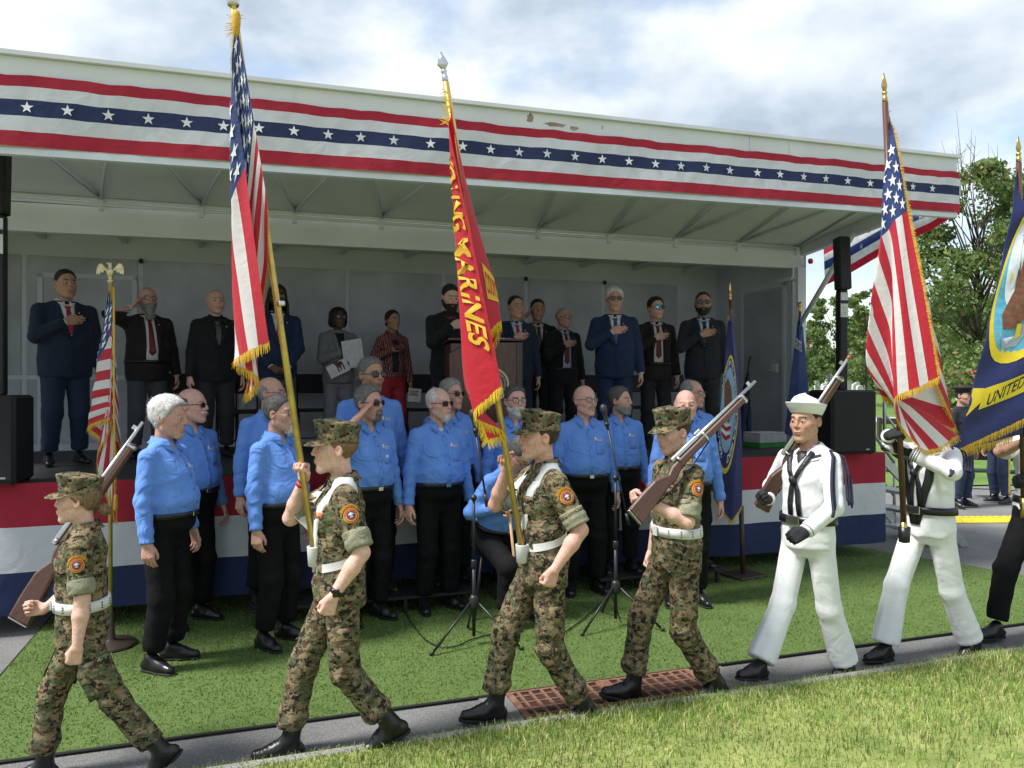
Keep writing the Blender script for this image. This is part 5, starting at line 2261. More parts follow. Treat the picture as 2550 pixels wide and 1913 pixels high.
# ------------------------------------------------------------------ sailors
def dress_sailor(p, gloves=True, hat=True):
    p.body()
    p.shirt('jumper', white_cot, hem=.840, drape=.010, grow=.010, loose=.004, cuffr=.044, vneck=.13, crease=.55)
    p.trousers(white_cot, top=1.0, thigh=.080, knee=.068, ank=.084, cut=.03, crease=.25, press=.010)
    p.shoes(black_leather)
    # flap collar with three stripes
    k = p.k
    V, F = [], []
    n = 25
    for i in range(n):
        a = rad(22 + 316 * i / (n - 1))
        bk = (1 - math.cos(a)) / 2
        dx, dy = math.sin(a), math.cos(a)
        for r_, z in ((.072, 1.515), (.078, 1.518), (.105, 1.492), (.150 + .02 * bk, 1.455 - .01 * (1 - bk)), (.150 + .02 * bk, 1.450 - .01 * (1 - bk))):
            zz_ = z - .05 * ((1 + dy) / 2) ** 3
            V.append(p.tor(np.array([dx * r_ * 1.0, -.014 + dy * r_ * .82, zz_]) * k))
    F = [(i * 5 + j, i * 5 + j + 1, (i + 1) * 5 + j + 1, (i + 1) * 5 + j) for i in range(n - 1) for j in range(4)]
    me = np_mesh('collar', np.array(V), np.array(F))
    bmfix(me)
    co = obj('collar', me, white_cot, p.root)
    for q in (.62, .74, .86):
        pts = []
        for i in range(n):
            A, B = np.array(V[i * 5 + 2]), np.array(V[i * 5 + 3])
            pts.append(A + (B - A) * q + np.array([0, 0, .004]))
        MB().tube(pts, .0022, n=4).build('stripe', navy_silk, co)
    # neckerchief: rolled round the neck, knotted on the breast, ends hanging
    f = p.top
    pts = []
    for sg in (-1, 1):
        G = np.array([(sg * x * k, z * k) for z, x in ((1.455, .080), (1.40, .060), (1.34, .035), (1.285, .008))])
        L_ = lay(f, G, p.tor((0, 0, 0)), p.front(), .012)
        pts.append(L_)
        MB().tube(list(L_), [.020 * k, .019 * k, .016 * k, .014 * k], n=10, flat=(p.front()[:, 2], .55)).build('neckerchief', navy_silk, p.root)
        G = np.array([(sg * x * k, z * k) for z, x in ((1.285, .006), (1.22, .022), (1.14, .030), (1.06, .036 - .01 * (sg > 0)))])
        L_ = lay(f, G, p.tor((0, 0, 0)), p.front(), .010)
        MB().tube(list(L_), [.012 * k, .016 * k, .019 * k, .017 * k], n=10, flat=(p.front()[:, 2], .45)).build('neckerchief_end', navy_silk, p.root)
    kc = lay(f, np.array([[0, 1.285 * k]]), p.tor((0, 0, 0)), p.front(), .016)[0]
    MB().lathe([(.004, -.026), (.020, -.02), (.025, 0), (.020, .02), (.004, .026)], kc, p.T, n=12).build('neckerchief_knot', navy_silk, p.root)
    # dark filling of the neck opening
    p.patch('neck_cloth', [(1.36, -.004, .004), (1.41, -.030, .030), (1.46, -.048, .048)], navy_silk, off=.004,
            f=lambda P: cone(P, p.tor((0, .004 * k, 1.47 * k)), p.tor((0, .030 * k, 1.36 * k)), .052 * k, .064 * k))
    p.belt(black_leather, z=1.030, h=.050, grow=.038, buckle=(silver, .095, .055))
    for sd in p.wr:                                         # cuff stripes
        d = unit(p.wr[sd] - p.el[sd])
        cf = MB().tube([p.wr[sd] - d * .075, p.wr[sd] - d * .008], [.049 * k, .0465 * k], n=16).build('cuff', white_cot, p.root)
        for q in (.018, .032, .046):
            c = p.wr[sd] - d * q
            MB().tube([c - d * .0025, c + d * .0025], .0490 * k, n=16).build('stripe', navy_silk, cf)
    if gloves:
        for sd, (pose, hd, hn) in p.hands.items():
            hcs = hand_cones(p.wr[sd], hd, hn, sd == 'R', pose, k * p.hp.get('hand', 1.0))
            W0 = p.wr[sd] - unit(p.wr[sd] - p.el[sd]) * .035

            def gf(P):
                e = cone(P, W0, p.wr[sd], .0315 * k, .031 * k)
                for a, b, ra, rb, kk in hcs:
                    e = smin(e, cone(P, a, b, ra + .003, rb + .003), kk)
                return e
            lo, hi = p.bounds([h[0] for h in hcs] + [h[1] for h in hcs] + [W0], .05)
            p.cloth('glove', gf, glove_m, lo, hi, res=.005)
    if hat:
        wear(p, dixie_mesh(), 'hat', mat('hat_white', (.76, .765, .775), rough=.8, var=.02, bump=.05, bscale=200))
    return p


def shoulder_cord(p):
    """dark braided cord looped over the left shoulder"""
    k = p.k
    a, e = p.sh['L'], p.el['L']
    cm_ = mat('braid_navy', (.010, .010, .035), rough=.6, bump=.8, bscale=160)
    top = a + np.array([.01, 0, .066 * k])
    d = unit(e - a)
    side = np.array([-.075 * k, 0, 0])
    root = None
    for fwd, ln in ((.055, .30), (.075, .34)):
        pts = [top, a + np.array([-.045 * k, fwd * .7, .035 * k])] + [a + d * t * k + np.array([-.055 * k, fwd + .02 * math.sin(t * 8), 0]) for t in (.06, .14, .22, ln - .03)] + \
              [a + d * ln * k + np.array([-.05 * k, fwd + .02, 0])]
        o = MB().tube(pts, .0095 * k, n=8).build('shoulder_cord', cm_, p.root)
        root = root or o
    for bk, ln in ((-.015, .24), (-.045, .26)):
        pts = [top, a + np.array([-.055 * k, bk, .030 * k])] + [a + d * t * k + np.array([-.078 * k, bk, 0]) for t in (.06, .14, ln)] + [a + d * (ln + .03) * k + np.array([-.078 * k, bk - .012, 0]),
               a + d * ln * k + np.array([-.078 * k, bk - .024, 0]), a + d * .1 * k + np.array([-.074 * k, bk - .028, 0])]
        MB().tube(pts, .0065 * k, n=8).build('cord_loop', cm_, root)
# ------------------------------------------------------------------ the people
def facing(px, d, turn):
    """unit vector from the spot towards the camera, turned to the viewer's right by turn degrees"""
    x = (px - CX) / FPX * d
    v = -np.array([x, d]) / math.hypot(x, d)
    c, s_ = math.cos(rad(turn)), math.sin(rad(turn))
    return (v[0] * c - v[1] * s_, v[0] * s_ + v[1] * c)


MARCH = (-AX[0], -AX[1])


def height(top, d, z0, cap=0.0):
    return CAM_H - (top - CY) * d / FPX - z0 - cap


PEOPLE = {}


def person_at(key, label, px, d, top, turn=None, z0=0.0, cap=0.012, face=None, **kw):
    loc = at(px, CY, d)
    loc[2] = z0
    H = height(top, d, z0, cap)
    p = Person('person', label, loc, face if face is not None else facing(px, d, turn), H=H, **kw)
    PEOPLE[key] = p
    return p


def stand(p, wide=0.0):
    for sd in 'RL':
        if sd not in p.wr:
            p.arm(sd)
        p.leg(sd, toe=rad(12))
    return p


# --- young marchers in camouflage ---------------------------------------------------------
def march_legs(p, fk, fa, rk, ra, fpitch=0.0, rpitch=0.0, lat=.085):
    """right leg forward, left leg behind, from photo pixels of knee and ankle"""
    for sd, kn, an, pit in (('R', fk, fa, fpitch), ('L', rk, ra, rpitch)):
        sg = 1 if sd == 'R' else -1
        A = p.px(an[0], an[1], sg * lat)
        K = p.px(kn[0], kn[1], sg * lat)
        h = p.hip[sd]
        p.ll = min(max(np.linalg.norm(A - h) / (.818 * p.k) * (1.010 if sd == 'R' else 1.045), .95), 1.075)
        p.leg(sd, A, pole=K - (h + A) / 2 + np.array([0, .04, 0]), pitch=pit)
    return p


girl = person_at('girl', 'girl in camouflage with fair hair in a bun carrying a rifle on her far shoulder', 205, 3.62, 1165, cap=.050, face=MARCH, tier=0, wide=.90,
                 skin='fair', hair='bun', hair_col='sandy', hp={'jaw': .92, 'nose': .92}, seed=3)
girl.arm('L', girl.px(192, 1625, -.22), pole=(-.5, -1, -.1), hand='fist', hd=(.05, .25, -1), hn=(1, .1, 0))
girl.arm('R', girl.px(110, 1518, .17), pole=(.6, -.3, -1), hand='grip', hd=(-.1, 1, .1), hn=(-.8, .1, .6))
march_legs(girl, (126, 1748), (104, 1905), (262, 1752), (402, 1880), 0.0, -.75)
dress_camo(girl)
white_belt(girl)

boy2 = person_at('boy_flag', 'fair boy in camouflage carrying the national flag with a red wristband', 846, 3.87, 1035, cap=.048, face=MARCH, tier=0, wide=.95,
                 skin='fair', hair='buzz', hair_col='sandy', hp={'jaw': .95}, seed=5)
boy2.arm('R', boy2.px(757, 1193, .03), pole=(.5, .3, -1), hand='grip', hd=(-.25, .10, 1), hn=(-.8, .6, .1))
boy2.arm('L', boy2.px(828, 1488, -.25), pole=(-.4, -1, 0), hand='fist', hd=(.1, .35, -1), hn=(1, .2, 0))
march_legs(boy2, (746, 1676), (716, 1846), (884, 1676), (968, 1805), .03, -.42)
dress_camo(boy2)

boy3 = person_at('boy_red', 'dark haired boy in camouflage carrying the red flag with a white harness', 1352, 4.25, 1012, cap=.048, face=MARCH, tier=0, wide=1.0,
                 skin='pink', hair='short', hair_col='brown', hp={'hair_t': .006}, seed=8)
boy3.arm('R', boy3.px(1260, 1172, .03), pole=(.6, .2, -1), hand='grip', hd=(-.25, .12, 1), hn=(-.8, .6, .1))
boy3.arm('L', boy3.px(1380, 1420, -.26), pole=(-.4, -1, 0), hand='fist', hd=(.1, .35, -1), hn=(1, .2, 0))
march_legs(boy3, (1273, 1565), (1228, 1754), (1412, 1580), (1455, 1764), .10, -.08)
dress_camo(boy3)

boy4 = person_at('boy_rifle', 'dark haired boy in camouflage with a rifle on his near shoulder', 1685, 4.55, 1004, cap=.048, face=MARCH, tier=0, wide=.98,
                 skin='fair', hair='short', hair_col='brown', hp={'hair_t': .007}, pitch=-.18, yaw=.12, seed=12)
boy4.arm('L', boy4.px(1612, 1249, -.17), pole=(-.5, -.6, -1), hand='grip', hd=(.1, 1, .15), hn=(.5, .1, .9))
boy4.arm('R', None, hand='fist')
march_legs(boy4, (1614, 1530), (1572, 1706), (1745, 1536), (1782, 1704), .24, -.06)
dress_camo(boy4)
white_belt(boy4)

# --- sailors ------------------------------------------------------------------------------
sail1 = person_at('sailor_rifle', 'sailor in white with round hat and black gloves carrying a rifle', 2012, 4.86, 987, cap=.028, face=(MARCH[0] + .12, MARCH[1] - .22), tier=0, wide=.95,
                  skin='tan', hair='short', hair_col='black', hp={'hair_t': .006, 'nose': .92, 'fat': .004}, pitch=-.06, yaw=.10, seed=15)
sail1.arm('R', sail1.px(1912, 1243, .20), pole=(.8, -.3, -1), hand='grip', hd=(-.1, 1, .05), hn=(-.7, 0, .7))
sail1.arm('L', sail1.px(2005, 1325, -.20), pole=(-.6, -1, -.1), hand='fist', hd=(.35, .9, -.35), hn=(.8, -.3, -.5))
march_legs(sail1, (1955, 1484), (1890, 1656), (2068, 1480), (2106, 1664), .18, -.10)
dress_sailor(sail1)
shoulder_cord(sail1)

sail2 = person_at('sailor_flag', 'sailor in white behind the flag gripping its pole with both gloved hands', 2312, 5.24, 985, cap=.028, face=(MARCH[0] + .05, MARCH[1] - .12), tier=0, wide=.97,
                  skin='tan', hair='short', hair_col='black', hp={'hair_t': .006}, seed=18)
POLE3_D = 4.93
sail2.arm('R', sail2.to_local(at(2212, 1085, POLE3_D + .06)), pole=(1, .6, -.2), hand='grip', hd=(-.6, -.2, .25), hn=(.2, -.6, -.6))
sail2.arm('L', sail2.to_local(at(2268, 1128, POLE3_D + .06)), pole=(-1, .2, -.5), hand='grip', hd=(.7, .6, .1), hn=(.3, .2, .8))
march_legs(sail2, (2227, 1479), (2198, 1628), (2355, 1479), (2418, 1606), .06, -.40)
dress_sailor(sail2)
shoulder_cord(sail2)

sail3 = person_at('navy_flag', 'flag bearer in white shirt and black trousers at the edge of the picture', 2590, 5.6, 975, cap=.028, face=MARCH, tier=0, wide=1.0,
                  skin='tan', hair='short', hair_col='black', hp={'hair_t': .006}, seed=21)
sail3.arm('R', sail3.to_local(at(2552, 1100, 5.36)), pole=(.4, .9, -.4), hand='grip', hd=(-.4, .1, 1), hn=(-.9, .4, 0))
sail3.arm('L', sail3.to_local(at(2565, 1210, 5.34)), pole=(-.6, -.5, -1), hand='grip', hd=(.4, 1, .2), hn=(.6, 0, .7))
march_legs(sail3, (2505, 1440), (2478, 1560), (2640, 1440), (2690, 1560), .0, -.4)
sail3.body(bare='RL')
sail3.shirt('shirt', white_cot, hem=.93, drape=.010, sleeve=.40, loose=.014, vneck=.05)
sail3.trousers(black_tr, top=1.03)
sail3.shoes(black_leather)
sail3.collar(white_cot)
sail3.belt(black_leather, z=1.02, h=.05, grow=.028)
wear(sail3, dixie_mesh(), 'hat', MATS['hat_white'])
for sd_, (po_, hd_, hn_) in sail3.hands.items():
    hcs_ = hand_cones(sail3.wr[sd_], hd_, hn_, sd_ == 'R', po_, sail3.k)

    def gf_(P, hcs_=hcs_, sd_=sd_):
        e = cone(P, sail3.wr[sd_] - unit(hd_) * .03, sail3.wr[sd_], .03, .03)
        for a, b, ra, rb, kk in hcs_:
            e = smin(e, cone(P, a, b, ra + .003, rb + .003), kk)
        return e
    lo_, hi_ = sail3.bounds([h[0] for h in hcs_] + [h[1] for h in hcs_], .06)
    sail3.cloth('glove', gf_, glove_m, lo_, hi_, res=.006)

# --- singers in blue shirts ---------------------------------------------------------------
GB = 'singers in blue shirts before the stage'
RISER = .15


def blue(key, label, px, d, top, turn, riser=False, dress=None, pose=None, **kw):
    p = person_at(key, label, px, d, top, turn, z0=RISER if riser else .016, group=GB, **kw)
    if pose:
        pose(p)
    stand(p)
    dress_blue(p, **(dress or {}))
    return p


blue('b1', 'white haired man in blue shirt standing at the near end of the singers', 412, 5.04, 988, 58, yaw=.10, pitch=-.10, skin='ruddy', hair='full', hair_col='white',
     hp={'hair_t': .014, 'fat': .004, 'size': 1.03}, belly=.050, wide=1.05, dress={'pouch': 1}, seed=31)
b2 = blue('b2', 'bald man with white mustache and round sunglasses in blue shirt', 474, 5.93, 964, 40, yaw=.35, skin='pink', hair='fringe', hair_col='darkgrey', hp={'beard': 'mustache', 'beard_col': 'white', 'fat': .003},
          belly=.045, wide=1.08, seed=32)
b2.glasses('sun', r=.017, hgt=.0145)
b3 = blue('b3', 'man in glasses with dark grey hair and white beard beside the brass flagpole', 690, 5.46, 982, 52, yaw=.15, skin='ruddy', hair='short', hair_col='darkgrey',
          hp={'beard': ('goatee', 'mustache'), 'beard_col': 'white', 'beard_t': .008, 'fat': .003}, belly=.055, wide=1.08, seed=33)
b3.glasses('clear', frame=(.02, .02, .022))
b4 = blue('b4', 'bald man in red framed glasses standing behind the man with white beard', 672, 6.05, 936, 30, riser=True, yaw=.60, skin='ruddy', hair='fringe', hair_col='grey',
          hp={}, belly=.05, wide=1.10, seed=34)
b4.glasses('clear', frame=(.18, .02, .02))
b5 = blue('b5', 'tall man with dark grey hair and sunglasses at the back of the singers', 922, 6.30, 889, 18, riser=True, yaw=.30, skin='olive', hair='short', hair_col='saltpepper', hp={'stubble': .6},
          belly=.04, wide=1.12, seed=35)
b5.glasses('sun')
b6 = blue('b6', 'saluting man with grey hair and sunglasses in blue shirt', 915, 6.0, 959, 32, yaw=.30, skin='ruddy', hair='full', hair_col='saltpepper',
          hp={'beard': 'circle', 'beard_t': .004, 'beard_col': 'saltpepper', 'hair_t': .010}, belly=.035, wide=1.05, pose=salute, dress={'pin': True}, seed=36)
b6.glasses('sun')
b7 = blue('b7', 'balding man with white goatee and dark sunglasses in front of the lectern', 1090, 6.30, 963, 26, yaw=.34, skin='pink', hair='recede', hair_col='white',
          hp={'beard': 'goatee', 'lift': .02, 'hair_t': .007}, belly=.045, wide=1.08, dress={'tee': True, 'pouch': 1}, seed=37)
b7.glasses('sun')
b8 = blue('b8', 'grey haired man with sunglasses half hidden behind the man with goatee', 1122, 6.62, 942, 20, riser=True, yaw=.45, skin='ruddy', hair='short', hair_col='grey', hp={'fat': .002},
          belly=.03, wide=1.08, seed=38)
b8.glasses('sun')
b9 = blue('b9', 'man with glasses and white beard standing beyond the red flag', 1282, 6.72, 958, 12, yaw=.15, skin='pink', hair='short', hair_col='darkgrey',
          hp={'beard': 'full', 'beard_col': 'white', 'beard_t': .005}, belly=.04, wide=1.06, seed=39)
b9.glasses('clear', frame=(.03, .02, .02))
b11 = blue('b11', 'bald man with glasses and grey mustache behind the microphone stand', 1455, 6.80, 957, 18, yaw=.34, skin='pink', hair='fringe', hair_col='grey', hp={'beard': 'mustache', 'bald_z': .012, 'fat': .004, 'brow': (.6, .55, .5)},
           belly=.05, wide=1.12, seed=41)
b11.glasses('clear', frame=(.03, .02, .02))
b12 = blue('b12', 'man with swept dark grey hair and short beard looking aside', 1542, 6.98, 962, 22, riser=True, yaw=.70, skin='ruddy', hair='full', hair_col='darkgrey', hp={'beard': 'full', 'beard_col': 'grey', 'beard_t': .004, 'lift': .008, 'hair_t': .009},
           belly=.03, wide=1.06, seed=42)
b13 = blue('b13', 'round faced man with thin white hair behind the rifle boy', 1706, 6.45, 968, 14, yaw=-.12, skin='pink', hair='fringe', hair_col='white', hp={'bald_z': .03, 'fat': .007, 'brow': (.8, .75, .7)},
           belly=.05, wide=1.14, seed=43)
b14 = blue('b14', 'man with glasses and thinning grey hair behind the round faced man', 1722, 7.15, 944, 30, riser=True, yaw=.55, skin='ruddy', hair='recede', hair_col='grey', hp={'lift': .015},
           belly=.02, wide=1.04, seed=44)
b14.glasses('clear', frame=(.015, .015, .018))

# seated man leaning on a cane
STOOL_D = 6.15
seat_xy = at(1225, CY, STOOL_D)
b10 = Person('person', 'seated man in blue shirt bowed forward over a wooden cane', (seat_xy[0], seat_xy[1], .016), facing(1225, STOOL_D, 42), H=1.76, tier=1, wide=1.06, belly=.03, skin='ruddy', hair='short', hair_col='darkgrey',
             hp={'hair_t': .012}, lean=.42, pitch=-.55, yaw=.15, hip_drop=.26, group=GB, seed=40)
cane_top = at(1268, 1278, STOOL_D - .36)
b10.arm('R', b10.to_local(cane_top) + np.array([.02, -.07, .045]), pole=(.35, -.4, -1), hand='grip', hd=(-.2, .8, -.35), hn=(0, -.3, -1))
b10.arm('L', b10.to_local(cane_top) + np.array([-.06, -.09, .075]), pole=(-.35, -.4, -1), hand='grip', hd=(.35, .8, -.3), hn=(0, -.3, -1))
b10.leg('R', np.array([.14, .30, .088]), pole=(.25, 1, .3))
b10.leg('L', np.array([-.14, .24, .088]), pole=(-.25, 1, .3))
dress_blue(b10)
b10.glasses('clear', frame=(.02, .02, .02))

# --- party on the stage -------------------------------------------------------------------
GS = 'party standing on the stage'


def onstage(key, label, px, d, top, turn, **kw):
    return person_at(key, label, px, d, top, turn, z0=STAGE_Z, group=GS, tier=2, **kw)


navy = suit_mat('navy', (.010, .017, .038))
black_s = suit_mat('black', (.010, .010, .012))
char = suit_mat('charcoal', (.022, .023, .026))
bluen = suit_mat('blue', (.012, .026, .070))
brownb = suit_mat('brownblack', (.022, .016, .018))
grey_s = suit_mat('grey', (.19, .19, .20))
grey_t = suit_mat('slate', (.065, .068, .075))
tie_red = mat('tie_red', (.32, .015, .020), rough=.55, var=.12, scale=60)
tie_dkred = mat('tie_dark_red', (.16, .012, .016), rough=.55, var=.4, scale=90)
tie_blue = mat('tie_blue', (.03, .06, .18), rough=.5, var=.15, scale=60)
tie_grey = mat('tie_grey', (.07, .072, .08), rough=.6, var=.5, scale=110)
tie_black = mat('tie_black', (.018, .018, .022), rough=.5)
shirt_lb = mat('shirt_light_blue', (.40, .46, .60), rough=.8, var=.03)
shirt_pink = mat('shirt_pale', (.50, .46, .44), rough=.8, var=.03)
shirt_blk = mat('shirt_black', (.012, .012, .014), rough=.8)

s1 = onstage('s1', 'broad dark haired man in navy suit with striped red tie, hand on heart', 162, 6.98, 670, 14, yaw=.10, skin='olive', hair='short', hair_col='black', hp={'fat': .008, 'hair_t': .008}, wide=1.22, belly=.045, seed=51)
heart(s1)
stand(s1)
dress_suit(s1, navy, suit_mat('navy_trousers', (.010, .020, .048)), tie_red)
s2 = onstage('s2', 'saluting bald man with big grey beard and open dark jacket', 366, 7.70, 713, 14, yaw=.05, skin='pink', hair=None, hp={'beard': 'full', 'beard_t': .010, 'beard_len': .06, 'brow': (.5, .45, .4)}, hair_col='grey', wide=1.15, belly=.045, seed=52)
salute(s2)
stand(s2)
dress_suit(s2, brownb, grey_t, tie_dkred, open_=True)
s2.glasses('clear')
s3 = onstage('s3', 'bald man in black jacket and black shirt with patterned tie', 537, 7.65, 719, 12, skin='pink', hair=None, hair_col='brown', hp={'stubble': .3, 'fat': .004}, wide=1.08, belly=.02, seed=53)
stand(s3)
dress_suit(s3, black_s, char, tie_grey, shirt=shirt_blk)
s4 = onstage('s4', 'man with long dreadlocks, blue suit and red tie behind the flagpole', 690, 7.88, 708, 8, skin='dark', hair='dreads', hair_col='black', hp={'beard': 'full', 'beard_t': .004, 'beard_col': 'black'}, wide=1.06, seed=54)
for sd_, x_ in (('R', .035), ('L', -.035)):
    s4.arm(sd_, s4.tor((x_ + (.05 if sd_ == 'R' else -.05), front_y(s4, 0, .95) + .055, .93 * s4.k)), pole=(1 if sd_ == 'R' else -1, -.5, -.3), hand='loose', hd=(-.8 if sd_ == 'R' else .8, .3, -.5), hn=(0, -1, -.2))
stand(s4)
dress_suit(s4, bluen, grey_t, tie_red)
s4.glasses('sun')

s5 = onstage('s5', 'woman in light grey trouser suit holding white papers', 842, 8.42, 763, 14, yaw=.05, skin='dark', hair='bob', hair_col='black', hp={'jaw': .95, 'nose': .95}, wide=1.00, belly=.025, seed=55)
s5.arm('R', s5.tor((.00, front_y(s5, 0, 1.24) + .05, 1.22 * s5.k)), pole=(1, -.4, -.6), hand='relaxed', hd=(-1, .15, .15), hn=(0, -1, 0))
s5.arm('L', s5.tor((-.02, front_y(s5, 0, 1.10) + .07, 1.08 * s5.k)), pole=(-1, -.4, -.6), hand='relaxed', hd=(.9, .3, -.15), hn=(0, -1, .2))
stand(s5)
s5.body()
s5.shirt('jacket', grey_s, hem=.84, drape=.022, grow=.012, chest=.022, loose=.006, cuffr=.045)
s5.trousers(grey_s, top=1.02, ank=.075)
s5.shoes(black_leather)
s5.patch('blouse', [(1.16 + .3 * i / 8, -.004 - .055 * (i / 8) ** .8, .004 + .055 * (i / 8) ** .8) for i in range(9)], shirt_blk, off=.004, m=7)
for sg in (-1, 1):
    s5.patch('lapel', [(z, (a if sg > 0 else -b_), (b_ if sg > 0 else -a)) for z, a, b_ in ((1.13, .0, .012), (1.24, .016, .066), (1.33, .036, .090), (1.42, .052, .085), (1.462, .06, .08))], grey_s, off=.012, m=4)
s5.glasses('sun')

zebra = mat('zebra_jacket', (.28, .09, .085), rough=.75, folds=.3)
_t = zebra.node_tree
_w = _t.nodes.new('ShaderNodeTexWave')
_w.inputs['Scale'].default_value = 14
_w.inputs['Distortion'].default_value = 9
_w.inputs['Detail'].default_value = 2
_c = _t.nodes.new('ShaderNodeTexCoord')
_r = _t.nodes.new('ShaderNodeValToRGB')
_r.color_ramp.elements[0].position, _r.color_ramp.elements[1].position = .46, .54
_r.color_ramp.elements[0].color, _r.color_ramp.elements[1].color = (.012, .010, .012, 1), (.36, .12, .11, 1)
_t.links.new(_c.outputs['Object'], _w.inputs['Vector'])
_t.links.new(_w.outputs['Color'], _r.inputs[0])
_t.links.new(_r.outputs[0], _t.nodes['Principled BSDF'].inputs['Base Color'])
s6 = onstage('s6', 'slim woman in zebra pattern jacket and red trousers, hand on heart', 977, 8.60, 771, 16, yaw=.30, skin='olive', hair='pulled', hair_col='black', hp={'jaw': .90, 'nose': .92}, wide=.86, seed=56)
heart(s6, x=.05, z=1.27)
stand(s6)
s6.body()
s6.shirt('jacket', zebra, hem=.92, drape=.020, grow=.010, chest=.022, cuffr=.042)
s6.trousers(mat('red_trousers', (.36, .018, .026), rough=.75, folds=.3), top=1.04)
s6.shoes(black_leather)
s6.patch('blouse', [(z, -.040, .040) for z in np.linspace(.99, 1.40, 8)], mat('navy_top', (.012, .013, .022), rough=.8), off=.004, m=5)
s6.collar(zebra, open_=34, r=.080)

s7 = onstage('s7', 'dark bearded man in black jacket standing behind the lectern', 1120, 7.92, 708, 12, pitch=-.28, yaw=.15, skin='fair', hair='short', hair_col='black', hp={'beard': 'full', 'beard_t': .012, 'beard_len': .045, 'beard_col': 'black', 'hair_t': .010}, wide=1.12, belly=.01, seed=57)
heart(s7, x=.02, z=1.34)
stand(s7)
dress_suit(s7, black_s, black_s, None, shirt=shirt_blk, bow=True)
s8 = onstage('s8', 'man in dark suit and bright red tie beside the lectern, hand on heart', 1283, 8.20, 735, 14, yaw=.20, skin='tan', hair='short', hair_col='black', hp={'hair_t': .006, 'lift': .008}, wide=1.06, seed=58)
heart(s8)
stand(s8)
dress_suit(s8, navy, navy, tie_red, shirt=shirt_lb)
s9 = onstage('s9', 'saluting dark haired man at the back behind the red tie man', 1338, 8.98, 744, 10, skin='olive', hair='short', hair_col='black', hp={'hair_t': .009}, wide=1.06, seed=59)
salute(s9)
stand(s9)
dress_suit(s9, black_s, black_s, tie_black, shirt=shirt_pink)
s10 = onstage('s10', 'elderly man with thin hair and glasses in black suit, hand on heart', 1402, 8.90, 764, 22, yaw=.35, skin='ruddy', hair='fringe', hair_col='grey', hp={'jaw': .95, 'bald_z': .03}, wide=1.02, seed=60)
heart(s10)
stand(s10)
dress_suit(s10, black_s, black_s, tie_dkred, shirt=shirt_lb, open_=True)
s10.glasses('clear')
s11 = onstage('s11', 'white haired man in blue suit and sunglasses, hand on heart', 1530, 8.28, 715, 6, yaw=.05, skin='ruddy', hair='full', hair_col='white', hp={'fat': .004, 'hair_t': .010}, wide=1.14, belly=.03, seed=61)
heart(s11)
stand(s11)
dress_suit(s11, bluen, bluen, tie_blue)
s11.glasses('sun', frame=(.04, .01, .012))
s12 = onstage('s12', 'young man with mirrored turquoise sunglasses and dark red tie', 1632, 8.78, 739, 16, yaw=.20, skin='fair', hair='full', hair_col='black', hp={'hair_t': .009, 'fat': .003}, wide=1.02, seed=62)
heart(s12)
stand(s12)
dress_suit(s12, brownb, char, tie_dkred, open_=True)
s12.glasses('sun', lens=mat('mirror_turquoise', (.06, .55, .60), rough=.06, var=.3, scale=30, metal=.7))
s13 = onstage('s13', 'bearded man with sunglasses in checked dark jacket at the end of the row', 1750, 8.53, 726, 10, yaw=-.10, skin='olive', hair='short', hair_col='black', hp={'beard': 'full', 'beard_t': .007, 'beard_col': 'black', 'hair_t': .006, 'lift': .010}, wide=1.10, seed=63)
heart(s13)
stand(s13)
check = suit_mat('check', (.016, .018, .024))
dress_suit(s13, check, char, tie_black, shirt=shirt_lb)
s13.glasses('sun')
# ------------------------------------------------------------------ flags
gold_f = mat('gold_fringe', (.66, .40, .035), rough=.7, var=.22, scale=120, trans=.15)
flag_red = mat('flag_red', (.50, .012, .030), rough=.6, var=.06, folds=.12, fscale=14, trans=.22, sheen=.1)
flag_white = mat('flag_white', (.74, .70, .70), rough=.6, var=.03, folds=.12, fscale=14, trans=.25)
flag_blue = mat('flag_blue', (.018, .040, .165), rough=.6, var=.06, folds=.12, fscale=14, trans=.10)
marine_red = mat('marine_red', (.52, .006, .022), rough=.5, var=.06, folds=.15, fscale=10, trans=.18, sheen=.15)
marine_gold = mat('marine_gold', (.72, .44, .03), rough=.6, var=.06, trans=.1)
navy_blue = mat('navy_flag_blue', (.014, .022, .110), rough=.55, var=.08, folds=.15, fscale=10, trans=.10)
navy_gold = mat('navy_flag_gold', (.70, .54, .02), rough=.6, var=.06)
va_blue = mat('va_flag_blue', (.022, .024, .125), rough=.55, var=.08, folds=.12, fscale=10, trans=.08)
state_blue = mat('state_flag_blue', (.012, .040, .165), rough=.55, var=.08, folds=.12, fscale=10, trans=.08)


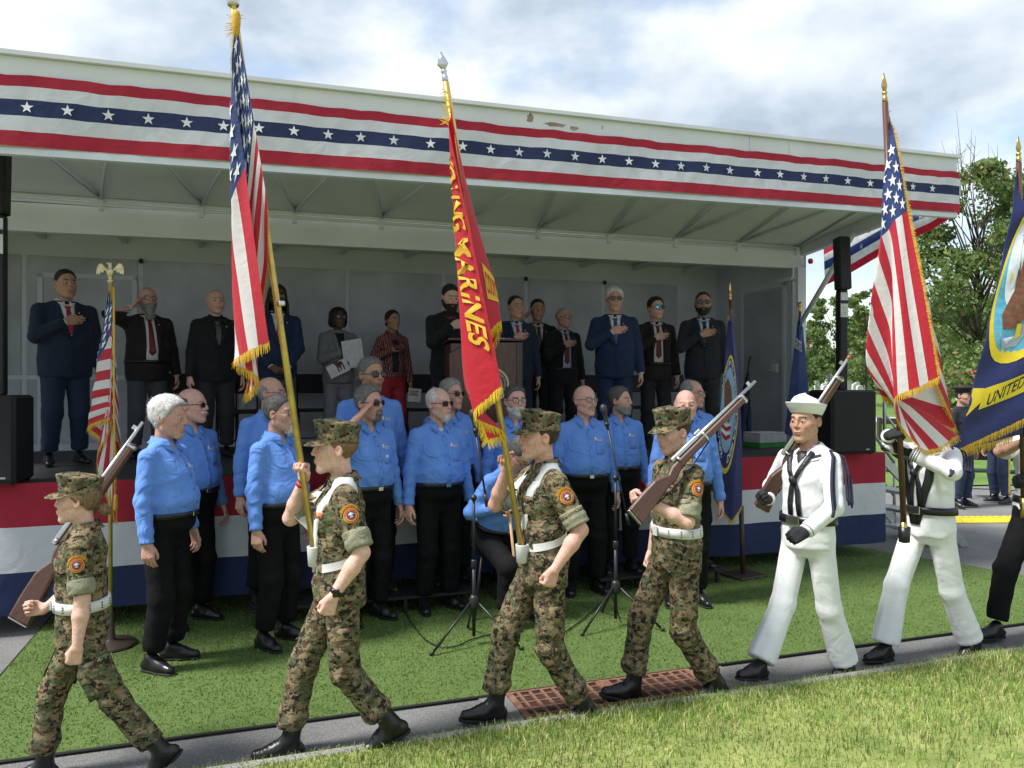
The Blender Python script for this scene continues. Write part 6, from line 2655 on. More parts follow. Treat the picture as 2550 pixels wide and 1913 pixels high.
class Drape:
    """cloth given by fold lines: each fold is a list over v of (px, py, depth, u)"""

    def __init__(s, vs, folds, nu=60, nv=52, ripple=.010, rf=(9, 5), smooth=2, seed=0.0):
        vs = np.array(vs, float)
        v = np.linspace(0, 1, nv + 1)
        FP, FU = [], []
        for fo in folds:
            W = np.array([at(a[0], a[1], a[2]) for a in fo])
            U = np.array([a[3] for a in fo])
            FP.append(np.stack([self_interp(v, vs, W[:, i]) for i in range(3)], -1))
            FU.append(np.interp(v, vs, U))
        FP, FU = np.array(FP), np.array(FU)
        u = np.linspace(0, 1, nu + 1)
        G = np.zeros((nu + 1, nv + 1, 3))
        for j in range(nv + 1):
            uu = np.maximum.accumulate(FU[:, j] + np.arange(len(FU)) * 1e-5)
            for i in range(3):
                G[:, j, i] = np.interp(u, uu, FP[:, j, i])
        for _ in range(smooth):
            H = G.copy()
            H[1:-1, :] = .5 * G[1:-1, :] + .25 * (G[2:, :] + G[:-2, :])
            H[:, 1:-1] = .5 * H[:, 1:-1] + .25 * (H[:, 2:] + H[:, :-2])
            H[0] = G[0]
            G = H
        UU, VV = np.meshgrid(u, v, indexing='ij')
        amp = ripple * np.clip(UU * 6, 0, 1)
        wv = np.sin(rf[0] * VV * 3.1 + 2.2 * np.sin(rf[1] * UU + seed) + seed) + .5 * np.sin(17 * VV + 7 * UU + seed * 2)
        G[:, :, 1] += amp * wv
        s.G, s.nu, s.nv = G, nu, nv

    def P(s, u, v):
        u = np.clip(np.asarray(u, float), 0, 1) * s.nu
        v = np.clip(np.asarray(v, float), 0, 1) * s.nv
        i, j = np.minimum(u.astype(int), s.nu - 1), np.minimum(v.astype(int), s.nv - 1)
        a, b = (u - i)[..., None], (v - j)[..., None]
        G = s.G
        return (G[i, j] * (1 - a) + G[i + 1, j] * a) * (1 - b) + (G[i, j + 1] * (1 - a) + G[i + 1, j + 1] * a) * b

    def N(s, u, v, e=.012):
        du = s.P(np.clip(u + e, 0, 1), v) - s.P(np.clip(u - e, 0, 1), v)
        dv = s.P(u, np.clip(v + e, 0, 1)) - s.P(u, np.clip(v - e, 0, 1))
        n = np.cross(du, dv)
        return n / (np.linalg.norm(n, axis=-1, keepdims=True) + 1e-9)

    def cloth(s, root, o0, mats, rule):
        nu, nv = s.nu, s.nv
        V = s.G.reshape(-1, 3) - o0
        i, j = np.meshgrid(np.arange(nu), np.arange(nv), indexing='ij')
        i, j = i.ravel(), j.ravel()
        F = np.stack([i * (nv + 1) + j, (i + 1) * (nv + 1) + j, (i + 1) * (nv + 1) + j + 1, i * (nv + 1) + j + 1], -1)
        mi = rule((i + .5) / nu, (j + .5) / nv)
        me = np_mesh('cloth', V, F, mi=mi)
        for m in mats:
            me.materials.append(m)
        return obj('cloth', me, None, root)

    def print_(s, name, UV, F, material, root, o0, off=.0045, both=True):
        UV = np.asarray(UV, float)
        p = s.P(UV[:, 0], UV[:, 1])
        n = s.N(UV[:, 0], UV[:, 1])
        F = np.asarray(F)
        V = p + n * off - o0
        if both:
            V = np.concatenate([V, p - n * off - o0])
            F = np.concatenate([F, F[:, ::-1] + len(p)])
        return obj(name, np_mesh(name, V, F, smooth=True), material, root)

    def fringe(s, root, o0, edges, ln=.05, material=None, seed=1, step=.0042):
        r = np.random.default_rng(seed)
        Vs, Fs = [], []
        for kind, a0, a1 in edges:
            t = np.linspace(a0, a1, 260)
            if kind == 'fly':
                E, I = s.P(np.ones(260), t), s.P(np.full(260, .97), t)
            elif kind == 'bottom':
                E, I = s.P(t, np.ones(260)), s.P(t, np.full(260, .96))
            else:
                E, I = s.P(t, np.zeros(260)), s.P(t, np.full(260, .04))
            L = np.concatenate([[0], np.cumsum(nrm(np.diff(E, axis=0)))])
            n = max(int(L[-1] / step), 4)
            q = np.linspace(0, L[-1], n)
            e = np.stack([np.interp(q, L, E[:, k]) for k in range(3)], -1)
            i_ = np.stack([np.interp(q, L, I[:, k]) for k in range(3)], -1)
            out = e - i_
            out = out / (nrm(out)[:, None] + 1e-6)
            d = out * .75 + np.array([0, 0, -.65]) + r.normal(0, .10, (n, 3))
            d = d / nrm(d)[:, None]
            tg = np.gradient(e, axis=0)
            tg = tg / (nrm(tg)[:, None] + 1e-6) * step * .42
            l_ = ln * r.uniform(.85, 1.08, n)[:, None]
            b0 = e - out * .006
            V = np.stack([b0 - tg * 1.3 - o0, b0 + tg * 1.3 - o0, e + d * l_ * .35 + tg * 1.25 - o0, e + d * l_ * .35 - tg * 1.25 - o0, e + d * l_ + tg * .5 - o0, e + d * l_ - tg * .5 - o0], 1).reshape(-1, 3)
            k = np.arange(n) * 6 + sum(len(x) for x in Vs)
            Vs.append(V)
            Fs.append(np.concatenate([np.stack([k, k + 1, k + 2, k + 3], -1), np.stack([k + 3, k + 2, k + 4, k + 5], -1)]))
        o = obj('fringe', np_mesh('fringe', np.concatenate(Vs), np.concatenate(Fs), smooth=False), material or gold_f, root)
        o['kind'] = 'stuff'
        return o


def self_interp(x, xp, fp):
    """smooth interpolation through few samples"""
    if len(xp) < 3:
        return np.interp(x, xp, fp)
    m = np.gradient(fp, xp)
    i = np.clip(np.searchsorted(xp, x) - 1, 0, len(xp) - 2)
    h = xp[i + 1] - xp[i]
    t = (x - xp[i]) / h
    return (2 * t**3 - 3 * t**2 + 1) * fp[i] + (t**3 - 2 * t**2 + t) * h * m[i] + (-2 * t**3 + 3 * t**2) * fp[i + 1] + (t**3 - t**2) * h * m[i + 1]


def us_rule(u, v):
    st_ = np.minimum((v * 13).astype(int), 12)
    return np.where((u < .40) & (v < 7 / 13), 2, np.where(st_ % 2 == 0, 0, 1))


def us_stars(dr, root, o0):
    Vs, Fs = [], []
    P2, F2 = star_poly(1.0)
    n = 0
    for r_ in range(9):
        cnt = 6 if r_ % 2 == 0 else 5
        for c in range(cnt):
            u = (.40 / 12) * ((2 * c + 1) if cnt == 6 else (2 * c + 2))
            v = (7 / 13) / 10 * (r_ + 1)
            UV = np.stack([u + P2[:, 0] * .040 / 1.62, v - P2[:, 1] * .034], -1)
            dr.print_('star', UV, F2, star_w, root, o0, off=.004)


def pole(root, o0, a, b, r, material, name='pole', n=12):
    return MB().tube([a - o0, b - o0], r, n=n).build(name, material, root)


def spear(root, o0, base, d, L, material, wide=.030):
    R = np.column_stack([unit(np.cross([0, 1, 0], d)), unit(np.cross(d, np.cross([0, 1, 0], d))), d])
    b = MB()
    b.lathe([(.012, 0), (.017, .01), (.017, .03), (.012, .035), (.014, .05), (.018, .06), (.010, .07)], base - o0, R, n=12)
    b.lathe([(.010, .07), (wide, .07 + L * .28), (wide * .62, .07 + L * .6), (.002, .07 + L)], base - o0, R, n=8, ell=(1, .35))
    return b.build('spear_finial', material, root)


US_MATS = [flag_red, flag_white, flag_blue]
brass_pole = mat('brass_pole', (.60, .43, .13), rough=.34, var=.15, scale=20, metal=.55, bump=.05)
brown_pole = mat('wood_pole', (.085, .032, .016), rough=.35, var=.25, scale=20, stretch=(8, 8, .6), coat=.3)

# --- national flag of the fair boy
d1 = 3.80
a1_, b1_ = at(783, 1378, d1), at(577, -8, d1 - .02)
root = empty('national_flag', a1_)
tag(root, 'stars and stripes on a brass pole carried by the fair boy', 'flag', 'flags carried in the march')
o0 = a1_
pole(root, o0, a1_, b1_, .0165, brass_pole)
MB().lathe([(.0185, -.012), (.021, -.010), (.021, .010), (.0185, .012)], at(700, 757, d1 - .05) - o0, np.column_stack([unit(np.cross([0, 1, 0], b1_ - a1_)), unit(np.cross(b1_ - a1_, np.cross([0, 1, 0], b1_ - a1_))), unit(b1_ - a1_)])).build('pole_ferrule', silver, root)
MB().lathe([(.013, 0), (.026, .004), (.030, .016), (.030, .05), (.022, .06), (.03, .09)], b1_ - o0 - unit(b1_ - a1_) * .05, n=14).build('finial', silver, root)
dd = d1 - .06
dr = Drape([0, .13, .27, .6, 1],
           [[(588, 42, dd, 0), (598, 105, dd, 0), (611, 172, dd, 0), (637, 330, dd, 0), (666, 506, dd, 0)],
            [(574, 150, dd - .01, .03), (572, 500, dd + .01, .38), (581, 870, dd + .02, .96), (604, 640, dd + .035, .55), (668, 660, dd + .03, .40)],
            [(668, 852, dd - .07, 1), (628, 872, dd - .06, 1), (584, 893, dd - .04, 1), (642, 938, dd - .0, 1), (612, 985, dd + .04, 1)]], ripple=.009, seed=1.3)
dr.cloth(root, o0, US_MATS, us_rule)
us_stars(dr, root, o0)
dr.fringe(root, o0, [('fly', 0, 1), ('bottom', .02, 1), ('top', .0, .06)], ln=.048)
cd = MB()
tp = at(588, 40, dd - .03)
cd.lathe([(.006, .03), (.016, .02), (.022, 0), (.021, -.04), (.016, -.08), (.006, -.10)], tp - o0, n=14, ell=(1, .8))
cd.build('tassel', gold_f, root)

# --- red flag
d2 = 4.15
a2_, b2_ = at(1300, 1372, d2), at(1110, 205, d2 - .02)
root = empty('red_flag', a2_)
tag(root, 'red flag with gold fringe and gold letters on a brass pole', 'flag', 'flags carried in the march')
o0 = a2_
pole(root, o0, a2_, b2_, .0170, brass_pole)
spear(root, o0, b2_, unit(b2_ - a2_), .095, silver)
dd = d2 - .06
dr = Drape([0, .2, .42, .7, 1],
           [[(1118, 228, dd, 0), (1136, 360, dd, 0), (1155, 480, dd, 0), (1188, 660, dd, 0), (1216, 830, dd, 0)],
            [(1126, 300, dd + .03, .03), (1165, 460, dd + .05, .06), (1198, 580, dd + .06, .08), (1236, 710, dd + .06, .10), (1250, 795, dd + .05, .12)],
            [(1114, 300, dd, .08), (1121, 450, dd + .01, .20), (1147, 870, dd + .02, .72), (1160, 985, dd + .03, .92), (1180, 1000, dd + .04, .90)],
            [(1250, 962, dd - .08, 1), (1215, 992, dd - .07, 1), (1178, 1033, dd - .04, 1), (1256, 1075, dd + .01, 1), (1215, 1098, dd + .04, 1)]], ripple=.003, seed=2.1)
dr.cloth(root, o0, [marine_red], lambda u, v: np.zeros(len(u), int))


def flag_text(dr, s_, u0, v0, wu, hv, material, root, o0, bold=.012, flip=False, name='lettering', shear=0.0, off=.005):
    V, F = text_mesh(s_, 1.0, bold=bold)
    w_, h_ = V[:, 0].max() - V[:, 0].min(), V[:, 1].max() - V[:, 1].min()
    x = (V[:, 0] - (V[:, 0].max() + V[:, 0].min()) / 2) / w_
    y = (V[:, 1] - (V[:, 1].max() + V[:, 1].min()) / 2) / h_
    if flip:
        x = -x
    return dr.print_(name, np.stack([u0 + x * wu + shear * y * hv, v0 - y * hv], -1), F, material, root, o0, off=off)


flag_text(dr, 'YOUNG', .265, .175, .28, .23, marine_gold, root, o0, bold=.022, shear=.45, off=.009)
flag_text(dr, 'MARINES', .625, .175, .40, .23, marine_gold, root, o0, bold=.022, shear=.45, off=.009)
G, F = [], []
for i in range(13):
    for v in (.66, .75, .84):
        G.append((.03 + .09 * i / 12, v))
F = [(i * 3 + j, i * 3 + j + 1, (i + 1) * 3 + j + 1, (i + 1) * 3 + j) for i in range(12) for j in range(2)]
dr.print_('scroll', np.array(G), F, marine_gold, root, o0, off=.004)
flag_text(dr, 'COUNTY', .075, .75, .08, .12, marine_red, root, o0, bold=.02, name='scroll_lettering')
dr.fringe(root, o0, [('fly', 0, 1), ('bottom', .02, 1), ('top', .0, .10)], ln=.052, material=mat('bright_fringe', (.74, .50, .02), rough=.7, var=.2, scale=120, trans=.15))

# --- national flag of the sailor
d3 = POLE3_D
a3_, b3_ = at(2252, 1332, d3 + .03), at(2204, 255, d3 - .05)
root = empty('national_flag', a3_)
tag(root, 'large stars and stripes hiding the sailor who carries it', 'flag', 'flags carried in the march')
o0 = a3_
pole(root, o0, a3_, b3_, .0185, brown_pole)
pole(root, o0, at(2251, 1345, d3 + .03), at(2250, 1300, d3 + .03), .021, brass, name='pole_ferrule')
spear(root, o0, b3_, unit(b3_ - a3_), .115, brass, wide=.020)
dd = d3 - .04
dr = Drape([0, .17, .35, .75, 1],
           [[(2206, 268, dd, 0), (2208, 330, dd, 0), (2210, 410, dd, 0), (2214, 580, dd, 0), (2217, 690, dd, 0)],
            [(2222, 285, dd + .05, .02), (2245, 420, dd + .07, .07), (2285, 600, dd + .09, .12), (2350, 900, dd + .11, .20), (2386, 1075, dd + .10, .40)],
            [(2208, 300, dd, .05), (2196, 450, dd, .24), (2184, 600, dd - .01, .41), (2151, 893, dd - .02, .62), (2188, 985, dd + .03, .60)],
            [(2224, 310, dd - .05, .09), (2223, 520, dd - .03, .36), (2221, 715, dd - .02, .56), (2222, 1000, dd - .01, .80), (2286, 1010, dd + .04, .80)],
            [(2338, 940, dd - .12, 1), (2284, 966, dd - .10, 1), (2228, 992, dd - .07, 1), (2310, 1122, dd + .0, 1), (2386, 1085, dd + .05, 1)]], nu=70, ripple=.006, seed=.7)
dr.cloth(root, o0, US_MATS, us_rule)
us_stars(dr, root, o0)
dr.fringe(root, o0, [('fly', 0, 1), ('bottom', .02, 1)], ln=.042)
dr.fringe(root, o0, [('top', .0, 1)], ln=.020)

# --- navy blue flag
d4 = 5.32
a4_, b4_ = at(2549, 1262, d4 + .03), at(2537, 405, d4 - .02)
root = empty('navy_flag', a4_)
tag(root, 'navy blue flag with eagle emblem and yellow lettered scroll', 'flag', 'flags carried in the march')
o0 = a4_
pole(root, o0, a4_, b4_, .018, brown_pole)
pole(root, o0, at(2550, 1290, d4 + .03), at(2549, 1240, d4 + .03), .022, brass, name='pole_ferrule')
spear(root, o0, b4_, unit(b4_ - a4_), .11, brass, wide=.020)
dd = d4 - .05
dr = Drape([0, .35, .7, 1],
           [[(2537, 402, dd + .03, 0), (2540, 640, dd + .03, 0), (2544, 880, dd + .03, 0), (2548, 1080, dd + .03, 0)],
            [(2531, 450, dd - .01, .16), (2484, 690, dd - .03, .30), (2418, 960, dd - .05, .33), (2366, 1128, dd - .06, .34)],
            [(2566, 560, dd - .02, 1), (2700, 560, dd - .04, 1), (2790, 760, dd - .06, 1), (2800, 930, dd - .06, 1)]], ripple=.008, seed=3.3)
dr.cloth(root, o0, [navy_blue], lambda u, v: np.zeros(len(u), int))
ASP = 1.45


def disc(dr, u0, v0, ru, rv, material, root, o0, name, off, r_in=0.0, n=40, m=6, a0=0, a1=2 * math.pi):
    G, F = ring_arc(r_in, 1.0, a0, a1, n, m)
    return dr.print_(name, np.stack([u0 + G[:, 0] * ru, v0 - G[:, 1] * rv], -1), F, material, root, o0, off=off)


sky_p = mat('emblem_sky', (.10, .38, .55), rough=.6, var=.25, scale=20)
pale_p = mat('emblem_pale', (.62, .66, .70), rough=.6, var=.1)
brown_p = mat('emblem_brown', (.16, .065, .035), rough=.7, var=.3, scale=40)
eu, ev = .55, .40
disc(dr, eu, ev, .235, .30, navy_gold, root, o0, 'rope_ring', .0040)
disc(dr, eu, ev, .212, .268, sky_p, root, o0, 'emblem_field', .0055)
disc(dr, eu - .07, ev - .07, .11, .17, pale_p, root, o0, 'emblem_sail', .0070)


def blob(dr, pts, material, name, off, root=None):
    P_ = np.array(pts, float)
    c = P_.mean(0)
    rings = np.concatenate([c[None, :] + (P_ - c) * k for k in (.33, .66, 1.0)])
    n = len(P_)
    V = np.concatenate([c[None, :], rings])
    F = [(0, 1 + i, 1 + (i + 1) % n) for i in range(n)]
    T = []
    for k in range(2):
        for i in range(n):
            a, b = 1 + k * n + i, 1 + k * n + (i + 1) % n
            T += [(a, a + n, b + n), (a, b + n, b)]
    return dr.print_(name, V, np.array(F + T), material, root, o0, off=off)


blob(dr, [(.40, .50), (.46, .44), (.47, .32), (.50, .20), (.53, .26), (.54, .40), (.58, .48), (.56, .56), (.48, .57), (.42, .55)], brown_p, 'eagle_body', .0085, root)
blob(dr, [(.41, .36), (.44, .34), (.46, .37), (.45, .42), (.42, .43)], pale_p, 'eagle_head', .010, root)
blob(dr, [(.405, .375), (.415, .365), (.425, .385), (.41, .40)], navy_gold, 'eagle_beak', .0115, root)
blob(dr, [(.42, .58), (.50, .60), (.56, .56), (.58, .60), (.52, .64), (.44, .62)], mat('emblem_grey', (.30, .34, .40), rough=.6), 'anchor', .0100, root)
blob(dr, [(.50, .56), (.53, .57), (.53, .61), (.50, .61)], navy_gold, 'eagle_claw', .0115, root)
band = []
for i in range(25):
    u = .40 + .50 * i / 24
    for v in (.755, .80, .845):
        band.append((u, v + .02 * math.cos((u - .62) * 9)))
F = [(i * 3 + j, i * 3 + j + 1, (i + 1) * 3 + j + 1, (i + 1) * 3 + j) for i in range(24) for j in range(2)]
dr.print_('scroll', np.array(band), F, navy_gold, root, o0, off=.004)
blob(dr, [(.345, .72), (.40, .745), (.405, .80), (.345, .84)], navy_gold, 'scroll_end', .003, root)
flag_text(dr, 'UNITED STATES NAVY', .66, .81, .46, .055, mat('ink_navy', (.015, .015, .03), rough=.7), root, o0, bold=.012)
dr.fringe(root, o0, [('bottom', .05, 1)], ln=.055)

# --- flags on stands before and on the stage
def stand_flag(name, label, base, top_px, topz_py, d, folds, vs, mats, rule, pole_m, r=.014, base_r=.0, zb=0.0, stars=False, group='flags on stands', fr=(('fly', 0, 1), ('bottom', .03, 1)), nu=60, ripple=.008, seed=0.0, cord=None):
    root = empty(name, base)
    tag(root, label, 'flag', group)
    o0 = base
    tp = at(top_px, topz_py, d)
    tp[0], tp[1] = base[0], base[1]
    pole(root, o0, base + np.array([0, 0, .03]), tp, r, pole_m)
    MB().lathe([(.17, 0), (.175, .012), (.16, .028), (.05, .04), (.03, .055), (.024, .24), (.018, .245)], (0, 0, 0), n=20).build('stand_base', mat('stand_bronze', (.055, .038, .030), rough=.5, var=.2), root)
    dr = Drape(vs, folds, ripple=ripple, nu=nu, seed=seed)
    dr.cloth(root, o0, mats, rule)
    if stars:
        us_stars(dr, root, o0)
    if fr:
        dr.fringe(root, o0, list(fr), ln=.045)
    return root, dr, tp


dE = 5.42
bs = at(275, CY, dE)
bs[2] = .014
dd = dE - .03
root, dr, tp = stand_flag('national_flag', 'stars and stripes with brass eagle on a stand before the stage', bs, 273, 705, dE,
                          [[(272, 722, dd, 0), (275, 820, dd, 0), (277, 920, dd, 0), (279, 1015, dd, 0)],
                           [(268, 735, dd + .03, .05), (290, 900, dd + .06, .10), (297, 1010, dd + .08, .14), (303, 1130, dd + .08, .20)],
                           [(266, 760, dd - .01, .14), (240, 890, dd - .02, .36), (228, 970, dd - .02, .52), (213, 1062, dd - .03, .66)],
                           [(280, 745, dd - .04, .30), (282, 880, dd - .05, .52), (282, 960, dd - .05, .66), (282, 1035, dd - .05, .80)],
                           [(278, 1050, dd - .06, 1), (262, 1090, dd - .04, 1), (240, 1140, dd - .02, 1), (290, 1300, dd + .04, 1)]],
                          [0, .35, .6, 1], US_MATS, us_rule, brass_pole, stars=True, seed=1.9, ripple=.006)
eg = MB()
E0 = tp - bs
eg.lathe([(.012, -.03), (.014, .0), (.022, .008), (.022, .018), (.014, .026), (.016, .045), (.026, .062), (.027, .082), (.018, .104), (.012, .118), (.016, .128), (.013, .142), (.004, .150)], E0, n=14)
for sg in (-1, 1):
    P_ = [(sg * .010, .085), (sg * .030, .108), (sg * .060, .138), (sg * .078, .136), (sg * .092, .112), (sg * .097, .080), (sg * .094, .050), (sg * .084, .066), (sg * .072, .056), (sg * .064, .074), (sg * .050, .068), (sg * .040, .086), (sg * .022, .078)]
    eg.prism(P_, .012, E0, bev=.003)
eg.box(E0 + np.array([-.016, -.004, .136]), (.016, .008, .007))
eg.build('eagle_finial', mat('antique_brass', (.55, .47, .27), rough=.35, metal=.8, var=.2, scale=40), root)
MB().tube([(x - bs[0], y - bs[1], z - bs[2]) for x, y, z in [at(283, 715, dd - .05), at(284, 850, dd - .08), at(284, 1000, dd - .08), at(286, 1150, dd - .07), at(287, 1240, dd - .07)]], .007, n=6).build('cord', gold_f, root)
MB().lathe([(.004, .04), (.012, .03), (.014, .0), (.018, -.06), (.012, -.075)], at(288, 1245, dd - .07) - bs, n=10).build('tassel', gold_f, root)

dV = 7.40
bs = at(1850, CY, dV)
bs[2] = .014
tpx = 1850
dd = dV - .04
root = empty('department_flag', bs)
tag(root, 'dark blue flag with round seal on a stand at the end of the singers', 'flag', 'flags on stands')
vp = at(1817, 760, dV + .02)
pole(root, bs, bs + np.array([0, 0, .03]), np.array([at(1817, 735, dV)[0] + .14, bs[1], at(1817, 735, dV)[2]]) * 0 + at(1818, 745, dV), .014, brown_pole)
MB().box((0, 0, .012), (.34, .30, .02), rotz(.5), bev=.005).build('stand_base', MATS['stand_bronze'], root)
MB().tube([(0, 0, .02), (at(1846, 1260, dV) - bs)], .022, n=10).build('stand_tube', MATS['stand_bronze'], root)
spear(root, bs, at(1818, 748, dV), np.array([0, 0, 1.0]), .12, brass, wide=.012)
dr = Drape([0, .35, .7, 1],
           [[(1818, 772, dd, 0), (1822, 900, dd, 0), (1828, 1040, dd, 0), (1834, 1150, dd, 0)],
            [(1826, 790, dd + .03, .06), (1836, 920, dd + .04, .14), (1842, 1060, dd + .05, .16), (1846, 1190, dd + .05, .2)],
            [(1812, 800, dd, .14), (1800, 930, dd - .01, .28), (1788, 1070, dd - .01, .32), (1776, 1240, dd - .01, .34)],
            [(1822, 800, dd - .04, .45), (1830, 930, dd - .05, .62), (1836, 1080, dd - .05, .66), (1822, 1300, dd - .05, .66)],
            [(1830, 820, dd + .0, 1), (1842, 980, dd + .0, 1), (1848, 1120, dd + .0, 1), (1848, 1260, dd + .0, 1)]], ripple=.004, seed=.4)
dr.cloth(root, bs, [va_blue], lambda u, v: np.zeros(len(u), int))
o0 = bs
disc(dr, .47, .55, .20, .32, navy_gold, root, bs, 'rope_ring', .004)
disc(dr, .47, .55, .185, .30, va_blue, root, bs, 'seal_band', .0050)
disc(dr, .47, .55, .15, .24, mat('seal_sky', (.25, .40, .55), rough=.6, var=.1), root, bs, 'seal_field', .0065)
blob(dr, [(.36, .42), (.44, .38), (.52, .44), (.56, .58), (.50, .66), (.42, .62), (.38, .54)], brown_p, 'seal_eagle', .008, root)
for k_, (m_, v_) in enumerate(((star_w, .655), (flag_red, .675), (star_w, .695), (flag_red, .715))):
    blob(dr, [(.38, v_ - .01), (.46, v_ + .012), (.54, v_ - .004), (.54, v_ + .010), (.46, v_ + .026), (.38, v_ + .006)], m_, 'seal_flag', .0085 + .0004 * k_, root)
V_, F_ = text_mesh('DEPARTMENT OF VETERANS AFFAIRS ', .09, bold=.002)
ang_ = V_[:, 0] / (V_[:, 0].max() - V_[:, 0].min()) * rad(330)
rr_ = 1 + V_[:, 1] * 1.7
dr.print_('seal_lettering', np.stack([.47 - np.sin(ang_) * .167 * rr_, .55 - np.cos(ang_) * .268 * rr_], -1), F_, star_w, root, bs, off=.0075)
dr.fringe(root, bs, [('bottom', .03, 1), ('top', 0, .2)], ln=.045)

dS = 8.75
bs = at(1985, CY, dS)
bs[2] = STAGE_Z
dd = dS - .03
root = empty('state_flag', bs)
tag(root, 'bright blue flag on a brown pole at the stage corner', 'flag', 'flags on stands')
pole(root, bs, bs + np.array([0, 0, .02]), at(1992, 775, dS), .015, brown_pole)
MB().lathe([(.15, 0), (.15, .015), (.04, .03), (.02, .06), (.018, .2)], (0, 0, 0), n=18).build('stand_base', MATS['stand_bronze'], root)
MB().lathe([(.016, 0), (.020, .02), (.014, .05), (.024, .075), (.026, .095), (.016, .115), (.003, .122)], at(1992, 778, dS) - bs, n=12).build('acorn_finial', brass, root)
dr = Drape([0, .5, 1],
           [[(1992, 788, dd, 0), (1993, 900, dd, 0), (1994, 1010, dd, 0)],
            [(1998, 800, dd + .03, .1), (2010, 920, dd + .04, .2), (2018, 1030, dd + .05, .25)],
            [(1986, 800, dd, .2), (1968, 930, dd - .02, .42), (1952, 1080, dd - .02, .5)],
            [(1990, 810, dd - .03, .5), (1988, 940, dd - .05, .68), (1978, 1090, dd - .05, .74)],
            [(2000, 815, dd, 1), (2012, 950, dd, 1), (2022, 1080, dd, 1)]], ripple=.006, seed=2.7)
dr.cloth(root, bs, [state_blue], lambda u, v: np.zeros(len(u), int))
flag_text(dr, 'UNITED STATES', .50, .20, .5, .10, star_w, root, bs, bold=.01)
# ------------------------------------------------------------------ rifles
stock_m = mat('rifle_stock', (.085, .038, .026), rough=.5, var=.22, scale=18, stretch=(1, 8, 8), bump=.05)
steel = mat('rifle_steel', (.52, .53, .52), rough=.30, var=.08, metal=.85)
sling_m = mat('sling_black', (.012, .012, .012), rough=.6)


def rifle(label, butt, muzzle, up, tip_red=False, sling=True):
    ax_ = unit(muzzle - butt)
    up = unit(np.asarray(up, float) - ax_ * (np.asarray(up, float) @ ax_))
    R = np.column_stack([ax_, np.cross(up, ax_), up])
    root = empty('rifle', butt)
    tag(root, label, 'rifle', 'drill rifles of the marchers')
    M = Matrix(R.tolist()).to_4x4()
    root.matrix_world = Matrix.Translation(tuple(butt)) @ M
    b = MB()
    poly = [(0, -.125), (-.006, -.07), (0, -.018), (.10, -.006), (.215, .000), (.262, -.014), (.300, -.030), (.345, -.012), (.40, -.008), (.66, -.006), (.97, -.004),
            (.975, -.036), (.80, -.042), (.60, -.048), (.44, -.052), (.375, -.060), (.335, -.078), (.300, -.084), (.255, -.082), (.16, -.098)]
    b.prism(poly, .040, bev=.009)
    b.build('stock', stock_m, root)
    MB().tube([(.40, 0, .008), (.70, 0, .008), (1.09, 0, .008)], [.0135, .0115, .0088], n=12).build('barrel', steel, root)
    MB().box((.475, 0, .010), (.21, .030, .026), bev=.005).build('receiver', steel, root)
    MB().tube([(.40, 0, .016), (.40, -.028, .010), (.398, -.052, -.010)], [.006, .006, .009], n=8).build('bolt_handle', steel, root)
    MB().tube([(.395, 0, -.055), (.405, 0, -.082), (.445, 0, -.090), (.475, 0, -.078), (.48, 0, -.055)], .0045, n=6).build('trigger_guard', steel, root)
    fs = MB()
    fs.box((1.045, 0, .026), (.022, .006, .024))
    fs.build('front_sight', steel, root)
    MB().box((.60, 0, .028), (.05, .018, .016), bev=.003).build('rear_sight', steel, root)
    for x in (.62, .955):
        MB().box((x, 0, -.018), (.020, .044, .056), bev=.006).build('barrel_band', steel, root)
    MB().box((-.006, 0, -.070), (.008, .036, .10), bev=.003).build('butt_plate', steel, root)
    if sling:
        MB().tube([(.14, 0, -.105), (.30, 0, -.108), (.48, 0, -.085), (.62, 0, -.056)], .011, n=6, flat=((0, 0, 1), .25)).build('sling', sling_m, root)
    if tip_red:
        MB().tube([(1.085, 0, .008), (1.105, 0, .008)], .010, n=10).build('muzzle_tip', mat('orange_tip', (.65, .10, .03), rough=.5), root)
    return root


def along(px0, py0, d0, px1, py1, L):
    """end point on the second ray at distance L from the first point, the farther one"""
    a = at(px0, py0, d0)
    r = np.array([(px1 - CX) / FPX, 1.0, -(py1 - CY) / FPX])
    o = np.array([0, 0, CAM_H])
    A, B, C_ = r @ r, -2 * r @ (a - o), (a - o) @ (a - o) - L * L
    disc_ = B * B - 4 * A * C_
    if disc_ < 0:
        t = -B / (2 * A)
    else:
        t = (-B + math.sqrt(disc_)) / (2 * A)
    return a, o + r * t


a, c = along(16, 1528, 3.74, 366, 1044, 1.06)
rifle('brown rifle on the far shoulder of the fair haired girl', a, c, at(0, 1400, 3.8) - at(160, 1540, 3.8))
a, c = along(1560, 1262, 4.22, 1880, 955, 1.08)
rifle('brown rifle held across the near shoulder of the dark haired boy', a, c, at(0, 0, 4) - at(300, 300, 4))
a, c = along(1872, 1252, 5.00, 2116, 892, 1.07)
rifle('brown rifle with orange tip on the shoulder of the sailor', a, c, at(0, 0, 4) - at(300, 200, 4), tip_red=True)

